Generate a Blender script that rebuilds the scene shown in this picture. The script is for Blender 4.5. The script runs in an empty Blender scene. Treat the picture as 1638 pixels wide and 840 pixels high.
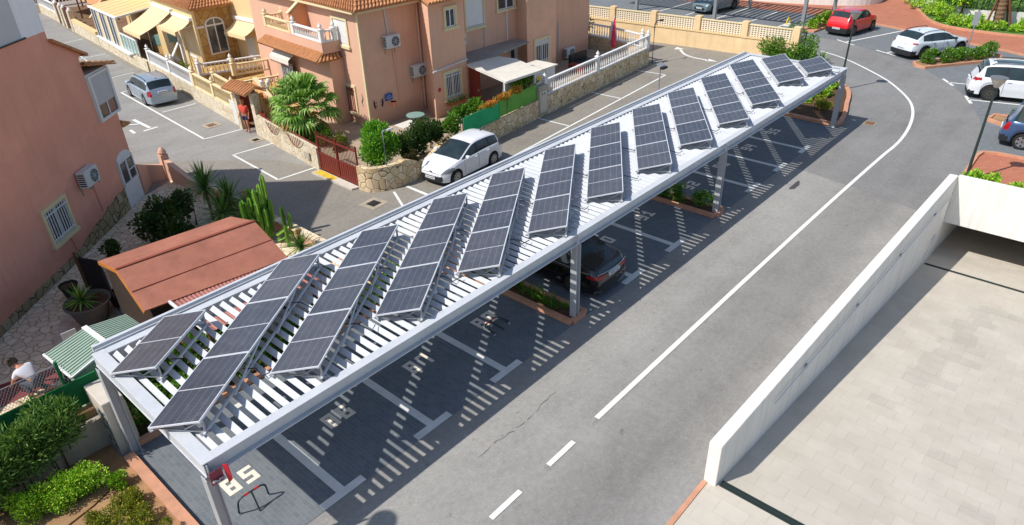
import bpy, bmesh, math, random
import numpy as np
from mathutils import Vector, Matrix
random.seed(7)
rng = np.random.default_rng(7)
R = math.radians
PI = math.pi
SC = bpy.context.scene
COL = SC.collection

# ------------------------------------------------------------------ materials
def lin(r, g, b, k=1.0):
    def f(v):
        v = v / 255.0
        return (v / 12.92 if v <= .04045 else ((v + .055) / 1.055) ** 2.4) * k
    return (f(r), f(g), f(b))

class NT:
    def __init__(s, name):
        s.m = bpy.data.materials.new(name); s.m.use_nodes = True
        s.t = s.m.node_tree; s.n = s.t.nodes; s.l = s.t.links
        s.b = s.n['Principled BSDF']; s.pos = None
    def P(s):
        if s.pos is None:
            g = s.n.new('ShaderNodeNewGeometry'); s.pos = g.outputs['Position']; s.isl = g.outputs['Random Per Island']
        return s.pos
    def link(s, a, b): s.l.new(a, b)
    def setv(s, sock, v):
        if hasattr(v, 'is_linked') or isinstance(v, bpy.types.NodeSocket): s.l.new(v, sock)
        elif isinstance(v, (tuple, list)) and len(v) == 3 and sock.type == 'RGBA': sock.default_value = (*v, 1)
        else: sock.default_value = v
    def noise(s, scale, detail=4, rough=.6, vec=None, dist=0):
        n = s.n.new('ShaderNodeTexNoise'); n.inputs['Scale'].default_value = scale
        n.inputs['Detail'].default_value = detail; n.inputs['Roughness'].default_value = rough
        n.inputs['Distortion'].default_value = dist
        s.l.new(vec if vec is not None else s.P(), n.inputs['Vector']); return n.outputs['Fac']
    def ramp(s, fac, stops):
        n = s.n.new('ShaderNodeValToRGB'); e = n.color_ramp.elements
        while len(e) < len(stops): e.new(.5)
        for i, (p, c) in enumerate(stops):
            e[i].position = p; e[i].color = (*c, 1) if len(c) == 3 else c
        s.l.new(fac, n.inputs['Fac']); return n.outputs['Color']
    def mix(s, fac, a, b, mode='MIX'):
        n = s.n.new('ShaderNodeMix'); n.data_type = 'RGBA'; n.blend_type = mode; n.clamp_factor = True
        s.setv(n.inputs[0], fac); s.setv(n.inputs[6], a); s.setv(n.inputs[7], b); return n.outputs[2]
    def math(s, op, a, b=0.0, c=0.0):
        n = s.n.new('ShaderNodeMath'); n.operation = op
        s.setv(n.inputs[0], a); s.setv(n.inputs[1], b); s.setv(n.inputs[2], c); return n.outputs[0]
    def mapping(s, vec, scale=(1, 1, 1), rot=(0, 0, 0), loc=(0, 0, 0)):
        n = s.n.new('ShaderNodeMapping'); n.inputs['Scale'].default_value = scale
        n.inputs['Rotation'].default_value = rot; n.inputs['Location'].default_value = loc
        s.l.new(vec, n.inputs['Vector']); return n.outputs[0]
    def bump(s, h, strength=.3, dist=.02):
        n = s.n.new('ShaderNodeBump'); n.inputs['Strength'].default_value = strength; n.inputs['Distance'].default_value = dist
        s.l.new(h, n.inputs['Height']); s.l.new(n.outputs[0], s.b.inputs['Normal'])
    def done(s, color=None, rough=.7, metal=0.0, spec=.5):
        if color is not None: s.setv(s.b.inputs['Base Color'], color)
        s.setv(s.b.inputs['Roughness'], rough); s.setv(s.b.inputs['Metallic'], metal)
        s.b.inputs['Specular IOR Level'].default_value = spec
        return s.m

MATS = {}
def plain(name, c, rough=.6, metal=0.0, var=.12, scale=3.0, fine=40.0, bump=0.0, spec=.4, streak=0.0, grime=0.0):
    """a coloured surface with soft blotches, fine grain and optional rain streaks"""
    if name in MATS: return MATS[name]
    t = NT(name)
    n1 = t.noise(scale, 5, .65); n2 = t.noise(fine, 3, .6)
    f = t.math('ADD', t.math('MULTIPLY', n1, .65), t.math('MULTIPLY', n2, .35))
    d = tuple(max(0, v * (1 - 1.6 * var)) for v in c); l = tuple(min(1, v * (1 + 1.2 * var)) for v in c)
    col = t.ramp(f, [(.3, d), (.7, l)])
    if streak:
        s = t.noise(1.0, 4, .6, t.mapping(t.P(), (5, 5, .35)))
        col = t.mix(t.math('MULTIPLY', t.ramp(s, [(.45, (0, 0, 0)), (.75, (1, 1, 1))]), streak), col, tuple(v * .45 for v in c))
    if grime:
        sz = t.n.new('ShaderNodeSeparateXYZ'); t.link(t.P(), sz.inputs[0]); gn = t.noise(1.7, 5, .7)
        h_ = t.math('SUBTRACT', t.math('ADD', .9, t.math('MULTIPLY', gn, 1.2)), t.math('MULTIPLY', sz.outputs[2], 1.0))
        pn = t.noise(.45, 3, .5, t.mapping(t.P(), (1, 1, 1.6), (0, 0, 0), (9, 3, 1)))
        col = t.mix(t.math('MULTIPLY', t.ramp(h_, [(.2, (0, 0, 0)), (.9, (1, 1, 1))]), grime), col, tuple(v * .5 for v in c))
        col = t.mix(t.math('MULTIPLY', t.ramp(pn, [(.58, (0, 0, 0)), (.60, (1, 1, 1))]), grime * .35), col, tuple(min(1, v * 1.25) for v in c))
    if bump: t.bump(n2, bump, .01)
    MATS[name] = t.done(col, rough, metal, spec); return MATS[name]

def leafmat(name, cols, rough=.5, trans=.3):
    if name in MATS: return MATS[name]
    t = NT(name); t.P()
    n = t.noise(1.3, 3)
    f = t.math('ADD', t.math('MULTIPLY', t.isl, .7), t.math('MULTIPLY', n, .3))
    k = len(cols)
    col = t.ramp(f, [(.10 + .74 * i / (k - 1), c) for i, c in enumerate(cols)] + ([(.93, cols[-1]), (.95, lin(176, 150, 70, .8))] if k < 5 else []))
    t.done(col, rough, 0, .35)
    tr = t.n.new('ShaderNodeBsdfTranslucent'); t.setv(tr.inputs['Color'], t.mix(.5, col, (.25, .4, .03)))
    mx = t.n.new('ShaderNodeMixShader'); mx.inputs[0].default_value = trans
    t.link(t.b.outputs[0], mx.inputs[1]); t.link(tr.outputs[0], mx.inputs[2])
    t.link(mx.outputs[0], t.n['Material Output'].inputs['Surface'])
    MATS[name] = t.m; return t.m

def glassmat(name, c=(.012, .016, .02), rough=.04):
    if name in MATS: return MATS[name]
    t = NT(name); n = t.noise(1.2, 2)
    MATS[name] = t.done(t.ramp(n, [(.3, c), (.7, tuple(v * 2.2 for v in c))]), rough, 0, .6); return MATS[name]

def paintmat(name, c, metal=.0, rough=.3, coat=.6):
    if name in MATS: return MATS[name]
    t = NT(name)
    n = t.noise(2.5, 4); dirt = t.noise(14, 5, .7)
    col = t.ramp(n, [(.3, tuple(v * .93 for v in c)), (.7, c)])
    col = t.mix(t.math('MULTIPLY', t.ramp(dirt, [(.55, (0, 0, 0)), (.8, (1, 1, 1))]), .12), col, (.2, .18, .15))
    t.done(col, rough, metal, .5); t.b.inputs['Coat Weight'].default_value = coat; t.b.inputs['Coat Roughness'].default_value = .06
    MATS[name] = t.m; return t.m

def asphaltmat(name, c, patch=.35, wear=None):
    t = NT(name); P = t.P()
    big = t.noise(.16, 6, .6); mid = t.noise(.9, 5, .65, None, .6); fine = t.noise(22, 4, .7); grit = t.noise(110, 2, .6)
    strk = t.noise(.8, 5, .6, t.mapping(P, (.10, 1.1, 1)))
    f = t.math('ADD', t.math('MULTIPLY', big, .4), t.math('ADD', t.math('MULTIPLY', mid, .28), t.math('MULTIPLY', strk, .32)))
    d = tuple(v * (1 - patch) for v in c); l = tuple(min(1, v * (1 + patch * .8)) for v in c)
    col = t.ramp(f, [(.33, d), (.5, c), (.68, l)])
    col = t.mix(t.math('MULTIPLY', t.ramp(grit, [(.36, (1, 1, 1)), (.5, (0, 0, 0))]), .5), col, tuple(v * .55 for v in c))
    col = t.mix(t.math('MULTIPLY', t.ramp(fine, [(.52, (0, 0, 0)), (.75, (1, 1, 1))]), .5), col, tuple(min(1, v * 1.6) for v in c))
    g7 = t.noise(7, 8, .82); col = t.mix(1.0, col, t.ramp(g7, [(.32, (.82, .82, .82)), (.5, (1, 1, 1)), (.68, (1.15, 1.15, 1.15))]), 'MULTIPLY')
    if wear:      # tyre-darkened lanes and sandy verges along the road
        sy = t.n.new('ShaderNodeSeparateXYZ'); t.link(P, sy.inputs[0]); wn = t.noise(.35, 4, .6)
        yy = t.math('ADD', t.math('DIVIDE', t.math('ADD', sy.outputs[1], 7.0), 7.0), t.math('MULTIPLY', t.math('SUBTRACT', wn, .5), .16))
        col = t.mix(1.0, col, t.ramp(yy, [(p_, (v_, v_ * .995, v_ * .985)) for p_, v_ in wear]), 'MULTIPLY')
    # oil drips and pale dust spots
    sp = t.noise(2.3, 3, .7)
    col = t.mix(t.math('MULTIPLY', t.ramp(sp, [(.27, (1, 1, 1)), (.34, (0, 0, 0))]), .55), col, tuple(v * .35 for v in c))
    sp2 = t.noise(3.1, 4, .75, t.mapping(P, (1, 1, 1), (0, 0, 0), (31, 7, 0)))
    col = t.mix(t.math('MULTIPLY', t.ramp(sp2, [(.69, (0, 0, 0)), (.76, (1, 1, 1))]), .35), col, tuple(min(1, v * 1.9) for v in c))
    t.bump(grit, .35, .004)
    MATS[name] = t.done(col, .88, 0, .25); return t.m

def pavermat(name, c1, c2, mortar, w, h, rot=0.0, msize=.008, blotch=.3, loc=(0, 0, 0), offset=.5):
    t = NT(name)
    m = t.mapping(t.P(), (1, 1, 1), (0, 0, rot), loc)
    b = t.n.new('ShaderNodeTexBrick'); t.link(m, b.inputs['Vector'])
    b.offset = offset
    b.inputs['Scale'].default_value = 1.0; b.inputs['Brick Width'].default_value = w; b.inputs['Row Height'].default_value = h
    b.inputs['Mortar Size'].default_value = msize; b.inputs['Mortar Smooth'].default_value = .3; b.inputs['Bias'].default_value = 0
    t.setv(b.inputs['Color1'], c1); t.setv(b.inputs['Color2'], c2); t.setv(b.inputs['Mortar'], mortar)
    n = t.noise(.7, 6, .65); f = t.noise(60, 3)
    col = t.mix(t.math('MULTIPLY', t.ramp(n, [(.4, (1, 1, 1)), (.66, (0, 0, 0))]), blotch), b.outputs['Color'], tuple(v * .5 for v in c1))
    col = t.mix(t.math('MULTIPLY', f, .25), col, tuple(v * .6 for v in c1))
    t.bump(t.math('SUBTRACT', 1.0, b.outputs['Fac']), .5, .006)
    MATS[name] = t.done(col, .82, 0, .3); return t.m

def stonemat(name, cols, mortar, scale=2.6, edge=.035, blotch=.25, squash=1.0):
    t = NT(name)
    nn = t.n.new('ShaderNodeTexNoise'); nn.inputs['Scale'].default_value = 2.2; t.link(t.P(), nn.inputs['Vector'])
    w = t.n.new('ShaderNodeVectorMath'); w.operation = 'MULTIPLY_ADD'; t.link(nn.outputs['Color'], w.inputs[0])
    w.inputs[1].default_value = (.22, .22, .22); t.link(t.P(), w.inputs[2])
    vec = t.mapping(w.outputs[0], (1, 1, squash))
    v1 = t.n.new('ShaderNodeTexVoronoi'); v1.feature = 'DISTANCE_TO_EDGE'; v2 = t.n.new('ShaderNodeTexVoronoi')
    for v in (v1, v2): v.inputs['Scale'].default_value = scale; t.link(vec, v.inputs['Vector'])
    sep = t.n.new('ShaderNodeSeparateColor'); t.link(v2.outputs['Color'], sep.inputs[0])
    k = len(cols)
    col = t.ramp(sep.outputs[0], [(i / max(1, k - 1), c) for i, c in enumerate(cols)])
    n = t.noise(7, 5, .7)
    col = t.mix(t.math('MULTIPLY', t.ramp(n, [(.35, (1, 1, 1)), (.7, (0, 0, 0))]), blotch), col, tuple(x * .45 for x in cols[0]))
    e = t.ramp(v1.outputs['Distance'], [(edge * .5, (1, 1, 1)), (edge, (0, 0, 0))])
    col = t.mix(e, col, mortar)
    t.bump(t.ramp(v1.outputs['Distance'], [(0, (0, 0, 0)), (edge * 2.5, (1, 1, 1))]), .6, .02)
    MATS[name] = t.done(col, .85, 0, .3); return t.m

# ------------------------------------------------------------------ objects
ROOT = {}
def props(o, label=None, cat=None, group=None, kind=None):
    if label: o['label'] = label
    if cat: o['category'] = cat
    if group: o['group'] = group
    if kind: o['kind'] = kind
    return o

def thing(name, label, cat, loc=(0, 0, 0), rz=0.0, group=None):
    o = bpy.data.objects.new(name, None); COL.objects.link(o)
    o.empty_display_size = .2
    o.location = loc; o.rotation_euler = (0, 0, rz)
    ROOT[o.name] = Matrix.Translation(loc) @ Matrix.Rotation(rz, 4, 'Z')
    return props(o, label, cat, group)

def world_of(o):
    m = Matrix.Identity(4)
    while o is not None:
        m = ROOT.get(o.name, Matrix.Identity(4)) @ m; o = o.parent
    return m

class MB:
    def __init__(s): s.v = []; s.f = []; s.uv = None
    def add(s, vs, fs):
        k = len(s.v); s.v += [tuple(v) for v in vs]; s.f += [tuple(i + k for i in f) for f in fs]; return s
    def box(s, a, b, M=None):
        x0, y0, z0 = a; x1, y1, z1 = b
        vs = [(x0, y0, z0), (x1, y0, z0), (x1, y1, z0), (x0, y1, z0), (x0, y0, z1), (x1, y0, z1), (x1, y1, z1), (x0, y1, z1)]
        if M is not None: vs = [M @ Vector(v) for v in vs]
        return s.add(vs, [(3, 2, 1, 0), (4, 5, 6, 7), (0, 1, 5, 4), (1, 2, 6, 5), (2, 3, 7, 6), (3, 0, 4, 7)])
    def prism(s, poly, z0, z1):
        n = len(poly); ar = sum(poly[i][0] * poly[(i + 1) % n][1] - poly[(i + 1) % n][0] * poly[i][1] for i in range(n))
        if ar < 0: poly = poly[::-1]
        vs = [(p[0], p[1], z0) for p in poly] + [(p[0], p[1], z1) for p in poly]
        return s.add(vs, [tuple(range(n - 1, -1, -1)), tuple(range(n, 2 * n))] + [(i, (i + 1) % n, n + (i + 1) % n, n + i) for i in range(n)])
    def ex(s, poly, d):
        """extrude a 3-D polygon by vector d"""
        n = len(poly); d = Vector(d)
        vs = [Vector(p) for p in poly] + [Vector(p) + d for p in poly]
        return s.add(vs, [tuple(range(n)), tuple(range(2 * n - 1, n - 1, -1))] + [(i, n + i, n + (i + 1) % n, (i + 1) % n) for i in range(n)])
    def cyl(s, p0, p1, r0, r1=None, n=10, cap=True):
        p0 = Vector(p0); p1 = Vector(p1); r1 = r0 if r1 is None else r1
        d = (p1 - p0); q = d.to_track_quat('Z', 'Y')
        vs = []
        for p, r in ((p0, r0), (p1, r1)):
            for i in range(n):
                a = 2 * PI * i / n; vs.append(p + q @ Vector((r * math.cos(a), r * math.sin(a), 0)))
        fs = [(i, (i + 1) % n, n + (i + 1) % n, n + i) for i in range(n)]
        if cap: fs += [tuple(range(n - 1, -1, -1)), tuple(range(n, 2 * n))]
        return s.add(vs, fs)
    def tube(s, pts, r, n=8):
        pts = [Vector(p) for p in pts]
        rs = r if isinstance(r, (list, tuple)) else [r] * len(pts)
        vs = []; fs = []
        for k, p in enumerate(pts):
            d = (pts[min(k + 1, len(pts) - 1)] - pts[max(k - 1, 0)]); q = d.to_track_quat('Z', 'Y')
            for i in range(n):
                a = 2 * PI * i / n; vs.append(p + q @ Vector((rs[k] * math.cos(a), rs[k] * math.sin(a), 0)))
        for k in range(len(pts) - 1):
            for i in range(n): fs.append((k * n + i, k * n + (i + 1) % n, (k + 1) * n + (i + 1) % n, (k + 1) * n + i))
        fs += [tuple(range(n - 1, -1, -1)), tuple(range((len(pts) - 1) * n, len(pts) * n))]
        return s.add(vs, fs)
    def lathe(s, c, prof, n=16, M=None):
        """prof: (radius, z) list about a vertical axis through c"""
        vs = []; c = Vector(c)
        for r, z in prof:
            for i in range(n):
                a = 2 * PI * i / n; v = Vector((r * math.cos(a), r * math.sin(a), z))
                if M is not None: v = M @ v
                vs.append(c + v)
        fs = []
        for k in range(len(prof) - 1):
            for i in range(n): fs.append((k * n + i, k * n + (i + 1) % n, (k + 1) * n + (i + 1) % n, (k + 1) * n + i))
        if prof[0][0] > 1e-4: fs.append(tuple(range(n - 1, -1, -1)))
        if prof[-1][0] > 1e-4: fs.append(tuple(range((len(prof) - 1) * n, len(prof) * n)))
        return s.add(vs, fs)
    def bar(s, p0, p1, w, h, up=(0, 0, 1)):
        p0 = Vector(p0); p1 = Vector(p1); d = (p1 - p0).normalized(); u = Vector(up)
        sd = d.cross(u)
        if sd.length < 1e-4: sd = Vector((1, 0, 0))
        sd.normalize(); u = sd.cross(d)
        vs = []
        for p in (p0, p1):
            for a, b in ((-1, -1), (1, -1), (1, 1), (-1, 1)): vs.append(p + sd * (a * w / 2) + u * (b * h / 2))
        return s.add(vs, [(3, 2, 1, 0), (4, 5, 6, 7), (0, 1, 5, 4), (1, 2, 6, 5), (2, 3, 7, 6), (3, 0, 4, 7)])
    def build(s, name, mat, parent=None, smooth=False, bevel=0.0, label=None, kind=None, fixn=True):
        me = bpy.data.meshes.new(name)
        M = world_of(parent).inverted() if parent is not None else Matrix.Identity(4)
        vs = [tuple(M @ Vector(v)) for v in s.v] if parent is not None else s.v
        me.from_pydata(vs, [], s.f)
        if fixn or bevel:
            bm = bmesh.new(); bm.from_mesh(me)
            if fixn: bmesh.ops.recalc_face_normals(bm, faces=bm.faces)
            if bevel:
                bmesh.ops.bevel(bm, geom=[e for e in bm.edges if len(e.link_faces) == 2 and e.calc_face_angle(0) > .5], offset=bevel, segments=1, affect='EDGES', profile=.5, clamp_overlap=True)
            bm.to_mesh(me); bm.free()
        me.materials.append(mat)
        if smooth:
            me.polygons.foreach_set('use_smooth', [True] * len(me.polygons))
            try: me.set_sharp_from_angle(angle=R(40))
            except Exception: pass
        o = bpy.data.objects.new(name, me); COL.objects.link(o)
        if parent is not None: o.parent = parent
        return props(o, label, None, None, kind)

def dup(root, loc=None, rz=None, label=None, group=None):
    def rec(o, par):
        c = o.copy(); COL.objects.link(c); c.parent = par
        for ch in list(o.children): rec(ch, c)
        return c
    r = rec(root, None)
    if loc is not None: r.location = loc
    if rz is not None: r.rotation_euler = (0, 0, rz)
    ROOT[r.name] = Matrix.Translation(r.location) @ Matrix.Rotation(r.rotation_euler[2], 4, 'Z')
    if label: r['label'] = label
    if group: r['group'] = group
    return r

def struct(name, mb, mat, label=None):
    o = mb.build(name, mat, None); o['kind'] = 'structure'
    if label: o['label'] = label
    return o

def sheet(name, poly, z, mat, label=None):
    mb = MB(); mb.add([(p[0], p[1], z) for p in poly], [tuple(range(len(poly)))])
    o = struct(name, mb, mat, label)
    if o.data.polygons[0].normal.z < 0: o.data.flip_normals()
    return o

def line_poly(pts, w):
    """ribbon outline of width w along a 2-D polyline"""
    L = []; Rr = []
    for i, p in enumerate(pts):
        a = Vector(pts[max(i - 1, 0)]); b = Vector(pts[min(i + 1, len(pts) - 1)])
        d = (b - a).normalized(); n = Vector((-d.y, d.x)) * w / 2
        L.append((p[0] + n.x, p[1] + n.y)); Rr.append((p[0] - n.x, p[1] - n.y))
    return L, Rr
def ribbon(mb, pts, w, z):
    L, Rr = line_poly(pts, w); k = len(mb.v)
    mb.v += [(p[0], p[1], z) for p in L] + [(p[0], p[1], z) for p in Rr]; n = len(pts)
    for i in range(n - 1): mb.f.append((k + n + i, k + n + i + 1, k + i + 1, k + i))
    return mb
def wall_strip(mb, pts, w, z0, z1s):
    """upright wall of thickness w along a polyline, its top height given per point"""
    L, Rr = line_poly(pts, w); n = len(pts); k = len(mb.v)
    if not isinstance(z1s, (list, tuple)): z1s = [z1s] * n
    for i in range(n):
        mb.v += [(L[i][0], L[i][1], z0), (L[i][0], L[i][1], z1s[i]), (Rr[i][0], Rr[i][1], z1s[i]), (Rr[i][0], Rr[i][1], z0)]
    for i in range(n - 1):
        a = k + 4 * i; b = a + 4
        mb.f += [(a, b, b + 1, a + 1), (a + 1, b + 1, b + 2, a + 2), (a + 2, b + 2, b + 3, a + 3)]
    mb.f += [(k, k + 1, k + 2, k + 3), (k + 4 * n - 1, k + 4 * n - 2, k + 4 * n - 3, k + 4 * n - 4)]
    return mb
def smooth2(pts, k=6):
    """Catmull-Rom through 2-D points"""
    out = []
    P = [Vector(p) for p in pts]
    for i in range(len(P) - 1):
        p0 = P[max(i - 1, 0)]; p1 = P[i]; p2 = P[i + 1]; p3 = P[min(i + 2, len(P) - 1)]
        for j in range(k):
            t = j / k
            out.append(tuple(.5 * ((2 * p1) + (p2 - p0) * t + (2 * p0 - 5 * p1 + 4 * p2 - p3) * t * t + (3 * p1 - p0 - 3 * p2 + p3) * t ** 3)))
    out.append(tuple(P[-1])); return out

# ------------------------------------------------------------------ plants
def leaves_mesh(name, pts, size, wid, mat, parent, up=.35, norm=None, jitter=.5, droop=0.0):
    """one folded leaf per point; norm = outward directions"""
    n = len(pts); pts = np.asarray(pts, float)
    d = rng.normal(size=(n, 3)); d /= np.linalg.norm(d, axis=1)[:, None]
    if norm is not None: d = d * (1 - jitter) * 1.2 + norm * jitter * 1.6
    d[:, 2] += up - droop; d /= np.linalg.norm(d, axis=1)[:, None]
    r = rng.normal(size=(n, 3)); s = np.cross(d, r); s /= np.linalg.norm(s, axis=1)[:, None]
    nn = np.cross(s, d)
    L = size * rng.uniform(.6, 1.3, n)[:, None]; W = wid * rng.uniform(.7, 1.2, n)[:, None]
    a = pts; b = pts + d * L * .5 + s * W * .5 + nn * W * .12; c = pts + d * L - nn * L * .12; e = pts + d * L * .5 - s * W * .5 + nn * W * .12
    v = np.stack([a, b, c, e], 1).reshape(-1, 3)
    M = np.array(world_of(parent).inverted()) if parent is not None else np.eye(4)
    v = v @ M[:3, :3].T + M[:3, 3]
    f = np.arange(4 * n).reshape(-1, 4)
    me = bpy.data.meshes.new(name); me.from_pydata(v.tolist(), [], f.tolist()); me.materials.append(mat)
    o = bpy.data.objects.new(name, me); COL.objects.link(o)
    if parent is not None: o.parent = parent
    return o

def lumpy_points(n, c, rad, lumps=9, fill=.35, flat=0.0, seed=1, box=False):
    """points through the outer volume of an uneven clumped crown; returns points and outward normals"""
    g = np.random.default_rng(seed)
    c = np.array(c); rad = np.array(rad); P = []; N = []
    if box: cc = c + g.uniform(-.74, .74, (lumps, 3)) * rad
    else:
        u = g.normal(size=(lumps, 3)); u /= np.linalg.norm(u, axis=1)[:, None]
        cc = c + u * rad * g.uniform(.35, .75, (lumps, 1))
    k = max(1, n // lumps)
    for q in cc:
        rr = rad * g.uniform(.32, .62) if not box else np.minimum(rad, rad.min() * g.uniform(.45, .8))
        u = g.normal(size=(k, 3)); u /= np.linalg.norm(u, axis=1)[:, None]
        P.append(q + u * rr * (g.uniform(fill, 1, (k, 1)) ** .5)); N.append(u)
    P = np.concatenate(P); N = np.concatenate(N)
    m = P[:, 2] > flat
    return P[m], N[m]

def shrub(name, label, cat, c, rad, n, mat, size=.12, wid=.05, lumps=10, seed=1, box=False, group=None, stem=True, base=0.0, flat=None, twigs=6, up=.35):
    t = thing(name, label, cat, (c[0], c[1], base), 0, group)
    P, N = lumpy_points(n, c, rad, lumps, .3, base + .03 if flat is None else flat, seed, box)
    leaves_mesh('foliage', P, size, wid, mat, t, norm=N, up=up)
    if stem:
        mb = MB(); g = random.Random(seed)
        for i in range(twigs):
            a = g.uniform(0, 6.28); q = (c[0] + rad[0] * .6 * math.cos(a) * g.uniform(.3, 1), c[1] + rad[1] * .6 * math.sin(a) * g.uniform(.3, 1))
            b0 = (c[0] + (q[0] - c[0]) * .35, c[1] + (q[1] - c[1]) * .35, base - .02)
            if box: b0 = (q[0], q[1], base - .02)
            mb.tube([b0, ((b0[0] + q[0]) / 2 + g.uniform(-.05, .05), (b0[1] + q[1]) / 2, (base + c[2]) / 2), (q[0], q[1], c[2] + rad[2] * .5)], [.025, .018, .008], 5)
        mb.build('stem', MATS['bark'], t)
    return t

def blade_plant(mb, base, n, L, w, g, elev=(10, 85), droop=.25, seg=4):
    """rosette of sword leaves"""
    for i in range(n):
        az = g.uniform(0, 2 * PI); el = R(g.uniform(*elev)); l = L * g.uniform(.75, 1.1)
        d = Vector((math.cos(az) * math.cos(el), math.sin(az) * math.cos(el), math.sin(el))); s = Vector((-math.sin(az), math.cos(az), 0))
        vs = []; fs = []
        for k in range(seg + 1):
            t = k / seg; p = Vector(base) + d * l * t + Vector((0, 0, -1)) * droop * l * t * t * math.cos(el)
            ww = w * (1 - t) ** .7 * (.55 + .9 * min(t * 3, 1) * .5)
            vs += [p - s * ww / 2 + Vector((0, 0, ww * .15)), p + s * ww / 2 + Vector((0, 0, ww * .15))]
        for k in range(seg): fs.append((2 * k, 2 * k + 1, 2 * k + 3, 2 * k + 2))
        mb.add(vs, fs)
    return mb
# ------------------------------------------------------------------ camera, sky, sun
cam_d = bpy.data.cameras.new('camera'); cam = bpy.data.objects.new('camera', cam_d); COL.objects.link(cam)
cam.location = (-4.84209, -10.53540, 11.14533)
cam.rotation_euler = (R(59.42084), R(1.50751), R(-48.54244))
cam_d.sensor_width = 36; cam_d.lens = 1104.63 / 1638 * 36; cam_d.clip_end = 2000; cam_d.clip_start = .1
SC.camera = cam
SUN = Vector((-.76, .31, 1.0)).normalized()
w = bpy.data.worlds.new('World'); SC.world = w; w.use_nodes = True
nt = w.node_tree; bg = nt.nodes['Background']; sky = nt.nodes.new('ShaderNodeTexSky'); sky.sky_type = 'NISHITA'
sky.sun_disc = False; sky.sun_elevation = math.asin(SUN.z); sky.sun_rotation = math.atan2(SUN.x, SUN.y)
nt.links.new(sky.outputs[0], bg.inputs[0]); bg.inputs[1].default_value = .15
sl = bpy.data.lights.new('sun', 'SUN'); sl.energy = 5.1; sl.angle = R(.5); sl.color = (1, .955, .89)
so = bpy.data.objects.new('sun', sl); COL.objects.link(so); so.rotation_euler = SUN.to_track_quat('Z', 'Y').to_euler(); so.location = (0, 0, 30)
SC.view_settings.view_transform = 'Standard'; SC.view_settings.look = 'None'; SC.view_settings.exposure = 0
SC.render.engine = 'CYCLES'

# ------------------------------------------------------------------ shared materials
asphaltmat('asphalt', lin(150, 148, 144, .85), .34, [(.0, 1.16), (.1, 1.02), (.2, .84), (.33, .86), (.42, .98), (.52, 1.06), (.68, 1.10), (.8, .98), (.95, 1.0)])
asphaltmat('asphalt_dark', lin(134, 133, 131, .88), .30)
asphaltmat('asphalt_street', lin(144, 138, 128, .90), .28)
pavermat('paver_dark', lin(116, 124, 131, .80), lin(132, 138, 142, .80), lin(146, 148, 146, .85), .20, .10, R(90), .005, .25)
pavermat('paver_bay', lin(132, 138, 142, .75), lin(146, 150, 152, .75), lin(110, 114, 116, .7), .20, .10, R(20), .006, .2)
pavermat('slab_light', lin(207, 198, 183, .88), lin(213, 205, 191, .88), lin(188, 180, 166, .84), .60, .40, R(90), .003, .26)
pavermat('red_paving', lin(196, 124, 96, .8), lin(208, 138, 110, .8), lin(176, 112, 88, .75), .2, .1, R(30), .005, .25)
pavermat('terracotta_tile', lin(214, 140, 98, .8), lin(226, 152, 110, .8), lin(190, 140, 110, .75), .33, .33, 0, .01, .25, offset=0)
plain('mark_white', lin(238, 238, 232, .82), .7, 0, .1, 2, 60)
plain('mark_grey', lin(216, 216, 210, .95), .75, 0, .1, 2, 60)
plain('number_cream', lin(236, 224, 206, .9), .75, 0, .06, 4, 60)
plain('kerb_terracotta', lin(216, 158, 126, .78), .8, 0, .15, 3, 50, .2)
plain('soil', lin(190, 150, 108, .62), .95, 0, .3, 2.5, 45, .6)
plain('soil_dark', lin(120, 88, 62, .5), .95, 0, .3, 3, 45, .6)
plain('gravel', lin(206, 190, 170, .95), .9, 0, .35, 2, 90, .8)
plain('white_steel', lin(224, 228, 233, .70), .45, .0, .08, 1.6, 30, 0, .5, .10)
plain('steel_grey', lin(205, 208, 212, .75), .42, .2, .06, 2, 30, 0, .5)
plain('alu', lin(222, 225, 230, .85), .4, .1, .06, 4, 50)
plain('galv', lin(176, 180, 184, .8), .45, .5, .12, 5, 60)
plain('plaster_white', lin(244, 240, 232, .82), .85, 0, .07, .8, 60, .1, .3, .32)
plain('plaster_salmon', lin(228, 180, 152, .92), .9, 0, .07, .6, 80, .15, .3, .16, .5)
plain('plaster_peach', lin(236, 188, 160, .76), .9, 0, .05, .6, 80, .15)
plain('plaster_orange', lin(236, 170, 120, .9), .9, 0, .06, .6, 80, .15)
plain('plaster_red', lin(230, 162, 138, .98), .9, 0, .08, .6, 80, .15, .3, .12, .4)
plain('plaster_yellow', lin(244, 212, 158, .78), .9, 0, .06, .7, 80, .15, .3, .12)
plain('trim_cream', lin(240, 220, 174, .8), .8, 0, .05, 2, 60)
plain('trim_white', lin(242, 242, 240, .8), .6, 0, .04, 2, 40)
plain('grey_shutter', lin(206, 208, 210, .85), .6, 0, .04, 2, 40)
plain('concrete', lin(196, 186, 168, .72), .9, 0, .18, 1.5, 50, .2, .3, .3)
plain('concrete_pale', lin(226, 216, 200, .74), .9, 0, .12, 1.5, 50, .2, .3, .25)
plain('roof_tile', lin(214, 150, 100, .72), .85, 0, .25, 5, 40, .2)
plain('roof_felt_red', lin(184, 120, 99, .76), .9, 0, .22, .8, 50, .3, .3, .25)
plain('roof_sheet_brown', lin(176, 116, 104, .8), .6, 0, .15, 1.2, 40, 0)
plain('wood_orange', lin(206, 132, 58, .72), .6, 0, .15, 6, 40)
plain('wood_brown', lin(120, 78, 46, .7), .7, 0, .2, 6, 40)
plain('gate_red', lin(146, 58, 46, .62), .55, .0, .12, 4, 40)
plain('black_metal', lin(44, 48, 52, .8), .5, .2, .1, 5, 40)
plain('dark_green_metal', lin(52, 70, 66, .8), .5, .2, .1, 5, 40)
plain('rubber', (.018, .018, .019), .8, 0, .15, 8, 60)
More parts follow.
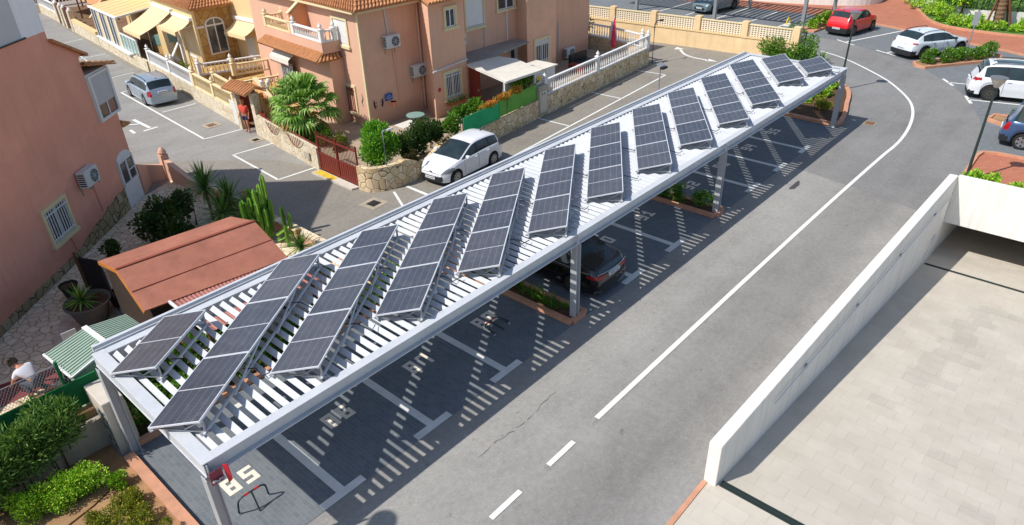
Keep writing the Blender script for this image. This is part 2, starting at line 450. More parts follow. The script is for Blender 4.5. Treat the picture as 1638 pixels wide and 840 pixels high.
plain('black_plastic', (.02, .021, .023), .5, 0, .12, 6, 60)
plain('pot_grey', lin(104, 104, 98, .75), .7, 0, .15, 3, 40)
plain('pot_black', lin(40, 40, 40, .8), .5, 0, .15, 4, 40)
plain('terracotta', lin(186, 108, 66, .75), .8, 0, .15, 5, 50)
plain('bark', lin(110, 88, 66, .6), .9, 0, .3, 8, 40, .5)
plain('palm_bark', lin(150, 120, 92, .65), .9, 0, .3, 8, 30, .6)
plain('green_screen', lin(36, 176, 108, .9), .75, 0, .18, 2, 60)
plain('green_screen_dark', lin(16, 116, 62, .8), .85, 0, .25, 2, 90, .5)
plain('olive_screen', lin(104, 168, 66, .9), .75, 0, .15, 2, 60)
plain('fabric_cream', lin(238, 212, 164, .8), .85, 0, .06, 2, 50)
plain('fabric_white', lin(232, 226, 212, .8), .85, 0, .1, 1.5, 50, 0, .3, .2)
plain('red_paint', lin(206, 40, 44, .8), .45, 0, .08, 5, 50)
plain('red_wrap', lin(214, 52, 68, .8), .4, 0, .1, 5, 50)
plain('yellow_paint', lin(244, 208, 30, .8), .45, 0, .08, 5, 50)
plain('plastic_white', lin(226, 226, 222, .8), .5, 0, .05, 3, 50)
plain('fan_black', (.02, .02, .022), .6, 0, .1, 5, 40)
plain('skin', lin(206, 140, 108, .75), .55, 0, .08, 8, 60)
plain('shirt_white', lin(232, 232, 240, .8), .9, 0, .06, 6, 60)
plain('shirt_red', lin(240, 96, 76, .8), .9, 0, .08, 6, 60)
plain('shorts_blue', lin(58, 66, 110, .7), .9, 0, .1, 6, 60)
plain('trousers_grey', lin(92, 96, 110, .7), .9, 0, .1, 6, 60)
plain('hair_grey', lin(118, 106, 88, .6), .9, 0, .25, 20, 90)
plain('hair_blond', lin(214, 172, 100, .7), .9, 0, .2, 20, 90)
plain('sandal_pink', lin(214, 70, 110, .8), .7, 0, .1)
plain('blue_sign', lin(28, 104, 190, .8), .5, 0, .1, 4, 40)
plain('coral', lin(244, 150, 116, .8), .7, 0, .1)
plain('flagred', lin(226, 60, 96, .8), .8, 0, .12, 3, 40)
plain('headlight', lin(150, 158, 164, .8), .12, .3, .1, 8, 60, 0, .7)
plain('tail_red', lin(170, 14, 22, .8), .15, 0, .1, 8, 60, 0, .6)
plain('rim', lin(190, 192, 196, .8), .3, .7, .1, 8, 60)
plain('rim_dark', lin(112, 108, 104, .8), .35, .6, .1, 8, 60)
plain('number_plate_white', lin(226, 230, 236, .8), .4, 0, .04, 8, 60)
plain('plate_ink', (.03, .03, .04), .5, 0, .05)
glassmat('glass_dark'); glassmat('glass_window', (.03, .035, .04), .06)
glassmat('glass_car', (.012, .02, .022), .03)
MATS['glass_green'] = plain('glass_green', lin(150, 186, 176, .7), .15, 0, .06, 2, 30, 0, .6)
stonemat('stone_wall', [lin(224, 200, 160, .88), lin(240, 222, 188, .92), lin(216, 188, 144, .85), lin(232, 208, 172, .9)], lin(150, 126, 96, .6), 3.3, .035)
stonemat('stone_pale', [lin(232, 218, 190, .76), lin(240, 228, 204, .8), lin(222, 200, 162, .74)], lin(206, 186, 154, .7), 3.4, .03)
stonemat('stone_house', [lin(220, 178, 108, .66), lin(232, 194, 126, .7), lin(204, 158, 90, .62)], lin(170, 130, 80, .55), 2.2, .03)
stonemat('flagstone', [lin(236, 214, 180, .98), lin(226, 206, 178, .95), lin(244, 226, 196, 1.0), lin(218, 196, 166, .92)], lin(178, 156, 128, .85), 3.6, .05)
leafmat('leaf_mid', [lin(34, 66, 20, 1.15), lin(70, 116, 30, 1.15), lin(112, 158, 46, 1.15)])
leafmat('leaf_bright', [lin(40, 74, 16, 1.1), lin(104, 158, 28, 1.25), lin(150, 196, 52, 1.3), lin(196, 210, 84, 1.2)])
leafmat('leaf_vivid', [lin(26, 66, 14, 1.1), lin(66, 132, 26, 1.2), lin(110, 172, 44, 1.25), lin(150, 190, 70, 1.2)])
leafmat('leaf_dark', [lin(18, 36, 16, 1.15), lin(38, 66, 28, 1.15), lin(70, 98, 44, 1.15)])
leafmat('leaf_olive', [lin(66, 78, 24, 1.15), lin(112, 124, 34, 1.15), lin(160, 150, 50, 1.2)])
leafmat('leaf_oleander', [lin(34, 62, 26, 1.15), lin(70, 112, 46, 1.15), lin(130, 158, 84, 1.2)])
leafmat('leaf_autumn', [lin(150, 88, 30, 1.15), lin(206, 140, 48, 1.2), lin(120, 120, 40, 1.15)])
leafmat('leaf_palm', [lin(46, 84, 22, 1.1), lin(100, 144, 50, 1.15), lin(166, 196, 112, 1.2)], .4)
leafmat('leaf_yucca', [lin(34, 68, 30, 1.15), lin(70, 112, 50, 1.2), lin(122, 156, 84, 1.2)], .4)
leafmat('leaf_dry', [lin(150, 120, 70, 1.15), lin(190, 156, 96, 1.15), lin(120, 110, 50, 1.15)], .7)
leafmat('flower_white', [lin(226, 214, 200, .85), lin(244, 236, 226, .9)])
leafmat('flower_yellow', [lin(236, 196, 40, .9), lin(244, 214, 90, .9)])
leafmat('cactus_green', [lin(48, 92, 24, .85), lin(92, 140, 40, .9), lin(130, 176, 62, .9)], .45, .05)
def panelmat():
    t = NT('solar_cells'); uv = t.n.new('ShaderNodeUVMap'); sp = t.n.new('ShaderNodeSeparateXYZ'); t.link(uv.outputs[0], sp.inputs[0])
    u, v = sp.outputs[0], sp.outputs[1]                    # u along the long side, v across
    def lines(x, k, w):
        fr = t.math('FRACT', t.math('MULTIPLY', x, k)); d = t.math('ABSOLUTE', t.math('SUBTRACT', fr, .5))
        return t.math('GREATER_THAN', d, .5 - w)
    vl = lines(v, 6, .018); ul = lines(u, 22, .055); bb = lines(v, 60, .09)
    mid = t.math('LESS_THAN', t.math('ABSOLUTE', t.math('SUBTRACT', u, .5)), .008)
    n = t.noise(1.1, 4)
    col = t.ramp(n, [(.3, lin(56, 63, 75, .8)), (.7, lin(72, 78, 90, .8))])
    oi = t.n.new('ShaderNodeObjectInfo'); col = t.mix(t.math('MULTIPLY', oi.outputs['Random'], .35), col, lin(104, 102, 106, .85)); du = t.noise(5, 5, .75); col = t.mix(t.math('MULTIPLY', t.ramp(du, [(.5, (0, 0, 0)), (.8, (1, 1, 1))]), .3), col, lin(150, 144, 136, .8))
    col = t.mix(t.math('MULTIPLY', bb, .10), col, lin(140, 140, 150, .8))
    col = t.mix(t.math('MULTIPLY', ul, .10), col, lin(150, 150, 158, .8))
    col = t.mix(t.math('MULTIPLY', vl, .42), col, lin(190, 190, 196, .85))
    col = t.mix(t.math('MULTIPLY', mid, .85), col, lin(200, 200, 206, .8))
    t.done(col, .32, 0, .35)
    MATS['solar_cells'] = t.m
panelmat()
M_ = MATS
# ------------------------------------------------------------------ ground, roads, paving
def wall_y(x, inner=False): return (-6.955 if inner else -6.69) - .018 * (x - 5)
EDGE = [(22.3, -7.02), (26.1, -7.03), (28.29, -6.89), (30.26, -6.61), (32.32, -6.15), (34.12, -5.52), (36.01, -4.71), (37.91, -3.56), (39.33, -2.4), (40.9, -1.18), (42.12, .84), (43.85, 3.51), (44.73, 6.42), (45.0, 8.0)]
OUTER = [(51.45, 8.0), (50.9, 5.6), (50.3, 3.7), (49.5, 1.7), (47.9, -2.0), (46.4, -5.6), (43.2, -8.9), (38.4, -11.9), (33.4, -13.4), (28.25, -13.6)]
sheet('ground', [(-400, 400), (-400, -6.68), (5.0, -6.68), (22.25, wall_y(22.25) - .02), (22.25, -400), (400, -400), (400, 400)], 0, M_['asphalt'])
sheet('forecourt', [(-400, -6.78), (-400, -400), (5.06, -400), (5.06, -6.78)], .004, M_['slab_light'])
sheet('road_patch', [(21.95, -1.4), (21.2, -5.0), (20.6, -6.97)] + EDGE + [(45.3, 10.5), (39, 9.0), (38.2, 3.4), (27.9, 3.6), (27.7, -1.4)], .004, M_['asphalt_dark'])
sheet('street', [(5.7, 4.0), (27.9, 4.0), (38.0, 4.0), (36.7, 32), (33, 60), (14.9, 60), (12.8, 43.3), (11.9, 35.7), (11.7, 28.85), (10.6, 21.2), (9.9, 13.5), (9.2, 16), (5, 21), (0, 40), (-6, 80), (-30, 120), (-60, 100), (4.2, 17.5)], .005, M_['asphalt_street'])
sheet('parking_paving', [(-2.4, -1.36), (27.75, -1.36), (27.75, 3.3), (-2.4, 3.3)], .009, M_['paver_dark'])
sheet('bay_paving', EDGE[2:] + OUTER, .008, M_['paver_bay'])
GARD = [(62, 4.4), (59, 3.9), (56.58, 2.76), (54.6, 1.9), (53.21, 1.06), (52.3, .1), (51.83, -1.09), (51.6, -3), (51.71, -4.74), (52.6, -8), (56, -16)]
sheet('red_pavement', OUTER + [(28.25, -40), (60, -40), (56, -16)] + GARD[::-1][1:] + [(75, 6), (75, 40), (51.45, 40)], .012, M_['red_paving'])
sheet('lawn', GARD[::-1] + [(90, 8), (90, -30)], .02, plain('lawn_green', lin(96, 140, 50, .6), .95, 0, .25, 2, 60, .5))
sheet('red_corner', [(28.11, -7.0), (28.2, -7.6), (28.25, -13.5), (23.2, -13.5), (23.2, -7.3), (25.86, -7.12)], .012, M_['red_paving'])
sheet('car_park', [(38.6, 9), (45.2, 8.6), (51.3, 8.0), (51.3, 40), (37.8, 40)], .006, M_['paver_bay'])
# ramp to the underground garage, with a few greyer replaced slabs
mb = MB(); rz_ = lambda x: -.115 * (x - 5.06)
xs = [5.06, 10, 15, 20, 25, 30, 36]
for a, b in zip(xs[:-1], xs[1:]): mb.add([(a, -6.8, rz_(a)), (a, -40, rz_(a)), (b, -40, rz_(b)), (b, -6.8, rz_(b))], [(0, 1, 2, 3)])
struct('ramp', mb, M_['slab_light'])
mb = MB(); g = random.Random(4)
for k in range(16):
    x = 12.0 + .4 * k; y = -8.65 - .12 * (k // 3) - g.choice((0, .3, .6)) * .5; w_ = g.choice((.6, .6, 1.2))
    mb.add([(x, y, rz_(x) + .004), (x, y - w_, rz_(x) + .004), (x + .394, y - w_, rz_(x + .394) + .004), (x + .394, y, rz_(x + .394) + .004)], [(0, 1, 2, 3)])
for x, y in ((9.2, -9.9), (17.6, -11.2), (7.8, -10.8), (14.4, -11.8), (10.4, -8.3)): mb.add([(x, y, rz_(x) + .004), (x, y - .6, rz_(x) + .004), (x + .394, y - .6, rz_(x + .394) + .004), (x + .394, y, rz_(x + .394) + .004)], [(0, 1, 2, 3)])
struct('grey_slabs', mb, pavermat('slab_grey', lin(200, 192, 178, .88), lin(205, 198, 185, .88), lin(184, 177, 164, .84), .60, .40, R(90), .003, .3))
# kerbs
mb = MB()
ribk = lambda pts, w, h: wall_strip(mb, pts, w, -.02, h)
ribk([(-2.46, -4.5), (-2.46, 3.1)], .22, .14)
ribk([(-2.3, 3.36), (7.5, 3.36)], .14, .14); ribk([(8.4, 3.36), (15.7, 3.36)], .14, .14); ribk([(16.6, 3.36), (27.5, 3.36)], .14, .14)
struct('kerb', mb, M_['kerb_terracotta'])
mb = MB(); wall_strip(mb, [(-60, -6.73), (4.98, -6.73)], .1, -.02, .03); struct('forecourt_kerb', mb, M_['kerb_terracotta'])
mb = MB(); wall_strip(mb, smooth2(OUTER, 4), .16, 0, .10); wall_strip(mb, [(28.25, -13.4), (28.2, -7.6), (28.0, -7.1), (27.4, -7.0), (23.2, -7.1)], .14, 0, .10)
wall_strip(mb, smooth2(GARD, 4), .2, 0, .14); struct('pavement_kerb', mb, M_['kerb_terracotta'])

# painted markings ------------------------------------------------------
mb = MB(); z = .014
ribbon(mb, smooth2([(5.07, -3.97), (12.96, -3.95), (20, -3.97), (25.04, -4.03), (26.6, -4.08), (28.0, -4.04), (29.86, -3.83), (31.78, -3.43), (33.38, -2.87), (34.91, -2.02), (36.63, -.8), (38.33, .83), (39.83, 2.52), (40.76, 4.1), (41.5, 6.0)], 8), .13, z)
for a, b in ((4.15, 3.26), (2.36, 1.48), (.55, -.35), (-1.3, -2.2)): ribbon(mb, [(a, -4.01), (b, -4.01)], .12, z)
struct('road_line', mb, M_['mark_white'])
mb = MB(); z = .012
def mk(*pts, w=.10): ribbon(mb, pts, w, z)
mk((8.34, 18.04), (8.07, 13.95)); mk((8.07, 13.95), (9.85, 13.84)); mk((8.34, 18.0), (10.4, 17.85))
mk((9.36, 32.26), (8.54, 20.98)); mk((8.54, 20.98), (10.35, 20.8)); mk((9.17, 26.66), (11.0, 26.66)); mk((9.36, 32.26), (9.8, 32.3))
mk((12.03, 49.03), (13.6, 49.4)); mk((10.97, 42.78), (12.7, 42.95)); mk((10.31, 36.01), (11.77, 36.14)); mk((12.03, 49.03), (10.31, 36.01), w=.06)
mk((15.2, 8.0), (22, 8.57), (30.55, 9.32)); mk((20.28, 10.35), (20.32, 8.45)); mk((25.29, 10.8), (25.32, 8.87)); mk((30.4, 11.2), (30.52, 9.4)); mk((10.91, 9.33), (10.86, 7.6), w=.14); mk((10.25, 9.3), (9.48, 7.75)); mk((10.86, 7.7), (15.3, 8.05))
struct('street_line', mb, M_['mark_white'])
mb = MB()
pts = [(36.2, 11.6), (35.31, 10.79), (34.9, 9.9), (34.84, 8.9)]
ribbon(mb, smooth2(pts, 5), .16, z); mb.add([(34.55, 9.0, z), (35.15, 9.0, z), (34.85, 8.3, z)], [(0, 1, 2)]); mb.add([(36.0, 11.95, z), (36.45, 11.45, z), (36.65, 12.1, z)], [(0, 1, 2)])
ribbon(mb, [(7.68, 26.7), (7.65, 24.75)], .17, z); ribbon(mb, [(7.2, 26.06), (7.55, 25.75)], .14, z); ribbon(mb, [(7.24, 24.5), (7.95, 24.55)], .16, z); ribbon(mb, [(6.89, 25.2), (6.82, 24.5)], .14, z)
mbc = MB(); g = random.Random(8); pts = [(2.4 + 2.9 * f + g.uniform(-.03, .03), -2.75 + .05 * math.sin(9 * f) + g.uniform(-.03, .03)) for f in np.linspace(0, 1, 26)]
for a_, b_ in zip(pts[::1], pts[1::1]):
    if g.random() < .75: ribbon(mbc, [a_, b_], g.uniform(.005, .014), .0105)
struct('road_crack', mbc, plain('crack', lin(104, 98, 92, .7), .9))
struct('road_arrow', mb, M_['mark_white'])
mb = MB(); z = .015
mk((44.06, 3.91), (49.6, 1.9), w=.13); mk((42.64, .99), (47.6, -1.1), w=.13)
mk((43.5, 3.2), (44.4, 4.6), w=.14); mk((42.2, .3), (43.0, 1.7), w=.14)
mk((38.0, -3.5), (39.3, -8.2), w=.13); mk((35.4, -5.0), (36.6, -9.8), w=.13); mk((37.5, -3.85), (38.6, -3.1), w=.15); mk((34.8, -5.25), (36.0, -4.75), w=.15)
for y in (9.6, 12.0, 14.5, 17.0, 19.5): mk((46.0, y - .3), (51.0, y - .5), w=.12)
mk((45.9, 9.2), (45.9, 12.2), w=.12)
struct('bay_line', mb, M_['mark_white'])
# T marks between the bays, laid in pale pavers
mb = MB(); z = .013
BX = [0, 2.5, 5.0, 10.775, 13.275, 19.05, 21.55, 24.05]
for x in BX: ribbon(mb, [(x, -1.16), (x, 2.9)], .2, z); ribbon(mb, [(x - .52, -1.26), (x + .52, -1.26)], .2, z)
struct('bay_divider', mb, M_['mark_grey'])
SEG = {'5': ['11111', '11000', '11110', '00011', '11110'], '8': ['1111', '1001', '1111', '1001', '1111']}
GL = {'0': ['111', '101', '101', '101', '111'], '1': ['010', '110', '010', '010', '111'], '2': ['111', '001', '111', '100', '111'], '3': ['111', '001', '111', '001', '111'],
      '4': ['101', '101', '111', '001', '001'], '5': ['111', '100', '111', '001', '111'], '6': ['111', '100', '111', '101', '111'], '7': ['111', '001', '001', '001', '001'],
      '8': ['111', '101', '111', '101', '111'], '9': ['111', '101', '111', '001', '111']}
NB = {'85': -1.22, '86': 1.28, '87': 3.78, '88': 6.25, '89': 9.5, '90': 12.02, '91': 14.52, '92': 17.8, '93': 20.3, '94': 22.8, '95': 25.3}
for s, xc in NB.items():
    mb = MB(); c_ = .098
    for k, chn in enumerate(s):
        x0 = xc - .35 + k * .41
        for r_, row in enumerate(GL[chn]):
            for q_, v in enumerate(row):
                if v == '1':
                    a = x0 + q_ * c_; b = .92 - r_ * c_
                    mb.add([(a, b - c_, .013), (a + c_, b - c_, .013), (a + c_, b, .013), (a, b, .013)], [(0, 1, 2, 3)])
    struct('bay_number', mb, M_['number_cream'], 'bay number %s set in pale pavers' % s)
mb = MB()
for x, y in ((48.7, 12.9), (46.6, -.6), (47.4, .2), (41.4, -6.1)):
    for dx in (0, .42):
        for q in ((0, 0, .3, .09), (0, .18, .3, .27), (0, .36, .3, .45), (0, 0, .09, .45)): mb.add([(x + dx + q[0], y + q[1], .016), (x + dx + q[2], y + q[1], .016), (x + dx + q[2], y + q[3], .016), (x + dx + q[0], y + q[3], .016 + 1e-4 * q[0])], [(0, 1, 2, 3)])
struct('bay_mark', mb, M_['mark_grey'])
plain('rusty_iron', lin(140, 104, 76, .7), .8, 0, .3, 8, 50)
def manhole(x, y, sx, sy, label, rot=0.0, mat='black_metal', ring=.95):
    t = thing('manhole_cover', label, 'manhole cover', (x, y, .012), rot)
    mb = MB(); mb.v = []; M = ROOT[t.name]
    mb.box((-sx * ring, -sy * ring, 0), (sx * ring, sy * ring, .004), M); mb.build('surround', plain('concrete_patch', lin(186, 172, 150, .75), .9, 0, .2, 3, 50), t)
    mb = MB(); mb.box((-sx / 2, -sy / 2, .004), (sx / 2, sy / 2, .010), M)
    for k in range(5): a = -sx / 2 + sx * (k + .5) / 5; mb.box((a - .015, -sy * .42, .0101), (a + .015, sy * .42, .014), M)
    mb.build('lid', M_[mat], t)
manhole(9.09, 9.09, .42, .42, 'square dark drain cover in a pale concrete patch near the stone wall corner', .1, 'black_metal')
manhole(9.75, 22.6, .40, .40, 'small rusty drain cover on the street beside the yellow balustrade wall', 0, 'rusty_iron')
manhole(10.0, 18.9, .30, .30, 'small square drain cover by the pedestrian gate post', 0)
manhole(29.0, -2.35, .45, .4, 'rust brown drain cover in the bend of the road', 0, 'rusty_iron', .62)
# oil stain by the shadow edge
mb = MB(); mb.add([(20.2 + .42 * math.cos(a) * (1 + .25 * math.sin(3 * a)) + .1 * math.sin(a), -2.42 + .13 * math.sin(a) * (1 + .3 * math.cos(2 * a)), .011) for a in [i * PI / 12 for i in range(24)]], [tuple(range(24))])
struct('road_stain', mb, plain('oil', (.07, .068, .066), .6, 0, .3, 6))
# ------------------------------------------------------------------ ramp walls
t = thing('ramp_wall', 'long white rendered wall sloping beside the garage ramp', 'wall', (5, -6.8, 0))
mb = MB()
def pr(x0, x1, z0, z1):
    mb.prism([(x0, wall_y(x0)), (x0, wall_y(x0, True)), (x1, wall_y(x1, True)), (x1, wall_y(x1))], z0, z1)
pr(4.99, 22.0, -3.2, 1.1); pr(22.001, 36, -4.2, -.02)
mb.build('wall_face', M_['plaster_white'], t, bevel=.012)
mb = MB(); hr = lambda x: (x, wall_y(x, True) - .06, .62 - .012 * (x - 7))
mb.tube([hr(7.4), hr(12), hr(17), hr(21.7)], .018, 6); mb.build('handrail', M_['alu'], t)
for x in (9.2, 12.6, 16.2, 19.8):
    mb = MB(); p = hr(x); mb.box((p[0] - .05, p[1], p[2] - .09), (p[0] + .05, p[1] + .06, p[2] - .01)); mb.build('bracket', M_['galv'], t)
mb = MB(); mb.tube([(20.8, wall_y(20.8, True) - .03, -.9), (20.2, wall_y(20.2, True) - .03, -1.55)], .012, 6); mb.box((20.75, wall_y(20.8, True) - .07, -.95), (20.95, wall_y(20.8, True) - .005, -.8)); mb.build('conduit', M_['alu'], t)
t = thing('ramp_lintel', 'thick white beam spanning the mouth of the garage ramp', 'beam', (22.1, -12, 0))
mb = MB(); mb.box((22.0, -40, -.72), (22.24, wall_y(22, True) - .002, 1.06)); mb.build('beam_face', M_['plaster_white'], t, bevel=.012)
mb = MB(); mb.box((22.26, -40, -.5), (60, -6.9, -.02)); mb.build('roof_slab', M_['concrete'], t)
mb = MB(); mb.box((35.8, -40, -5), (36, -6.9, -.55)); mb.build('back_wall', M_['concrete'], t)
def grate(x, y0, y1, z, wd, label, slope=0.0):
    t = thing('drain_grate', label, 'drain', (x, y0, z))
    mb = MB(); mb.box((x, y1, z - .03), (x + wd, y0, z + .002)); mb.build('channel', M_['fan_black'], t)
    mb = MB()
    for a in (x - .01, x + wd * .5 - .012, x + wd - .014): mb.box((a, y1, z + .003), (a + .024, y0, z + .012))
    y = y0
    while y > y1: mb.box((x, y - .012, z + .003), (x + wd, y, z + .010)); y -= .035 if wd > .12 else .2
    mb.build('grille', M_['dark_green_metal'], t)
grate(5.07, -7.0, -14, .004, .16, 'black slotted drain grate across the top of the garage ramp')
grate(20.45, -7.3, -16, rz_(20.5) + .006, .10, 'thin black drain line low on the ramp in front of the beam')
# ------------------------------------------------------------------ the carport
t = thing('carport', 'long white steel carport with louvred roof over the numbered bays', 'carport', (12.5, 1.0, 0))
X0, X1, Y0, Y1, ZT = -2.34, 27.62, -1.27, 3.42, 2.69
WS, SG = M_['white_steel'], M_['steel_grey']
def ibeam_x(x0, x1, yc, zt, w, h, name):
    mb = MB(); f = .024
    mb.box((x0, yc - w / 2, zt - f), (x1, yc + w / 2, zt)); mb.box((x0, yc - w / 2, zt - h), (x1, yc + w / 2, zt - h + f)); mb.box((x0, yc - .012, zt - h + f + .001), (x1, yc + .012, zt - f - .001))
    return mb.build(name, WS, t, bevel=.003)
ibeam_x(X0 + .12, X1, -1.16, ZT, .21, .33, 'front_beam')
ibeam_x(X0 + .12, X1, 3.20, ZT, .2, .33, 'back_beam')
def ibeam_y(xc, name):
    mb = MB(); w, h, f = .24, .30, .024; y0, y1 = -1.26, 3.31
    mb.box((xc - w / 2, y0, ZT + .003 - f), (xc + w / 2, y1, ZT + .003)); mb.box((xc - w / 2, y0, ZT - h), (xc + w / 2, y1, ZT - h + f)); mb.box((xc - w / 2 + .012, y0, ZT - h + f + .001), (xc - w / 2 + .03, y1, ZT - f - .001))
    return mb.build(name, WS, t, bevel=.003)
ibeam_y(X0 + .13, 'end_beam'); ibeam_y(X1 - .14, 'end_beam')
mb = MB()   # gutter behind the back beam: an open trough
mb.box((X0 + .1, 3.33, ZT - .10), (X1, 3.35, ZT + .03)); mb.box((X0 + .1, 3.45, ZT - .10), (X1, 3.53, ZT + .05)); mb.box((X0 + .1, 3.352, ZT - .10), (X1, 3.448, ZT - .085))
mb.build('gutter', WS, t)
# louvre blades, one mesh; each a tilted plate with a turned-down lip
mb = MB(); tl = R(28); wb = .122; xb = X0 + .36
while xb < X1 - .3:
    dx, dz = wb * math.cos(tl) / 2, wb * math.sin(tl) / 2; zc = ZT - .055; th = .006
    pf = [(xb - dx, zc - dz), (xb + dx, zc + dz), (xb + dx + .002, zc + dz - .024), (xb + dx - .005, zc + dz - .024), (xb + dx - .007, zc + dz - .010), (xb - dx, zc - dz - th)]
    mb.ex([(p[0], -1.08, p[1]) for p in pf], (0, 4.17, 0)); xb += .2330
mb.build('louvre_roof', WS, t)
# mid rafters under the blades
for x in (7.9, 16.16):
    mb = MB(); mb.box((x - .06, -1.05, ZT - .33), (x + .06, 3.09, ZT - .13)); mb.build('rafter', WS, t)
def column(x, y, wide=.20, zb=0.0, sgn=1):
    mb = MB(); h = ZT - .335; f = .014; d = .088
    # H section: two flanges facing +-x, web between them
    mb.box((x - d, y - wide / 2, zb), (x - d + f, y + wide / 2, h)); mb.box((x + d - f, y - wide / 2, zb), (x + d, y + wide / 2, h)); mb.box((x - d + f + .001, y - .01, zb), (x + d - f - .001, y + .01, h))
    o = mb.build('column', SG, t)
    mb = MB(); mb.box((x - d - .05, y - wide / 2 - .04, 0), (x + d + .05, y + wide / 2 + .04, .018)); mb.build('base_plate', M_['galv'], o)
    mb = MB(); mb.box((x - .012, y - .085, h + .03), (x + .012, y - .02, h + .295)); mb.build('stiffener', WS, o)
for x in (X0 + .065, 7.9, 16.16, X1 - .16):
    column(x, -1.2); column(x, 3.2)
# ------------------------------------------------------------------ solar panels
TH = R(34.66); TILT = math.atan2(.235, 1.0); PW = 1.035; PL = 1.905
pm = bpy.data.meshes.new('solar_panel')
pm.from_pydata([(0.02, 0, 0), (PL - .02, 0, 0), (PL - .02, -PW + .0, 0), (0.02, -PW, 0)], [], [(0, 3, 2, 1)])
uvl = pm.uv_layers.new(name='UVMap')
for lp in pm.loops:
    v = pm.vertices[lp.vertex_index].co; uvl.data[lp.index].uv = (v.x / PL, -v.y / PW)
pm.materials.append(M_['solar_cells'])
fm = MB(); b = .020; zt_, zb_ = .006, -.026
for a, c_ in (((0, -PW, zb_), (PL, -PW + b, zt_)), ((0, -b, zb_), (PL, 0, zt_)), ((0, -PW + b + .0005, zb_), (b, -b - .0005, zt_)), ((PL - b, -PW + b + .0005, zb_), (PL, -b - .0005, zt_))): fm.box(a, c_)
fm.box((b, -PW + b, zb_ + .004), (PL - b, -b, zb_ + .008))
fo_ = fm.build('panel_frame', M_['alu']); frame_me = fo_.data; bpy.data.objects.remove(fo_)
ROWS = [(-2.38, 2.18, 1), (-2.56, .14, 3), (-.39, -.19, 3), (2.10, -.24, 3), (4.45, -.33, 3), (6.95, -.35, 3), (9.55, -.31, 3), (12.14, -.33, 3), (14.70, -.32, 3), (17.30, -.37, 3), (20.0, -.34, 3), (23.3, .05, 2), (25.3, -.36, 1)]
ORD = ['', 'second', 'third', 'fourth', 'fifth', 'sixth', 'seventh', 'eighth', 'ninth', 'tenth', 'eleventh', '', '']
for i, (x, y, n) in enumerate(ROWS):
    if i == 0: lab = 'single tilted solar panel at the near left corner of the carport roof'
    elif i == 11: lab = 'shorter row of two solar panels near the far end of the carport roof'
    elif i == 12: lab = 'single tilted solar panel at the far end of the carport roof'
    else: lab = '%s solar panel row on the carport roof counted from the near end' % ORD[i]
    r = thing('solar_panel_row', lab, 'solar panels', (x, y, ZT + .115), TH, 'solar panel rows on the carport roof')
    for k in range(n):
        p = bpy.data.objects.new('solar_panel', pm); COL.objects.link(p); p.parent = r
        p.location = (k * (PL + .012), 0, .01); p.rotation_euler = (-TILT, 0, 0)
        f_ = bpy.data.objects.new('panel_frame', frame_me); COL.objects.link(f_); f_.parent = p
    M = ROOT[r.name]; W_ = lambda a, b_, c_: M @ Vector((a, b_, c_))
    Lr = n * PL; hh = math.sin(TILT) * PW; cw = math.cos(TILT) * PW
    mb = MB()
    for yy in (.02, cw * .98):           # rails along the row, resting on the blades
        mb.bar(W_(.05, -yy, -.085), W_(Lr - .05, -yy, -.085), .04, .04)
    mb.bar(W_(.02, -.04, -.035), W_(Lr - .02, -.04, -.035), .04, .03)
    mb.bar(W_(.02, -cw + .04, hh - .05), W_(Lr - .02, -cw + .04, hh - .05), .04, .03)
    mb.build('mounting_rail', M_['alu'], r)
    ks = [.1, Lr - .1] if n == 1 else [.1] + [k * PL for k in range(1, n)] + [Lr - .1]
    for a in ks:
        mb = MB()
        mb.bar(W_(a, -cw + .03, -.085), W_(a, -cw + .03, hh - .04), .035, .035); mb.bar(W_(a, -.05, -.08), W_(a, -cw + .03, -.08), .03, .02)
        mb.bar(W_(a, -cw * .6, -.06), W_(a, -cw + .05, hh - .07), .02, .02)
        mb.box((-.09, -.05, -.012), (.09, .05, .0), Matrix.Translation(W_(a, -cw + .03, -.09))); mb.box((-.08, -.05, -.012), (.08, .05, .0), Matrix.Translation(W_(a, -.02, -.09)))
        mb.build('support_leg', M_['galv'], r)
    if n > 1 and i < 8:
        for p0, p1 in ((.55, 1.25), (1.55, 2.2)):
            mb = MB(); mb.bar(W_(PL * p0, -cw - .05, -.07), W_(PL * p1, -cw + .02, hh - .06), .03, .03); mb.build('brace', M_['alu'], r)
    g = random.Random(i)
    for k in range(2 if n > 1 else 1):
        mb = MB()
        a = Lr * (.3 + .4 * k); pts = [W_(a, -cw + .1, -.02), W_(a + .1, -cw - .1, -.07), W_(a - .1, -cw - .3 - g.random() * .2, -.08), W_(a + .1, -cw - .5, -.075)]
        mb.tube(pts, .012, 5); mb.build('cable', M_['black_plastic'], r)
# red warning flap on the near corner column
t = thing('warning_flap', 'red metal flap hanging from the near corner post of the carport', 'flap', (-2.08, -1.34, 2.2))
mb = MB(); mb.box((-2.30, -1.33, 2.22), (-2.08, -1.318, 2.5)); mb.build('back_plate', plain('wrap_dark_red', lin(160, 66, 84, .7), .5, 0, .12, 4, 30), t)
mb = MB(); mb.add([(-2.06, -1.34, 2.54), (-2.0, -1.40, 2.54), (-2.0, -1.42, 2.20), (-2.05, -1.37, 2.12), (-2.045, -1.33, 2.54), (-1.985, -1.39, 2.54), (-1.985, -1.41, 2.20), (-2.035, -1.36, 2.12)], [(0, 1, 2, 3), (7, 6, 5, 4), (0, 4, 5, 1), (1, 5, 6, 2), (2, 6, 7, 3), (3, 7, 4, 0)]); mb.build('flap', M_['red_wrap'], t)
mb = MB()
for k in range(6): mb.cyl((-2.28 + .035 * k, -1.36, 2.3 + .02 * math.sin(k * 2)), (-2.25 + .035 * k, -1.36, 2.31 + .02 * math.cos(k * 2)), .022, n=6)
mb.build('chain', M_['galv'], t)
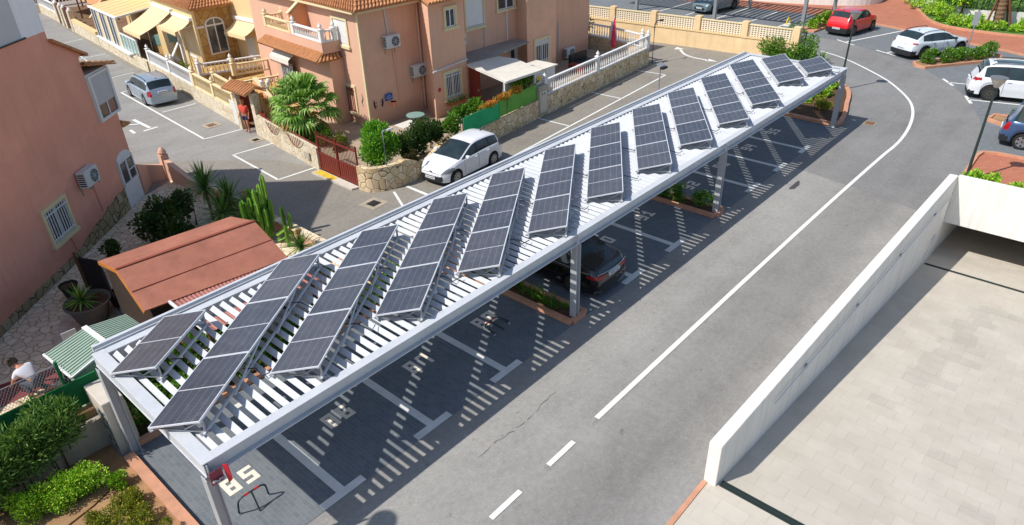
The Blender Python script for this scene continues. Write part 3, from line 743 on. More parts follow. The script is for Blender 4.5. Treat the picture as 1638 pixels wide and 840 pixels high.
# fold-down parking barriers
def barrier(x, y, rz, label, folded=False):
    t = thing('parking_barrier', label, 'parking barrier', (x, y, .01), rz, 'hoop barriers in the parking bays')
    M = ROOT[t.name]; w_, h_ = .325, .42
    fl = (lambda a, c_: M @ Vector((a, c_ * .93, .05 + c_ * .12))) if folded else (lambda a, c_: M @ Vector((a, -c_ * .15, c_)))
    pts = [fl(-w_, 0), fl(-w_ * .93, h_ * .7)] + [fl(-w_ * .93 + .14 * (1 - math.cos(k * PI / 8)), h_ * .7 + .14 * math.sin(k * PI / 8)) for k in range(1, 5)]
    pts = pts + [(fl(-(w_ * .93 - .14 * (1 - math.cos(k * PI / 8))) * -1, h_ * .7 + .14 * math.sin(k * PI / 8))) for k in range(4, 0, -1)] + [fl(w_ * .93, h_ * .7), fl(w_, 0)]
    mb = MB(); mb.tube(pts, .019, 8); mb.build('hoop', M_['dark_green_metal'], t, True)
    for s in (-1, 1): mb = MB(); mb.tube([fl(s * .06, h_ * .7 + .141), fl(s * .16, h_ * .7 + .141)], .0225, 8); mb.build('reflector', M_['red_paint'], t, True)
    mb = MB(); mb.tube([fl(0, h_ * .7 + .14), M @ Vector((.0, -.24 if not folded else -.08, .01))], .017, 8); mb.build('stay', M_['dark_green_metal'], t, True)
    for a in (-w_, w_):
        mb = MB(); q = M @ Vector((a, 0, 0)); mb.cyl(q, q + Vector((0, 0, .03)), .045, .03, 10); mb.build('foot', M_['galv'], t)
barrier(-1.355, -.13, R(-2), 'raised green hoop barrier with red bands in bay 85')
barrier(6.25, .02, R(5), 'folded hoop barrier with red bands in bay 88', True)
# ------------------------------------------------------------------ building helpers
class Frame:
    """upright wall plane: o = 2-D origin, a = direction in degrees, side = +1 when the outward normal is to the right of u"""
    def __init__(s, o, a, side=1):
        s.o = Vector((o[0], o[1], 0)); s.u = Vector((math.cos(R(a)), math.sin(R(a)), 0)); s.n = Vector((s.u.y, -s.u.x, 0)) * side
    def p(s, a, z, d=0.0): return s.o + s.u * a + s.n * d + Vector((0, 0, z))
    def box(s, mb, a0, a1, z0, z1, d0, d1):
        vs = [s.p(a, z, d) for d in (d0, d1) for a, z in ((a0, z0), (a1, z0), (a1, z1), (a0, z1))]
        return mb.add(vs, [(0, 3, 2, 1), (4, 5, 6, 7), (0, 1, 5, 4), (1, 2, 6, 5), (2, 3, 7, 6), (3, 0, 4, 7)])
    def poly(s, mb, pts, d0, d1):
        return mb.ex([s.p(a, z, d0) for a, z in pts], s.n * (d1 - d0))

def window(F, par, a0, a1, z0, z1, kind='panes', surround=None, sur_w=.11, grille=None, shut=0.0, mullions=1, frame='trim_white', nbars=7):
    """window set on wall plane F: surround, frame, panes, roller shutter, bars"""
    mb = MB()
    if surround:
        w_ = sur_w; e = .07
        F.box(mb, a0 - w_, a0, z0 - .002, z1 + .002, -.02, e); F.box(mb, a1, a1 + w_, z0 - .002, z1 + .002, -.02, e)
        F.box(mb, a0 - w_, a1 + w_, z1 + .003, z1 + w_, -.02, e + .004); F.box(mb, a0 - w_ - .05, a1 + w_ + .05, z0 - w_, z0 - .003, -.02, e + .05)
        win = mb.build('window', M_[surround], par)
    else:
        F.box(mb, a0 - .03, a1 + .03, z0 - .05, z0 - .004, -.02, .05); win = mb.build('window', M_[frame], par)
    mb = MB(); t_ = .05; zs = z1 - (z1 - z0) * shut
    for q in ((a0, a0 + t_), (a1 - t_, a1)): F.box(mb, q[0], q[1], z0, z1, .001, .022)
    F.box(mb, a0 + t_, a1 - t_, z0, z0 + t_, .001, .022); F.box(mb, a0 + t_, a1 - t_, z1 - t_, z1, .001, .022)
    for k in range(mullions):
        c_ = a0 + (a1 - a0) * (k + 1) / (mullions + 1); F.box(mb, c_ - .028, c_ + .028, z0 + t_, z1 - t_, .001, .0215)
    mb.build('frame', M_[frame], win)
    if shut < .99:
        mb = MB(); F.box(mb, a0 + .02, a1 - .02, z0 + .02, zs, .002, .012); mb.build('pane', M_['glass_window'], win)
    if shut > 0:
        mb = MB(); k = int((z1 - zs) / .055)
        for i in range(k): F.box(mb, a0 + .03, a1 - .03, zs + i * .055 + .003, zs + (i + 1) * .055 - .003, .014, .026)
        F.box(mb, a0 + .03, a1 - .03, zs + .001, z1 - .01, .010, .0195)
        mb.build('roller_shutter', M_['trim_white' if kind != 'grey' else 'grey_shutter'], win)
    if grille:
        mb = MB()
        for k in range(nbars): c_ = a0 + (a1 - a0) * (k + .5) / nbars; F.box(mb, c_ - .012, c_ + .012, z0 + .02, z1 - .02, .05, .074)
        for z in (z0 + .1, z1 - .15): F.box(mb, a0 - .04, a1 + .04, z, z + .03, .045, .0795)
        mb.build('grille', M_[grille], win)
    return win

def aircon(F, a, z, label, w_=.82, h_=.56, d_=.3, off=.06):
    t = thing('air_conditioner', label, 'air conditioner', tuple(F.p(a, z, off + d_ / 2)))
    mb = MB(); F.box(mb, a - w_ / 2, a + w_ / 2, z, z + h_, off, off + d_); mb.build('casing', M_['plastic_white'], t, bevel=.02)
    mb = MB(); c_ = F.p(a + .1, z + h_ / 2, off + d_)
    mb.cyl(c_, c_ + F.n * .012, .215, .215, 20); mb.build('fan', M_['fan_black'], t)
    mb = MB()
    for r_ in (.07, .14, .215):
        pts = [c_ + F.n * .018 + F.u * (r_ * math.cos(k * PI / 10)) + Vector((0, 0, r_ * math.sin(k * PI / 10))) for k in range(21)]
        mb.tube(pts, .008, 4)
    for k in range(4):
        d = F.u * math.cos(k * PI / 4) + Vector((0, 0, math.sin(k * PI / 4))); mb.bar(c_ + F.n * .018 - d * .21, c_ + F.n * .018 + d * .21, .01, .01)
    mb.build('fan_guard', M_['grey_shutter'], t)
    mb = MB()
    for k in range(6): F.box(mb, a - w_ / 2 - .004, a - w_ / 2 + .02, z + .07 + k * .075, z + .11 + k * .075, off + .04, off + d_ - .04)
    mb.build('side_vents', M_['fan_black'], t)
    for s in (-.28, .28): mb = MB(); F.box(mb, a + s - .02, a + s + .02, z - .045, z - .002, .0, off + d_); F.box(mb, a + s - .02, a + s + .02, z - .3, z - .046, .0, .03); mb.build('bracket', M_['galv'], t)
    return t

def tile_slope(mb, p0, p1, q1, q0, pitch=.2, r=.075):
    """rows of barrel tiles on the quad eave p0-p1, ridge q0-q1"""
    p0, p1, q0, q1 = map(Vector, (p0, p1, q0, q1)); n = max(1, int((p1 - p0).length / pitch))
    nrm = (p1 - p0).cross(q0 - p0).normalized()
    if nrm.z < 0: nrm = -nrm
    th = nrm * -.05
    mb.add([p0, p1, q1, q0, p0 + th, p1 + th, q1 + th, q0 + th], [(0, 1, 2, 3), (7, 6, 5, 4), (0, 4, 5, 1), (1, 5, 6, 2), (2, 6, 7, 3), (3, 7, 4, 0)])
    for k in range(n):
        f = (k + .5) / n; a = p0.lerp(p1, f); b = q0.lerp(q1, f); L = (b - a).length; m = max(1, int(L / .38)); d = (b - a) / m
        e = (p1 - p0).normalized()
        for j in range(m):
            A = a + d * j; B = a + d * (j + 1.04); vs = []; ns = 6
            for P, rr, l in ((A, r, .035), (B, r * .8, .012)):
                for i in range(ns + 1):
                    an = PI * i / ns; vs.append(P + e * (rr * math.cos(an)) + nrm * (rr * math.sin(an) + l - .01))
            mb.add(vs, [(i, i + 1, ns + 2 + i, ns + 1 + i) for i in range(ns)] + [tuple(range(ns + 1))])
    return mb

BAL = {}
def baluster_mesh(mat, h=.55):
    key = (mat, round(h, 3))
    if key not in BAL:
        mb = MB(); prof = [(.04, 0), (.04, .06), (.022, .08), (.036, .25), (.042, .32), (.024, .55), (.018, .75), (.032, .82), (.022, .86), (.036, .94), (.036, 1.0)]
        mb.lathe((0, 0, 0), [(r_, z * h) for r_, z in prof], 8)
        o = mb.build('baluster', M_[mat], None, True); BAL[key] = o.data; bpy.data.objects.remove(o)
    return BAL[key]
def balustrade(par, pts, mat, h=.55, spacing=.19, posts=True, base=True, plinth=.07, finial=True):
    """pts: 3-D path of the foot; adds rails, individual balusters and posts with finials to par"""
    pts = [Vector(p) for p in pts]; M = M_[mat]
    mi = world_of(par).inverted()
    for a, b in zip(pts[:-1], pts[1:]):
        mb = MB(); up = Vector((0, 0, 1))
        mb.bar(a + up * (h + plinth + .04), b + up * (h + plinth + .04), .15, .08); mb.build('handrail', M, par, bevel=.01)
        mb = MB(); mb.bar(a + up * (plinth / 2), b + up * (plinth / 2), .15, plinth); mb.build('bottom_rail', M, par, bevel=.01)
        L = (b - a).length; n = int((L - .2) / spacing)
        for k in range(n):
            p = a.lerp(b, (.1 + (k + .5) * (L - .2) / n) / L)
            o = bpy.data.objects.new('baluster', baluster_mesh(mat, h)); COL.objects.link(o); o.parent = par; o.location = mi @ (p + up * plinth)
    if posts:
        for p in pts:
            mb = MB(); mb.box((p.x - .1, p.y - .1, p.z), (p.x + .1, p.y + .1, p.z + h + plinth + .1)); mb.box((p.x - .13, p.y - .13, p.z + h + plinth + .101), (p.x + .13, p.y + .13, p.z + h + plinth + .15))
            po = mb.build('post', M, par, bevel=.01)
            if finial:
                mb = MB(); mb.lathe((p.x, p.y, p.z + h + plinth + .151), [(.08, 0), (.05, .03), (.1, .1), (.08, .17), (.03, .22), (.0, .3)], 10); mb.build('finial', M, po, True)

def pipe(par, pts, r=.035, mat='trim_white', name='downpipe'):
    mb = MB(); mb.tube(pts, r, 8); return mb.build(name, M_[mat], par, True)

# ------------------------------------------------------------------ tall red-brown house on the left
L_ = Frame((3.9, 16.85), 43)
h1 = thing('terracotta_house', 'tall terracotta rendered house with white attic and grey shutters beside the yard', 'house', (3.9, 16.85, 0))
mb = MB(); L_.poly(mb, [(-16, -.1), (0, -.1), (0, 3.38), (-1.25, 3.38), (-1.25, 5.62), (-1.05, 5.74), (-2.52, 6.46), (-2.52, 6.8), (-9.2, 6.8), (-9.8, 4.6), (-11.8, 3.8), (-12.5, 2.6), (-16, 2.4)], -6.5, 0)
mb.build('wall', M_['plaster_red'], h1)
mb = MB(); L_.poly(mb, [(-6.7, 6.802), (-2.54, 6.802), (-2.54, 9.15), (-6.7, 9.15)], -4.5, .02)
att = mb.build('attic', plain('attic_white', lin(250, 250, 250, .93), .85, 0, .04, .8, 60, .1, .3, .1), h1)
mb = MB(); L_.poly(mb, [(-6.9, 9.152), (-2.3, 9.152), (-2.3, 9.3), (-6.9, 9.3)], -4.8, .35); mb.build('attic_roof', M_['roof_tile'], h1)
window(L_, h1, -4.8, -3.72, 6.86, 8.7, 'grey', None, shut=.995, mullions=0, frame='grey_shutter')
mb = MB(); L_.box(mb, -4.9, -3.6, 6.803, 6.85, .021, .07); mb.build('sill', M_['black_plastic'], h1)
mb = MB(); A = lambda a, z, d: L_.p(a, z, d)
mb.add([A(-.85, 5.62, .14), A(-2.52, 6.46, .14), A(-2.52, 6.46, -6.5), A(-.85, 5.62, -6.5), A(-.85, 5.72, .14), A(-2.52, 6.56, .14), A(-2.52, 6.56, -6.5), A(-.85, 5.72, -6.5)], [(0, 1, 2, 3), (7, 6, 5, 4), (0, 4, 5, 1), (1, 5, 6, 2), (2, 6, 7, 3), (3, 7, 4, 0)])
mb.build('roof', M_['roof_tile'], h1)
# glazed bay above the low extension
mb = MB(); L_.box(mb, -1.28, .18, 3.382, 5.06, -1.9, .04); bay = mb.build('bay_window', M_['plaster_white'], h1)
mb = MB()
for q in ((-1.26, -1.14, 3.40, 5.0), (.04, .17, 3.40, 5.0)): L_.box(mb, *q, .041, .10)
L_.box(mb, -1.14, .04, 3.40, 3.5, .041, .098); L_.box(mb, -1.14, .04, 4.92, 5.0, .041, .098); L_.box(mb, -.57, -.51, 3.5, 3.98, .041, .08)
mb.build('frame', M_['trim_white'], bay)
mb = MB(); L_.box(mb, -1.14, .04, 3.5, 3.95, .041, .055); mb.build('pane', M_['glass_window'], bay)
mb = MB()
for k in range(17): L_.box(mb, -1.13, .03, 3.955 + k * .057, 4.008 + k * .057, .043, .07)
mb.build('roller_shutter', M_['grey_shutter'], bay)
mb = MB(); tile_slope(mb, A(.62, 5.02, .2), A(.62, 5.02, -1.9), A(-1.24, 5.42, -1.9), A(-1.24, 5.42, .2)); mb.build('bay_roof', M_['roof_tile'], h1)
mb = MB(); L_.poly(mb, [(.0, 2.78), (.55, 2.74), (.55, 2.82), (.0, 3.06)], -1.2, .06); mb.build('ledge', M_['roof_tile'], h1)
# lower windows
window(L_, h1, -5.80, -4.66, 1.02, 2.08, 'panes', 'trim_cream', .12, 'trim_white', .0, 1, 'trim_white', 9)
mb = MB(); arc = [(-1.16, .0)] + [(-1.16, 1.72)] + [(-.58 - .58 * math.cos(k * PI / 10), 1.72 + .36 * math.sin(k * PI / 10)) for k in range(1, 10)] + [(-.0, 1.72), (-.0, .0)]
L_.poly(mb, [(a, z) for a, z in arc if z > -1], .002, .022); aw = mb.build('arched_window', M_['trim_white'], h1)
mb = MB(); L_.box(mb, -1.05, -.62, .95, 1.70, .023, .028); L_.box(mb, -.54, -.1, .95, 1.70, .023, .028); mb.build('pane', M_['glass_window'], aw)
mb = MB()
for q in ((-1.12, -1.06), (-.62, -.54), (-.09, -.03)): L_.box(mb, q[0], q[1], .9, 1.75, .029, .06)
L_.box(mb, -1.12, -.03, .86, .935, .029, .07); L_.box(mb, -.54, -.09, 1.28, 1.32, .029, .045); L_.box(mb, -1.12, -.03, 1.755, 1.83, .029, .058); mb.build('frame', M_['trim_white'], aw)
g = random.Random(3); top = [(-4.6, .3)] + [(-4.5 + .28 * k, .35 + .45 * min(1, k / 9) + g.uniform(-.06, .06)) for k in range(13)] + [(-1.2, .78)]
mb = MB(); L_.poly(mb, [(-4.6, .0), (-1.18, .0)] + top[::-1], .001, .03); L_.poly(mb, [(-16, .0), (-4.61, .0), (-4.61, .27), (-16, .27)], .001, .025)
mb.build('stone_skirting', stonemat('stone_skirt', [lin(196, 180, 140, .7), lin(176, 160, 122, .66), lin(208, 194, 160, .72)], lin(120, 104, 80, .5), 2.8, .05), h1)
for pts in ([(-2.95, 2.1), (-2.85, .75)], [(-5.0, .92), (-4.9, .3)], [(-4.95, .32), (-6.2, .3), (-6.25, .12)], [(-3.0, 2.2), (-5.2, 2.16)]):
    mb = MB(); mb.tube([L_.p(a, z, .025) for a, z in pts], .018, 6); mb.build('cable_duct', M_['plaster_red'], h1)
aircon(L_, -3.3, 1.96, 'grey air conditioner on the shaded terracotta wall above the barred window')

# yard behind the carport ------------------------------------------------
sheet('yard_path', [(-9, 4.45), (-2.3, 4.45), (-2.3, 3.5), (5.55, 3.5), (5.6, 17.6), (3.9, 16.8), (-9, 4.75)], .010, M_['flagstone'])
sheet('yard_gravel', [(-2.7, 7.6), (-2.2, 8.6), (-1.45, 10.1), (-.2, 10.6), (.9, 9.4), (1.2, 6.2), (-2.0, 6.2)], .014, M_['gravel'])
sheet('yard_tiles', [(-4.0, 4.5), (-2.2, 4.5), (-2.0, 6.0), (1.1, 5.9), (1.1, 6.9), (-.4, 8.0), (-2.0, 7.0), (-4.0, 6.9)], .018, M_['terracotta_tile'])
sheet('yard_step', [(-3.9, 7.2), (-2.0, 7.2), (-1.6, 7.6), (-3.9, 8.3)], .016, plain('red_floor', lin(150, 70, 70, .7), .9, 0, .15, 3, 40))
# boundary wall of the yard on the street
t = thing('yard_wall', 'low orange rendered garden wall with a pale post by the street', 'wall', (5.4, 17, 0))
mb = MB(); wall_strip(mb, [(3.95, 17.0), (4.6, 17.9), (5.35, 17.75)], .18, 0, [1.25, .8, .6]); wall_strip(mb, [(5.35, 17.6), (5.4, 15.8), (5.5, 13.6)], .2, 0, [.85, .5, .5]); wall_strip(mb, [(5.5, 13.58), (5.62, 9), (5.62, 4.2)], .2, 0, .45)
mb.build('wall_face', M_['plaster_peach'], t)
mb = MB(); mb.box((5.2, 17.62, 0), (5.5, 17.92, 1.05)); mb.lathe((5.35, 17.77, 1.051), [(.13, 0), (.17, .08), (.12, .2), (.05, .28), (0, .3)], 10); mb.build('post', M_['plaster_peach'], t)
mb = MB(); wall_strip(mb, [(5.4, 15.79), (5.5, 13.6)], .3, .505, .56); wall_strip(mb, [(5.5, 13.4), (5.62, 9.0), (5.62, 4.2)], .3, .455, .5); mb.build('coping', M_['flagstone'], t)
t = thing('concrete_slab_cover', 'small pale concrete cover leaning on the yard wall by the street', 'cover', (5.9, 15.2, 0))
mb = MB(); mb.box((5.62, 14.9, .0), (6.1, 15.5, .14)); mb.build('slab', M_['concrete_pale'], t, bevel=.02)
mb = MB(); mb.box((5.75, 15.05, .141), (5.97, 15.35, .16)); mb.build('lid', M_['grey_shutter'], t)
# shed with the red felt roof
t = thing('red_roof_shed', 'garden shed with a red felt gable roof and orange timber edge', 'shed', (1.5, 7, 0))
a0, a1 = -.40, 3.32; yr = lambda x: 7.18 - .095 * (x + .4)
mb = MB()
def slab4(mb, A_, B_, C_, D_, th=.04):
    n = (Vector(B_) - Vector(A_)).cross(Vector(D_) - Vector(A_)).normalized() * th
    if n.z > 0: n = -n
    vs = [Vector(v) for v in (A_, B_, C_, D_)]; mb.add(vs + [v + n for v in vs], [(0, 1, 2, 3), (7, 6, 5, 4), (0, 4, 5, 1), (1, 5, 6, 2), (2, 6, 7, 3), (3, 7, 4, 0)])
rz0 = 2.32
slab4(mb, (a0, yr(a0), rz0), (a1, yr(a1), rz0), (a1 + .12, yr(a1) + 1.75, 1.86), (a0 + .12, yr(a0) + 1.75, 1.86))
slab4(mb, (a0, yr(a0) - .003, rz0), (a1, yr(a1) - .003, rz0), (a1 - .06, yr(a1) - 1.62, 1.72), (a0 - .1, yr(a0) - 1.50, 1.74))
rf = mb.build('roof', M_['roof_felt_red'], t)
mb = MB()
for k in (.85,): mb.bar((a0 - .06 * k, yr(a0) - k, rz0 - .38 * k + .012), (a1 - .03 * k, yr(a1) - k, rz0 - .37 * k + .012), .03, .012)
mb.bar((a0, yr(a0), rz0 + .01), (a1, yr(a1), rz0 + .01), .10, .02); mb.build('felt_seam', plain('felt_dark', lin(158, 84, 64, .7), .9, 0, .15, 3, 50), rf)
mb = MB()
mb.bar((a0 - .01, yr(a0), rz0 - .06), (a0 + .1, yr(a0) + 1.75, 1.80), .03, .1); mb.bar((a0 - .01, yr(a0), rz0 - .06), (a0 - .11, yr(a0) - 1.5, 1.68), .03, .1); mb.build('bargeboard', M_['wood_orange'], t)
mb = MB(); mb.prism([(a0 + .15, yr(a0) + 1.5), (a1 - .1, yr(a1) + 1.5), (a1 - .2, yr(a1) - 1.35), (a0 + .1, yr(a0) - 1.3)], 0, 1.68); mb.build('wall', plain('wood_dark', lin(62, 48, 38, .6), .9, 0, .25, 5, 40), t)
t = thing('lean_to_roof', 'brown corrugated lean-to roof between the red shed and the carport', 'roof', (1.6, 4.8, 0))
mb = MB(); x = .12
while x < 3.3:
    for k in (0, 1):
        z0 = 1.70 + (.022 if k else 0); y0 = 5.86 - .095 * x
        mb.add([(x, y0, z0), (x + .05, y0, 1.70 + (0 if k else .022)), (x + .05, 3.75, 1.60 + (0 if k else .022)), (x, 3.75, z0 - .10)], [(0, 1, 2, 3)]); x += .05
mb.build('sheet_roof', M_['roof_sheet_brown'], t)
mb = MB(); mb.bar((.1, 5.86, 1.73), (.1, 3.75, 1.63), .06, .06); mb.build('edge_strip', M_['trim_white'], t)
mb = MB()
for x in (.2, 3.1): mb.bar((x, 3.9, 0), (x, 3.9, 1.58), .07, .07)
mb.bar((.1, 3.9, 1.56), (3.3, 3.9, 1.56), .06, .06); mb.build('support_post', M_['wood_brown'], t)
mb = MB(); mb.bar((2.55, 4.6, 1.64), (2.55, 4.6, 1.95), .05, .05); mb.build('vent_stub', M_['galv'], t)
# timber bench frame next to the shed
t = thing('wooden_rack', 'small brown wooden rack in front of the red roofed shed', 'rack', (-.1, 5.5, 0))
mb = MB()
for x in (-.35, .05): mb.bar((x, 5.3, 0), (x, 5.3, .7), .05, .05); mb.bar((x, 5.75, 0), (x, 5.75, 1.0), .05, .05); mb.bar((x, 5.3, .55), (x, 5.75, .6), .04, .04)
mb.build('frame', M_['wood_brown'], t)
mb = MB()
for k in range(4): mb.bar((-.4, 5.33 + .1 * k, .6), (.1, 5.33 + .1 * k, .6), .099, .02)
mb.build('shelf', M_['wood_brown'], t)
mb = MB(); mb.bar((-.45, 5.75, 1.03), (.12, 5.75, 1.03), .05, .05); mb.build('top_rail', M_['wood_brown'], t)
# green metal shed
t = thing('green_metal_shed', 'small pale green metal shed with ribbed twin roof', 'shed', (-1.7, 5.4, 0))
RA, RB_ = Vector((-1.73, 6.12, 1.72)), Vector((-1.64, 4.88, 1.72))
EL0, EL1 = Vector((-2.72, 5.95, 1.60)), Vector((-2.62, 4.55, 1.60)); ER0, ER1 = Vector((-.80, 6.12, 1.60)), Vector((-.74, 5.14, 1.60))
GR = plain('shed_green', lin(180, 204, 184, .68), .45, 0, .08, 2, 40, 0, .5, .1); GRD = plain('shed_green_dark', lin(150, 184, 162, .8), .5, 0, .08, 2, 40)
for A0, A1, B0, B1 in ((EL0, EL1, RA, RB_), (ER0, ER1, RA, RB_)):
    mb = MB(); slab4(mb, A0, A1, B1, B0, .02)
    nr = 13; nrm = Vector((0, 0, 1))
    for k in range(nr):
        f = (k + .5) / nr; mb.bar(A0.lerp(A1, f) + Vector((0, 0, .012)), B0.lerp(B1, f) + Vector((0, 0, .012)), .035, .02)
    mb.build('roof_panel', GR, t)
mb = MB(); mb.bar(RA + Vector((0, .02, .02)), RB_ + Vector((0, -.02, .02)), .12, .03); mb.bar(EL0, EL1, .05, .04); mb.bar(EL1, RB_, .04, .04); mb.build('ridge_strip', M_['trim_white'], t)
mb = MB(); mb.prism([(-2.64, 5.85), (-2.56, 4.66), (-1.64, 4.98), (-.82, 5.22), (-.88, 6.02), (-1.73, 6.02)], 0, 1.57); mb.build('wall', GRD, t)
# white chair behind the shed
t = thing('plastic_chair', 'small white plastic chair behind the green shed', 'chair', (-1.75, 7.7, 0))
mb = MB(); mb.box((-1.95, 7.5, .40), (-1.6, 7.85, .43)); mb.build('seat', M_['plastic_white'], t)
mb = MB(); mb.bar((-1.95, 7.86, .43), (-1.6, 7.86, .43), .02, .02); mb.ex([(-1.95, 7.85, .43), (-1.6, 7.85, .43), (-1.6, 7.92, .8), (-1.95, 7.92, .8)], (0, .02, 0)); mb.build('backrest', M_['plastic_white'], t)
for x, y in ((-1.93, 7.52), (-1.62, 7.52), (-1.93, 7.83), (-1.62, 7.83)):
    mb = MB(); mb.cyl((x, y, 0), (x, y, .4), .018, n=6); mb.build('leg', M_['plastic_white'], t)
# black mesh screen
t = thing('mesh_screen', 'black shade mesh screen on a wooden post beside the red roofed shed', 'screen', (-.3, 10.9, 0))
mb = MB(); mb.ex([(-.33, 10.85, .05), (-.05, 10.1, .05), (-.25, 8.9, .05), (-.25, 8.9, 1.5), (-.05, 10.1, 1.34), (-.33, 10.85, 1.3)], (.01, .004, 0))
mb.build('mesh', plain('mesh_black', (.012, .012, .014), .9, 0, .3, 4, 60), t)
mb = MB(); mb.bar((-.36, 10.9, 0), (-.36, 10.9, 1.45), .07, .07); mb.build('post', M_['wood_brown'], t)
def pot(name, label, x, y, r, h, mat, z0=0.0, soil=True):
    t = thing(name, label, 'plant pot', (x, y, z0))
    mb = MB(); mb.lathe((x, y, z0), [(r * .62, 0), (r * .72, h * .3), (r * .93, h * .9), (r * 1.03, h * .93), (r * 1.03, h), (r * .95, h), (r * .9, h * .86)], 24); mb.build('pot_body', M_[mat], t, True)
    if soil:
        mb = MB(); mb.lathe((x, y, z0), [(0, h * .865), (r * .91, h * .86)], 24); mb.build('soil', M_['soil_dark'], t)
    return t
pot('plant_pot', 'very large grey tub holding a spiky yucca', -.82, 9.35, .60, .66, 'pot_grey')
pot('plant_pot', 'empty black pot beside the large grey tub', -.02, 9.55, .26, .46, 'pot_black', .0, False)
pot('plant_pot', 'terracotta pot with a dark plant by the stone skirting', .95, 12.2, .20, .34, 'terracotta')
pot('plant_pot', 'dark square tub against the terracotta wall behind the mesh screen', -.75, 11.2, .26, .42, 'pot_black')
t = thing('pot_saucer', 'round terracotta saucer lying on the gravel', 'saucer', (.1, 8.7, .02))
mb = MB(); mb.lathe((.1, 8.7, .02), [(.12, 0), (.17, .03), (.15, .03), (0, .02)], 16); mb.build('dish', M_['terracotta'], t)
# retaining wall, cabinet, screens at the planted bed
t = thing('retaining_wall', 'grey stained concrete wall behind the planted bed', 'wall', (-4, 4, 0))
mb = MB(); mb.box((-14, 3.86, -.1), (-2.5, 4.06, .78)); mb.build('wall_face', M_['concrete'], t, bevel=.01)
mb = MB(); mb.box((-14, 4.061, -.1), (-2.5, 4.3, .95)); mb.build('coping', plain('coping_tan', lin(176, 140, 100, .7), .9, 0, .15, 4, 40), t)
t = thing('green_turf_screen', 'dark green artificial turf screen on top of the concrete wall', 'screen', (-4, 4.4, .9))
mb = MB(); mb.box((-14, 4.36, .952), (-2.2, 4.40, 1.62)); mb.build('turf_panel', M_['green_screen_dark'], t)
t = thing('chain_link_fence', 'galvanised chain link fence with a green post beside the kneeling man', 'fence', (-3.6, 4.45, 1.6))
mb = MB()
x = -6.5
while x < -2.9:
    mb.bar((x, 4.44, 1.62), (x + .33, 4.44, 2.12), .006, .006); mb.bar((x + .33, 4.443, 1.62), (x, 4.443, 2.12), .006, .006); x += .066
mb.build('wire', M_['galv'], t)
mb = MB(); mb.bar((-6.5, 4.44, 2.13), (-2.82, 4.44, 2.13), .015, .015); mb.build('top_rail', M_['galv'], t)
for x in (-2.8, -4.9):
    mb = MB(); mb.cyl((x, 4.44, 0), (x, 4.44, 2.2), .035, n=8); mb.build('post', M_['green_screen_dark'], t)
t = thing('mesh_basket', 'tall black mesh basket next to the green fence post', 'basket', (-2.55, 4.9, 0))
mb = MB(); mb.lathe((-2.58, 5.15, .9), [(.15, 0), (.16, .65), (.13, .65), (.12, .05)], 14); mb.build('basket_body', M_['black_metal'], t)
mb = MB()
for k in range(14):
    a = k * PI / 7; mb.bar((-2.58 + .162 * math.cos(a), 5.15 + .162 * math.sin(a), .92), (-2.58 + .168 * math.cos(a + .6), 5.15 + .168 * math.sin(a + .6), 1.54), .012, .012)
mb.build('mesh', M_['galv'], t)
mb = MB(); mb.cyl((-2.58, 5.15, 0), (-2.58, 5.15, .9), .10, n=8); mb.build('stand', M_['black_metal'], t)
t = thing('meter_cabinet', 'pale concrete meter cabinet with peeling paint behind the near left carport post', 'cabinet', (-2.3, 3.8, 0))
mb = MB(); mb.box((-2.52, 3.37, -.05), (-2.08, 4.35, 1.42)); mb.build('cabinet_body', M_['concrete_pale'], t, bevel=.015)
mb = MB(); mb.box((-2.07, 3.44, .2), (-2.055, 4.0, 1.2)); mb.build('door', M_['concrete_pale'], t)
tt = NT('peeling'); n_ = tt.noise(9, 6, .75); MATS['peeling'] = tt.done(tt.ramp(n_, [(.45, lin(226, 216, 200, .74)), (.5, lin(96, 110, 124, .6))]), .9)
mb = MB(); mb.add([(-2.525, 3.40, .1), (-2.525, 3.40, 1.2), (-2.525, 4.1, .95), (-2.525, 4.25, .1)], [(0, 1, 2, 3)]); mb.build('peeling_patch', MATS['peeling'], t)

# ------------------------------------------------------------------ salmon house
FZ = .30
sheet('front_yard', [(9.75, 13.4), (9.75, 9.95), (10.2, 9.7), (11, 9.55), (20.4, 10.6), (31.9, 11.5), (32, 24), (12, 24), (10.6, 19.5)], FZ, plain('patio', lin(196, 176, 150, .7), .9, 0, .15, 2, 40, .2))
h2 = thing('salmon_house', 'two storey salmon house with pale window surrounds, tiled roof and balcony', 'house', (13.8, 15.1, 0))
FP = [(13.8, 15.1), (17.35, 15.1), (16.62, 13.62), (18.88, 13.66), (18.9, 15.1), (24.3, 15.15), (24.05, 14.2), (26.6, 14.25), (26.7, 15.5), (31.6, 15.6), (32.0, 26), (14.95, 26)]
mb = MB(); mb.prism(FP, .2, 5.55); mb.build('wall', M_['plaster_salmon'], h2)
FF = Frame((13.8, 15.1), 0); FB = Frame((16.62, 13.62), 1.0); FR = Frame((24.05, 14.2), 1.1); F5 = Frame((26.7, 15.5), 1.2); FM = Frame((18.9, 15.1), .5)
FL = Frame((13.8, 15.1), 84, -1)          # left face
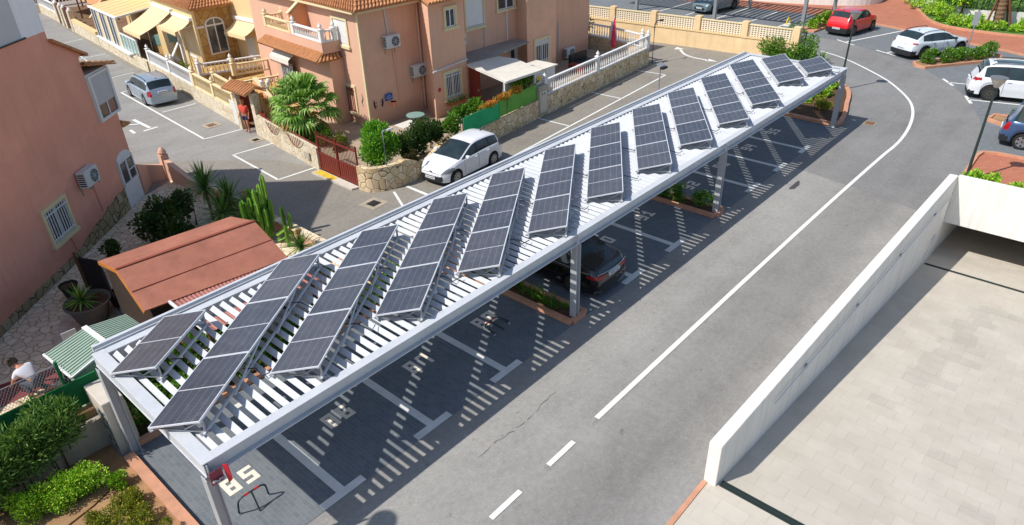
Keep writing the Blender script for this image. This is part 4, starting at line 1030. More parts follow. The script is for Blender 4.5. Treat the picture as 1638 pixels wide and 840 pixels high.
# left face takes its own plaster tone: a thin skin over the wall
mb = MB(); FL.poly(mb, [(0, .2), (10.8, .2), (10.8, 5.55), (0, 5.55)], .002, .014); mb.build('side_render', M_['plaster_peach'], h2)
mb = MB(); FL.box(mb, -.09, .03, .2, 5.4, .0, .03); FF.box(mb, -.03, .08, .2, 5.4, .001, .03); mb.build('corner_trim', M_['trim_cream'], h2)
mb = MB()      # roof: hip slopes with barrel tiles
e = 5.62
tile_slope(mb, (13.35, 14.6, e), (32.2, 14.6, e), (30.5, 19, 7.3), (17, 19, 7.3)); tile_slope(mb, (14.6, 26.5, e), (13.35, 14.6, e), (17, 19, 7.3), (17.5, 23, 7.3))
tile_slope(mb, (16.2, 13.1, e + .02), (19.2, 13.15, e + .02), (18.6, 15.4, e + .6), (16.9, 15.4, e + .6))
mb.build('roof', M_['roof_tile'], h2)
mb = MB(); mb.bar((13.55, 14.85, 5.53), (31.9, 14.85, 5.53), .35, .1); mb.bar((13.6, 14.85, 5.527), (14.7, 26.4, 5.527), .35, .1); mb.build('eaves_moulding', M_['trim_cream'], h2)
window(FL, h2, .92, 2.05, 3.92, 5.02, 'panes', 'trim_cream', .12, None, .92, 0)
window(FL, h2, .98, 2.25, .82, 2.02, 'panes', 'trim_cream', .12, 'gate_red', .0, 1, nbars=9)
window(FB, h2, .72, 1.72, 1.08, 2.28, 'panes', 'trim_cream', .12, 'trim_white', .0, 1, nbars=9)
window(FB, h2, 1.02, 1.62, 4.36, 5.16, 'panes', 'trim_cream', .13, None, .0, 1)
window(FM, h2, 1.5, 2.75, 3.64, 5.2, 'panes', 'trim_cream', .12, None, .95, 0)
window(FM, h2, 3.9, 5.15, 4.16, 5.1, 'panes', 'trim_cream', .12, None, .3, 1)
window(FR, h2, .65, 1.85, 1.12, 2.35, 'panes', 'trim_cream', .12, 'trim_white', .25, 1, nbars=7)
mb = MB(); FM.box(mb, 4.72, 5.42, .4, 2.36, .002, .05); d_ = mb.build('door', M_['trim_white'], h2); mb = MB(); FM.box(mb, 4.78, 5.1, .45, 2.3, .051, .056); mb.build('pane', M_['glass_window'], d_)
mb = MB()
for k in range(6): FM.box(mb, 5.5, 5.512, .4, 2.2, .08 + .1 * k, .10 + .1 * k)
for z in (.45, 1.9, 2.18): FM.box(mb, 5.495, 5.52, z, z + .04, .05, .64)
mb.build('security_gate', M_['trim_white'], h2)
pipe(h2, [FM.p(2.8, 5.4, .06), FM.p(2.8, 2.42, .06), FM.p(3.1, 2.33, .35)]); pipe(h2, [FM.p(4.55, 5.4, .05), FM.p(4.55, 2.45, .05)]); pipe(h2, [F5.p(.35, 5.4, .05), F5.p(.35, .4, .05)])
pipe(h2, [FF.p(3.4, 5.4, .05), FF.p(3.42, .5, .05)], .05, 'plaster_salmon', 'wall_moulding'); pipe(h2, [FB.p(-.05, 2.55, .06), FB.p(2.24, 2.68, .06)], .04, 'plastic_white'); pipe(h2, [FF.p(1.5, 5.4, .04), FF.p(1.62, 4.3, .04)], .04, 'plastic_white', 'cable_duct'); pipe(h2, [FF.p(1.75, 3.7, .03), FF.p(1.85, 1.2, .03)], .025, 'plaster_salmon', 'cable_duct')
pipe(h2, [FF.p(3.25, 2.1, .03), FF.p(3.25, .5, .03)], .025, 'plaster_salmon', 'cable_duct'); pipe(h2, [F5.p(1.75, 2.6, .03), F5.p(1.75, .8, .03)], .03, 'plastic_white', 'cable_duct')
# balcony on the lit side
BF = Frame((13.02, 16.85), 84, -1)
mb = MB(); BF.poly(mb, [(0, 3.62), (5.75, 3.62), (5.75, 4.10), (0, 4.10)], -1.0, 0); balc = mb.build('balcony', M_['plaster_peach'], h2)
mb = MB(); tile_slope(mb, BF.p(-.1, 3.32, .42), BF.p(6.0, 3.32, .42), BF.p(5.8, 3.66, .0), BF.p(-.0, 3.66, .0), .19); tile_slope(mb, BF.p(-.12, 3.32, -.8), BF.p(-.12, 3.32, .4), BF.p(.2, 3.66, .0), BF.p(.2, 3.66, -.8), .19); mb.build('tile_skirt', M_['roof_tile'], balc)
mb = MB(); BF.poly(mb, [(0, .2), (5.75, .2), (5.75, 3.3), (0, 3.3)], -1.0, -.25); mb.build('porch_wall', M_['plaster_peach'], h2)
mb = MB(); BF.poly(mb, [(2.75, 4.101), (2.9, 4.101), (2.9, 5.0), (2.75, 5.0)], -.1, .02); mb.ex([BF.p(2.83, 4.101, -.1), BF.p(2.83, 5.0, -.1), BF.p(2.83, 5.9, -1.3), BF.p(2.83, 4.101, -1.3)], BF.u * .15); mb.build('balcony_divider', M_['plaster_orange'], h2)
mb = MB(); mb.bar(BF.p(2.9, 5.03, 0.02), BF.p(2.9, 5.96, -1.32), .22, .06); mb.build('divider_coping', M_['trim_cream'], h2)
bb = thing('white_balustrade', 'white balustrade of the upper balcony nearest the house corner', 'balustrade', tuple(BF.p(1.4, 4.1)))
balustrade(bb, [BF.p(2.68, 4.103, -.08), BF.p(.08, 4.103, -.08), BF.p(.08, 4.103, -.72)], 'trim_white', .38, .17)
bb = thing('yellow_balustrade', 'yellow balustrade of the upper balcony beyond the white one', 'balustrade', tuple(BF.p(4.4, 4.1)))
balustrade(bb, [BF.p(2.98, 4.103, -.08), BF.p(5.6, 4.103, -.08), BF.p(5.6, 4.103, -1.0)], 'trim_cream', .38, .17)
mb = MB(); mb.ex([BF.p(3.0, 4.1, -1.001), BF.p(5.7, 4.1, -1.001), BF.p(5.7, 6.2, -1.001), BF.p(3.0, 6.2, -1.001)], BF.n * .02); mb.build('upper_wall', M_['plaster_orange'], h2)
# window under the balcony with a rolled awning
window(BF.__class__((13.02, 16.85), 84, -1), h2, 3.4, 4.6, 1.5, 2.6, 'panes', None, .1, 'trim_white', .0, 1)
t = thing('rolled_awning', 'white rolled awning under the balcony with a red frayed edge', 'awning', tuple(BF.p(4, 3, .1)))
mb = MB(); mb.ex([BF.p(3.2, 3.12, -.2), BF.p(5.2, 3.12, -.2), BF.p(5.2, 2.82, .25), BF.p(3.2, 2.82, .25)], (0, 0, .03)); mb.ex([BF.p(3.2, 2.83, .25), BF.p(5.2, 2.83, .25), BF.p(5.2, 2.62, .27), BF.p(3.2, 2.62, .27)], BF.n * .01); mb.build('cloth', M_['fabric_white'], t)
mb = MB()
for k in range(16): a = 3.25 + k * .123; mb.ex([BF.p(a, 2.62, .265), BF.p(a + .09, 2.62, .265), BF.p(a + .05, 2.52, .268)], BF.n * .01)
mb.build('fringe', M_['gate_red'], t)
aircon(FF, 1.62, 3.74, 'white air conditioner high on the salmon wall below a white pipe')
aircon(FF, 3.05, 2.12, 'white air conditioner low on the salmon wall near the inner corner')
aircon(FM, .75, 3.0, 'air conditioner half hidden in the recess under the shuttered window')
aircon(F5, 2.6, .42, 'air conditioner standing at ground level behind the right balustrade')
# ornaments on the wall
t = thing('basketball_hoop', 'blue basketball backboard with an orange net on the salmon wall', 'basketball hoop', tuple(FF.p(1.0, 1.4, .1)))
mb = MB(); FF.box(mb, .98, 1.42, 1.36, 1.68, .05, .08); mb.build('backboard', M_['blue_sign'], t, bevel=.01)
mb = MB(); c_ = FF.p(1.25, 1.34, .32); mb.lathe(c_, [(.15, 0), (.11, -.2), (.10, -.2), (.14, 0)], 12); mb.build('net', M_['coral'], t)
mb = MB(); FF.box(mb, 1.0, 1.4, 1.48, 1.5, .081, .084); FF.box(mb, 1.1, 1.3, 1.42, 1.44, .081, .084); FF.box(mb, 1.1, 1.3, 1.56, 1.58, .081, .084); mb.build('markings', M_['number_plate_white'], t)
for k, a in enumerate((.42, .78)):
    t = thing('gecko_ornament', '%s dark gecko shaped ornament on the salmon wall' % ('first' if k == 0 else 'second, more tilted,'), 'ornament', tuple(FF.p(a, 1.3, .03)))
    pts = [FF.p(a + (.07 * math.sin(2.4 * q) * (1 if k else -1)), 1.12 + .42 * q, .03) for q in np.linspace(0, 1, 8)]
    mb = MB(); mb.tube(pts, [.01, .02, .03, .035, .035, .03, .025, .012], 6); mb.build('body', M_['black_metal'], t)
    mb = MB()
    for z, s in ((1.22, 1), (1.22, -1), (1.38, 1), (1.38, -1)): mb.bar(FF.p(a, z, .03), FF.p(a + .1 * s, z + .05, .03), .015, .015)
    mb.build('leg', M_['black_metal'], t)
t = thing('scroll_ornament', 'pale grey scroll ornament on the lit house corner', 'ornament', tuple(FL.p(.35, 1.6, .03)))
mb = MB(); mb.tube([FL.p(.38 + .06 * math.sin(q), 1.3 + .09 * q, .03) for q in np.linspace(0, 6.3, 18)], .025, 6); mb.build('scroll', M_['galv'], t)
t = thing('red_lantern', 'round red paper lantern hanging by the inner corner of the salmon house', 'lantern', (17.0, 13.6, 2.0))
mb = MB(); mb.lathe((16.95, 13.75, 1.45), [(.04, 0), (.14, .08), (.17, .18), (.14, .28), (.05, .36)], 14); mb.build('shade', M_['red_wrap'], t, True)
mb = MB(); mb.tube([(16.95, 13.75, 1.81), (16.85, 13.9, 2.5)], .008, 5); mb.build('cord', M_['black_plastic'], t)
t = thing('window_box', 'window box of mixed flowers under the barred window', 'window box', tuple(FB.p(1.2, 1.0, .1)))
mb = MB(); FB.box(mb, .65, 1.8, .80, .93, .09, .24); mb.build('trough', M_['terracotta'], t)
P = np.array([FB.p(random.uniform(.62, 1.85), random.uniform(.85, 1.08), random.uniform(.08, .3)) for _ in range(260)]); leaves_mesh('foliage', P, .09, .05, M_['leaf_mid'], t)
P = np.array([FB.p(random.uniform(.62, 1.85), random.uniform(.9, 1.05), random.uniform(.15, .3)) for _ in range(50)]); leaves_mesh('blossoms', P, .05, .05, M_['flower_white'], t)
# patio awning ---------------------------------------------------------
t = thing('patio_awning', 'white flat fabric patio awning on posts against the salmon house', 'awning', (19.5, 12, 0))
AW = [(18.75, 13.55, 2.44), (18.05, 10.35, 2.30), (20.55, 10.35, 2.28), (21.2, 12.5, 2.36), (20.2, 14.98, 2.42)]
mb = MB(); mb.ex([AW[0], AW[1], AW[2], AW[3], (20.9, 13.5, 2.4)], (0, 0, .03)); mb.build('cloth', M_['fabric_white'], t)
mb = MB(); mb.ex([(18.92, 13.62, 2.47), (20.95, 13.45, 2.45), (24.0, 14.0, 2.45), (24.0, 15.0, 2.5), (18.95, 15.0, 2.5)], (0, 0, .04)); mb.build('roof_sheet', plain('awning_grey', lin(176, 168, 158, .7), .85, 0, .2, 1.2, 40), t)
mb = MB(); mb.bar((18.1, 10.4, 2.26), (20.5, 10.4, 2.24), .05, .08); mb.bar((18.78, 13.5, 2.4), (18.1, 10.4, 2.26), .05, .06); mb.bar((20.5, 10.4, 2.24), (21.2, 12.6, 2.3), .05, .06); mb.build('frame', M_['trim_white'], t)
for q in ((20.3, 10.55), (18.15, 10.55)):
    mb = MB(); mb.bar((q[0], q[1], FZ), (q[0], q[1], 2.24), .06, .06); mb.build('post', M_['trim_white'], t)
t = thing('side_screen', 'pale translucent side screen with a green leaf hanging under the patio awning', 'screen', (19.0, 10.9, FZ))
mb = MB(); mb.ex([(18.75, 11.2, .7), (20.1, 11.2, .7), (20.1, 11.2, 2.15), (18.75, 11.2, 2.15)], (0, .015, 0)); mb.build('sheet', plain('screen_pale', lin(206, 214, 206, .8), .7, 0, .08, 2, 40), t)
mb = MB(); mb.add([(19.75 + .12 * math.cos(a), 11.19, 1.85 + .28 * math.sin(a)) for a in [k * PI / 8 for k in range(16)]], [tuple(range(16))]); mb.build('leaf_motif', M_['green_screen'], t)
t = thing('red_drum', 'red plastic drum standing under the patio awning', 'drum', (18.3, 12.4, FZ))
mb = MB(); mb.lathe((18.6, 11.9, FZ), [(.22, 0), (.24, .1), (.24, .6), (.2, .7), (0, .7)], 14); mb.build('drum_body', M_['red_paint'], t)
t = thing('open_red_door', 'dark red door standing open at the patio wall', 'door', (18.95, 13.5, FZ))
mb = MB(); mb.box((18.93, 12.9, FZ), (18.98, 13.6, 2.3)); mb.build('door_leaf', M_['gate_red'], t); mb = MB(); mb.box((18.915, 12.95, 1.2), (18.93, 13.05, 1.3)); mb.build('handle', M_['galv'], t)
t = thing('white_cupboard', 'pale outdoor cupboard with a yellow sticker at the end of the patio', 'cupboard', (22.2, 11.6, FZ))
mb = MB(); mb.box((21.2, 11.3, FZ), (22.8, 12.5, 1.9)); mb.build('carcass', M_['fabric_white'], t); mb = MB(); mb.box((21.25, 11.285, .4), (21.98, 11.299, 1.85)); mb.box((22.02, 11.285, .4), (22.75, 11.299, 1.85)); mb.build('door', M_['plastic_white'], t); mb = MB(); mb.box((21.4, 11.278, 1.4), (21.65, 11.284, 1.65)); mb.build('sticker', M_['yellow_paint'], t)
mb = MB(); mb.box((21.1, 11.2, 1.901), (22.9, 12.6, 1.96)); mb.build('top', M_['fabric_white'], t)
for k, (x, y, r_, lab) in enumerate(((14.96, 13.2, .42, 'round glass garden table by the salmon wall'), )):
    t = thing('garden_table', lab, 'table', (x, y, FZ)); mb = MB(); mb.lathe((x, y, FZ), [(0, .72), (r_, .72), (r_, .75), (0, .75)], 24); mb.build('tabletop', M_['glass_green'], t); mb = MB(); mb.lathe((x, y, FZ), [(.2, 0), (.2, .03), (.04, .06), (.04, .718)], 10); mb.build('stem', M_['black_metal'], t)
t = thing('garden_table', 'pale square folding table behind the dark hedge', 'table', (13.95, 12.7, FZ))
mb = MB(); mb.box((13.5, 12.3, FZ + .68), (14.4, 12.95, FZ + .71)); mb.build('tabletop', M_['fabric_white'], t)
for x, y in ((13.55, 12.35), (14.35, 12.35), (13.55, 12.9), (14.35, 12.9)):
    mb = MB(); mb.bar((x, y, FZ), (x, y, FZ + .68), .03, .03); mb.build('leg', M_['alu'], t)
# ------------------------------------------------------------------ stone garden walls of the salmon house
t = thing('stone_garden_wall', 'curved golden stone garden wall with a wavy top behind the white hatchback', 'wall', (12, 9.6, 0))
WP = smooth2([(9.66, 10.55), (9.72, 10.1), (9.95, 9.85), (10.4, 9.62), (11.0, 9.56), (12.2, 9.62), (13.6, 9.75), (14.6, 9.86)], 6)
tops = [.98 - .0 * i if p[0] < 11 else .82 + .20 * math.cos((p[0] - 11.0) * 2.6) for i, p in enumerate(WP)]
mb = MB(); wall_strip(mb, WP, .24, 0, tops); mb.build('wall_face', M_['stone_wall'], t)
t = thing('stone_garden_wall', 'long stone garden wall topped by green screens and the white balustrade', 'wall', (23, 10.7, 0))
mb = MB(); wall_strip(mb, [(14.62, 9.87), (17, 10.12), (20.3, 10.45)], .24, 0, [.9, .88, .9]); wall_strip(mb, [(20.302, 10.45), (26, 10.93), (31.9, 11.45), (32.6, 14.5), (33.2, 22)], .24, 0, .94); mb.build('wall_face', M_['stone_wall'], t)
t = thing('green_fence_screen', 'bright green fence screen panel above the stone wall', 'screen', (15.8, 9.9, .9))
mb = MB(); wall_strip(mb, [(14.75, 9.86), (17.3, 10.13)], .02, .86, 1.62); mb.build('panel', M_['green_screen'], t)
mb = MB()
for x in (14.76, 16.0, 17.28): mb.bar((x, 9.90 + .105 * (x - 14.75), .85), (x, 9.90 + .105 * (x - 14.75), 1.66), .04, .04)
mb.build('post', M_['dark_green_metal'], t)
t = thing('green_fence_screen', 'olive green fence screen panel next to the meter box', 'screen', (18.6, 10.3, .9))
mb = MB(); wall_strip(mb, [(17.32, 10.13), (20.25, 10.42)], .02, .92, 1.68); mb.build('panel', M_['olive_screen'], t)
mb = MB()
for x in (17.34, 18.8, 20.22): mb.bar((x, 10.17 + .1 * (x - 17.32), .9), (x, 10.17 + .1 * (x - 17.32), 1.72), .04, .04)
mb.build('post', M_['dark_green_metal'], t)
t = thing('meter_box', 'grey concrete meter box with two small windows in the stone wall', 'meter box', (20.6, 10.5, 0))
mb = MB(); mb.box((20.3, 10.28, .1), (20.95, 10.62, 1.55)); mb.build('box_body', M_['concrete'], t, bevel=.01)
mb = MB(); mb.box((20.36, 10.262, .25), (20.88, 10.279, 1.3)); mb.build('door', M_['concrete_pale'], t)
mb = MB(); mb.box((20.5, 10.255, 1.12), (20.56, 10.261, 1.2)); mb.box((20.66, 10.255, 1.12), (20.72, 10.261, 1.2)); mb.build('window', M_['fan_black'], t)
bb = thing('white_balustrade', 'long white balustrade on the stone wall at the right end of the garden', 'balustrade', (26, 10.9, .94))
balustrade(bb, [(21.0, 10.52, .943), (26, 10.93, .943), (31.85, 11.44, .943)], 'trim_white', .62, .2)
bb = thing('white_balustrade', 'short white balustrade closing the far end of the garden terrace', 'balustrade', (32.3, 14, .94))
balustrade(bb, [(31.95, 11.9, .943), (32.6, 14.5, .943), (33.1, 20, .943)], 'trim_white', .62, .2)
t = thing('red_parasol', 'closed bright pink parasol standing inside the far balustrade', 'parasol', (31.3, 13.5, FZ))
mb = MB(); mb.lathe((31.3, 13.5, FZ), [(.05, .5), (.17, .7), (.13, 1.4), (.04, 2.2), (0, 2.3)], 10); mb.build('canopy', M_['flagred'], t); mb = MB(); mb.cyl((31.3, 13.5, FZ), (31.3, 13.5, FZ + 2.4), .025, n=8); mb.build('pole', M_['alu'], t)
t = thing('garden_sofa', 'dark outdoor sofa with a red cushion behind the right balustrade', 'sofa', (28.3, 13.3, FZ))
mb = MB(); mb.box((27.4, 13, FZ), (29.0, 13.8, FZ + .4)); mb.build('seat', M_['black_metal'], t); mb = MB(); mb.box((27.4, 13.8, FZ), (29.0, 13.95, FZ + .8)); mb.build('backrest', M_['black_metal'], t); mb = MB(); mb.box((26.9, 12.6, FZ + .0), (27.3, 13.6, FZ + .5)); mb.build('cushion', M_['gate_red'], t, bevel=.06)
# street wall with gates
t = thing('street_wall', 'pale stone street wall with red railing panels below the fan palm', 'wall', (10.1, 16.4, 0))
mb = MB(); wall_strip(mb, [(9.78, 13.35), (9.95, 14.6), (10.25, 17.2), (10.5, 19.1)], .22, 0, [1.0, .98, .98, 1.05]); mb.build('wall_face', M_['stone_pale'], t)
mb = MB(); wall_strip(mb, [(9.78, 13.38), (9.95, 14.6), (10.25, 17.2), (10.48, 18.9)], .05, 1.06, 1.1); mb.build('top_rail', M_['gate_red'], t)
for y0, y1 in ((14.5, 15.9), (16.7, 18.0)):
    mb = MB(); f_ = lambda y: 9.62 + (y - 13.35) * .125 - .02
    for k in range(9): y = y0 + (y1 - y0) * k / 8; zz = 1.06 - .42 * math.sin(PI * k / 8); mb.bar((f_(y), y, 1.06), (f_(y), y, zz), .02, .02)
    for k in range(8):
        ya, yb = y0 + (y1 - y0) * k / 8, y0 + (y1 - y0) * (k + 1) / 8; mb.bar((f_(ya), ya, 1.06 - .42 * math.sin(PI * k / 8)), (f_(yb), yb, 1.06 - .42 * math.sin(PI * (k + 1) / 8)), .02, .02)
    mb.build('railing_panel', M_['gate_red'], t)
mb = MB(); mb.box((9.68, 14.0, .35), (9.72, 14.35, .65)); mb.build('vent', M_['concrete'], t)
def gate(name, label, a, b, h, spikes=True, solid=.45):
    a = Vector((*a, .08)); b = Vector((*b, .08)); t = thing(name, label, 'gate', tuple((a + b) / 2)); up = Vector((0, 0, 1)); L = (b - a).length; m = a.lerp(b, .5)
    mb = MB()
    for p in (a, m, b): mb.bar(p, p + up * h, .06, .06)
    for z in (.05, h * solid, h * .88): mb.bar(a + up * z, b + up * z, .04, .06)
    mb.build('frame', M_['gate_red'], t)
    mb = MB(); n = int(L / .1)
    for k in range(n):
        p = a.lerp(b, (k + .5) / n); mb.bar(p + up * (h * solid), p + up * (h * (1.0 if spikes else .88)), .018, .018)
    mb.build('bars', M_['gate_red'], t)
    mb = MB()
    for k in range(int(L / .14)):
        p0 = a.lerp(b, (k + .08) / int(L / .14)); p1 = a.lerp(b, (k + .92) / int(L / .14)); mb.bar(p0.lerp(p1, .5) + up * .07, p0.lerp(p1, .5) + up * (h * solid - .03), .11, .02, (b - a).normalized().cross(up))
    mb.build('lower_panel', M_['gate_red'], t)
gate('driveway_gate', 'double red metal driveway gate with spiked bars beside the stone corner', (9.66, 10.6), (9.76, 13.3), 1.65)
gate('garden_gate', 'narrow red metal gate beside the tiled gateway', (10.46, 18.4), (10.6, 19.25), 1.2, False)
t = thing('painted_step', 'pale concrete step with yellow paint in front of the red driveway gate', 'step', (9.5, 12, 0))
mb = MB(); mb.prism([(9.3, 10.7), (9.62, 10.6), (9.7, 13.3), (9.3, 13.4)], .0, .08); mb.build('step_face', M_['concrete_pale'], t); mb = MB(); mb.add([(9.32, 12.0, .083), (9.62, 12.0, .083), (9.68, 13.25, .083), (9.34, 13.3, .083)], [(0, 1, 2, 3)]); mb.build('yellow_patch', plain('yellow_worn', lin(236, 200, 60, .75), .9, 0, .25, 6, 40), t)
# tiled gateway with open door
t = thing('tiled_gateway', 'small tiled gateway over the open red street door', 'gateway', (10.5, 19.9, 0))
for y0, y1 in ((19.15, 19.45), (20.75, 21.0)):
    mb = MB(); mb.box((10.4, y0, 0), (10.72, y1, 2.05)); mb.build('pillar', M_['stone_pale'], t)
mb = MB(); tile_slope(mb, (10.0, 19.0, 2.06), (10.0, 21.15, 2.06), (10.55, 21.15, 2.32), (10.55, 19.0, 2.32)); tile_slope(mb, (11.1, 21.15, 2.06), (11.1, 19.0, 2.06), (10.55, 19.0, 2.32), (10.55, 21.15, 2.32)); mb.build('roof', M_['roof_tile'], t)
mb = MB(); mb.bar((10.62, 20.74, .05), (11.2, 20.6, .05 + 0), .02, .02); mb.ex([(10.6, 20.72, .05), (11.3, 20.5, .05), (11.3, 20.5, 2.0), (10.6, 20.72, 2.0)], (.02, .04, 0)); mb.build('door', M_['gate_red'], t)
# ------------------------------------------------------------------ steps & garden structure behind the palm
t = thing('garden_steps', 'salmon stair wall with a pale sloping coping behind the fan palm', 'stairs', (11.6, 19.5, FZ))
mb = MB(); mb.ex([(11.3, 17.2, FZ), (11.9, 21.6, FZ), (11.9, 21.6, 2.0), (11.3, 18.0, .75)], (.15, -.02, 0)); mb.build('stair_wall', M_['plaster_orange'], t)
mb = MB(); mb.bar((11.4, 18.0, .78), (12.0, 21.6, 2.03), .22, .05); mb.build('coping', M_['trim_cream'], t)
mb = MB()
for k in range(6): mb.box((11.5, 18.2 + .5 * k, FZ), (12.9, 18.72 + .5 * k, FZ + .2 * (k + 1)))
mb.build('steps', M_['stone_house'], t)
# ------------------------------------------------------------------ yellow stone house up the street
h3 = thing('yellow_stone_house', 'yellow stone house with an arched window, awnings and a tiled roof', 'house', (14.5, 33, 0))
YF = Frame((13.52, 30.0), 0); YL = Frame((13.52, 30.0), 83.5, -1)
mb = MB(); mb.prism([(13.52, 30.0), (15.85, 30.0), (16.6, 37.4), (14.37, 37.4)], .3, 4.15); mb.build('bay_wall', M_['stone_house'], h3)
mb = MB(); YL.box(mb, -.0, 7.4, .3, 4.12, .002, .014); mb.build('side_wall', M_['plaster_yellow'], h3)
mb = MB(); YF.box(mb, -.06, .1, .3, 4.1, .001, .03); mb.build('corner_trim', M_['trim_cream'], h3)
mb = MB(); tile_slope(mb, (13.2, 29.6, 4.16), (16.0, 29.6, 4.16), (16.6, 31.5, 4.7), (14.6, 31.5, 4.7)); tile_slope(mb, (14.2, 38, 4.16), (13.2, 29.6, 4.16), (14.6, 31.5, 4.7), (15.6, 37, 4.7)); mb.build('roof', M_['roof_tile'], h3)
mb = MB(); mb.box((15.86, 26.6, .3), (24, 46, 5.9)); mb.build('wall', M_['plaster_yellow'], h3)
mb = MB(); arc = [(.55, 1.5), (1.72, 1.5), (1.72, 3.15)] + [(1.135 + .585 * math.cos(k * PI / 10), 3.15 + .4 * math.sin(k * PI / 10)) for k in range(1, 10)] + [(.55, 3.15)]
YF.poly(mb, arc, .002, .05); aw = mb.build('arched_window', M_['trim_white'], h3)
mb = MB(); YF.box(mb, .64, 1.10, 1.58, 3.08, .051, .056); YF.box(mb, 1.17, 1.63, 1.58, 3.08, .051, .056); YF.poly(mb, [(1.17, 3.17), (1.6, 3.17)] + [(1.135 + .49 * math.cos(k * PI / 10), 3.17 + .31 * math.sin(k * PI / 10)) for k in range(1, 5)] + [(1.17, 3.48)], .051, .056)
YF.poly(mb, [(1.10, 3.17), (1.10, 3.48)] + [(1.135 + .49 * math.cos(k * PI / 10), 3.17 + .31 * math.sin(k * PI / 10)) for k in range(6, 10)] + [(.66, 3.17)], .051, .056); mb.build('pane', M_['glass_window'], aw)
mb = MB(); YF.box(mb, .0, .5, 3.05, 3.17, .002, .05); mb.build('string_course', M_['trim_white'], h3)
window(YL, h3, .9, 2.3, 1.3, 3.0, 'panes', None, .1, None, 0, 2); window(YL, h3, 4.2, 5.6, .6, 2.7, 'panes', None, .1, None, 0, 1)
YR = Frame((15.86, 26.6), 90, -1)
window(YR, h3, 1.4, 2.3, 1.2, 2.4, 'panes', None, .1, 'trim_white', .9, 0)
mb = MB(); mb.ex([(16.2, 26.4, .3), (24, 26.4, .3), (24, 26.4, 6.2), (16.2, 26.4, 6.2)], (0, .18, 0)); mb.build('gable_wall', M_['plaster_peach'], h3)
def awning(F, a0, a1, zt, zb, d, label, mat='fabric_cream', box=True):
    t = thing('awning', label, 'awning', tuple(F.p((a0 + a1) / 2, zt, 0)))
    n = 8; mb = MB(); pts = [(zt + (zb - zt) * (k / n) - .10 * math.sin(PI * k / n), d * k / n + .05) for k in range(n + 1)]
    for (za, da), (zb_2, db) in zip(pts[:-1], pts[1:]): mb.ex([F.p(a0, za, da), F.p(a1, za, da), F.p(a1, zb_2, db), F.p(a0, zb_2, db)], (0, 0, .012))
    mb.build('cloth', M_[mat], t)
    mb = MB(); m = 10; s = (a1 - a0) / m; zl, dl = pts[-1]
    for k in range(m): mb.ex([F.p(a0 + k * s, zl, dl), F.p(a0 + (k + 1) * s, zl, dl), F.p(a0 + (k + 1) * s, zl - .17, dl + .01), F.p(a0 + (k + .5) * s, zl - .24, dl + .01), F.p(a0 + k * s, zl - .17, dl + .01)], F.n * .012)
    mb.build('valance', M_[mat], t)
    if box:
        mb = MB(); F.box(mb, a0 - .1, a1 + .1, zt - .03, zt + .14, .016, .18); mb.build('cassette', M_['trim_white'], t)
    mb = MB()
    for a in (a0 + .1, a1 - .1): mb.bar(F.p(a, zt - .3, .03), F.p(a, zl, dl), .025, .025)
    mb.build('arm', M_['trim_white'], t)
awning(YL, 3.4, 6.7, 3.62, 2.55, 2.1, 'large cream awning sagging between the conservatory and the arched window house')
awning(YL, .35, 3.1, 3.50, 3.0, 1.0, 'small cream awning near the corner of the yellow stone house')
awning(YR, .6, 2.9, 3.35, 2.75, .9, 'small cream awning over the white louvred window right of the arched window')
# white balustrade terrace under the arched window
t = thing('terrace_wall', 'stone terrace wall below the arched window', 'wall', (13.6, 28.4, 0))
mb = MB(); mb.prism([(12.3, 28.2), (15.8, 27.0), (15.8, 29.9), (13.4, 29.9), (12.5, 29.9)], .0, .95); mb.build('wall_face', M_['stone_house'], t)
bb = thing('white_balustrade', 'white balustrade below the arched window of the yellow house', 'balustrade', (13.8, 27.8, .95)); balustrade(bb, [(12.35, 28.25, .953), (14.0, 27.7, .953), (15.75, 27.1, .953)], 'trim_white', .5, .2)
bb = thing('yellow_balustrade', 'small yellow balustrade around the terrace between the two houses', 'balustrade', (12.9, 25.2, .6))
mb = MB(); mb.prism([(12.0, 24.0), (15.0, 23.2), (15.6, 26.9), (12.5, 27.2)], .3, .62); mb.build('terrace', M_['stone_house'], bb)
balustrade(bb, [(12.5, 27.0, .63), (12.1, 24.3, .63), (14.6, 23.6, .63)], 'trim_cream', .5, .19); balustrade(bb, [(13.0, 25.6, 1.25), (15.2, 25.0, 1.25)], 'trim_cream', .45, .19)
# street walls of the yellow house
t = thing('street_wall', 'pale rendered street wall under the white and yellow balustrades', 'wall', (11.5, 28, 0))
SW = [(10.62, 21.0), (11.62, 28.85), (12.3, 34.6)]
mb = MB(); wall_strip(mb, SW, .22, 0, .78); mb.build('wall_face', M_['stone_pale'], t)
mb = MB(); mb.box((10.87, 23.4, .35), (10.93, 23.7, .7)); mb.build('letter_slot', M_['galv'], t)
mb = MB(); mb.ex([(10.56, 21.15, .1), (10.68, 22.0, .1), (10.68, 22.0, 1.2), (10.56, 21.15, 1.2)], (-.04, .005, 0)); mb.build('notice_panel', M_['plastic_white'], t)
bb = thing('yellow_balustrade', 'long yellow balustrade on the street wall behind the silver estate car', 'balustrade', (11.0, 24.5, .78)); balustrade(bb, [(10.72, 21.6, .783), (11.03, 24.2, .783), (11.38, 27.0, .783)], 'trim_cream', .62, .17)
bb = thing('white_balustrade', 'long white balustrade on the street wall below the glass side panels', 'balustrade', (11.8, 31, .78)); balustrade(bb, [(11.4, 27.15, .783), (11.85, 30.8, .783), (12.28, 34.45, .783)], 'trim_white', .62, .17)
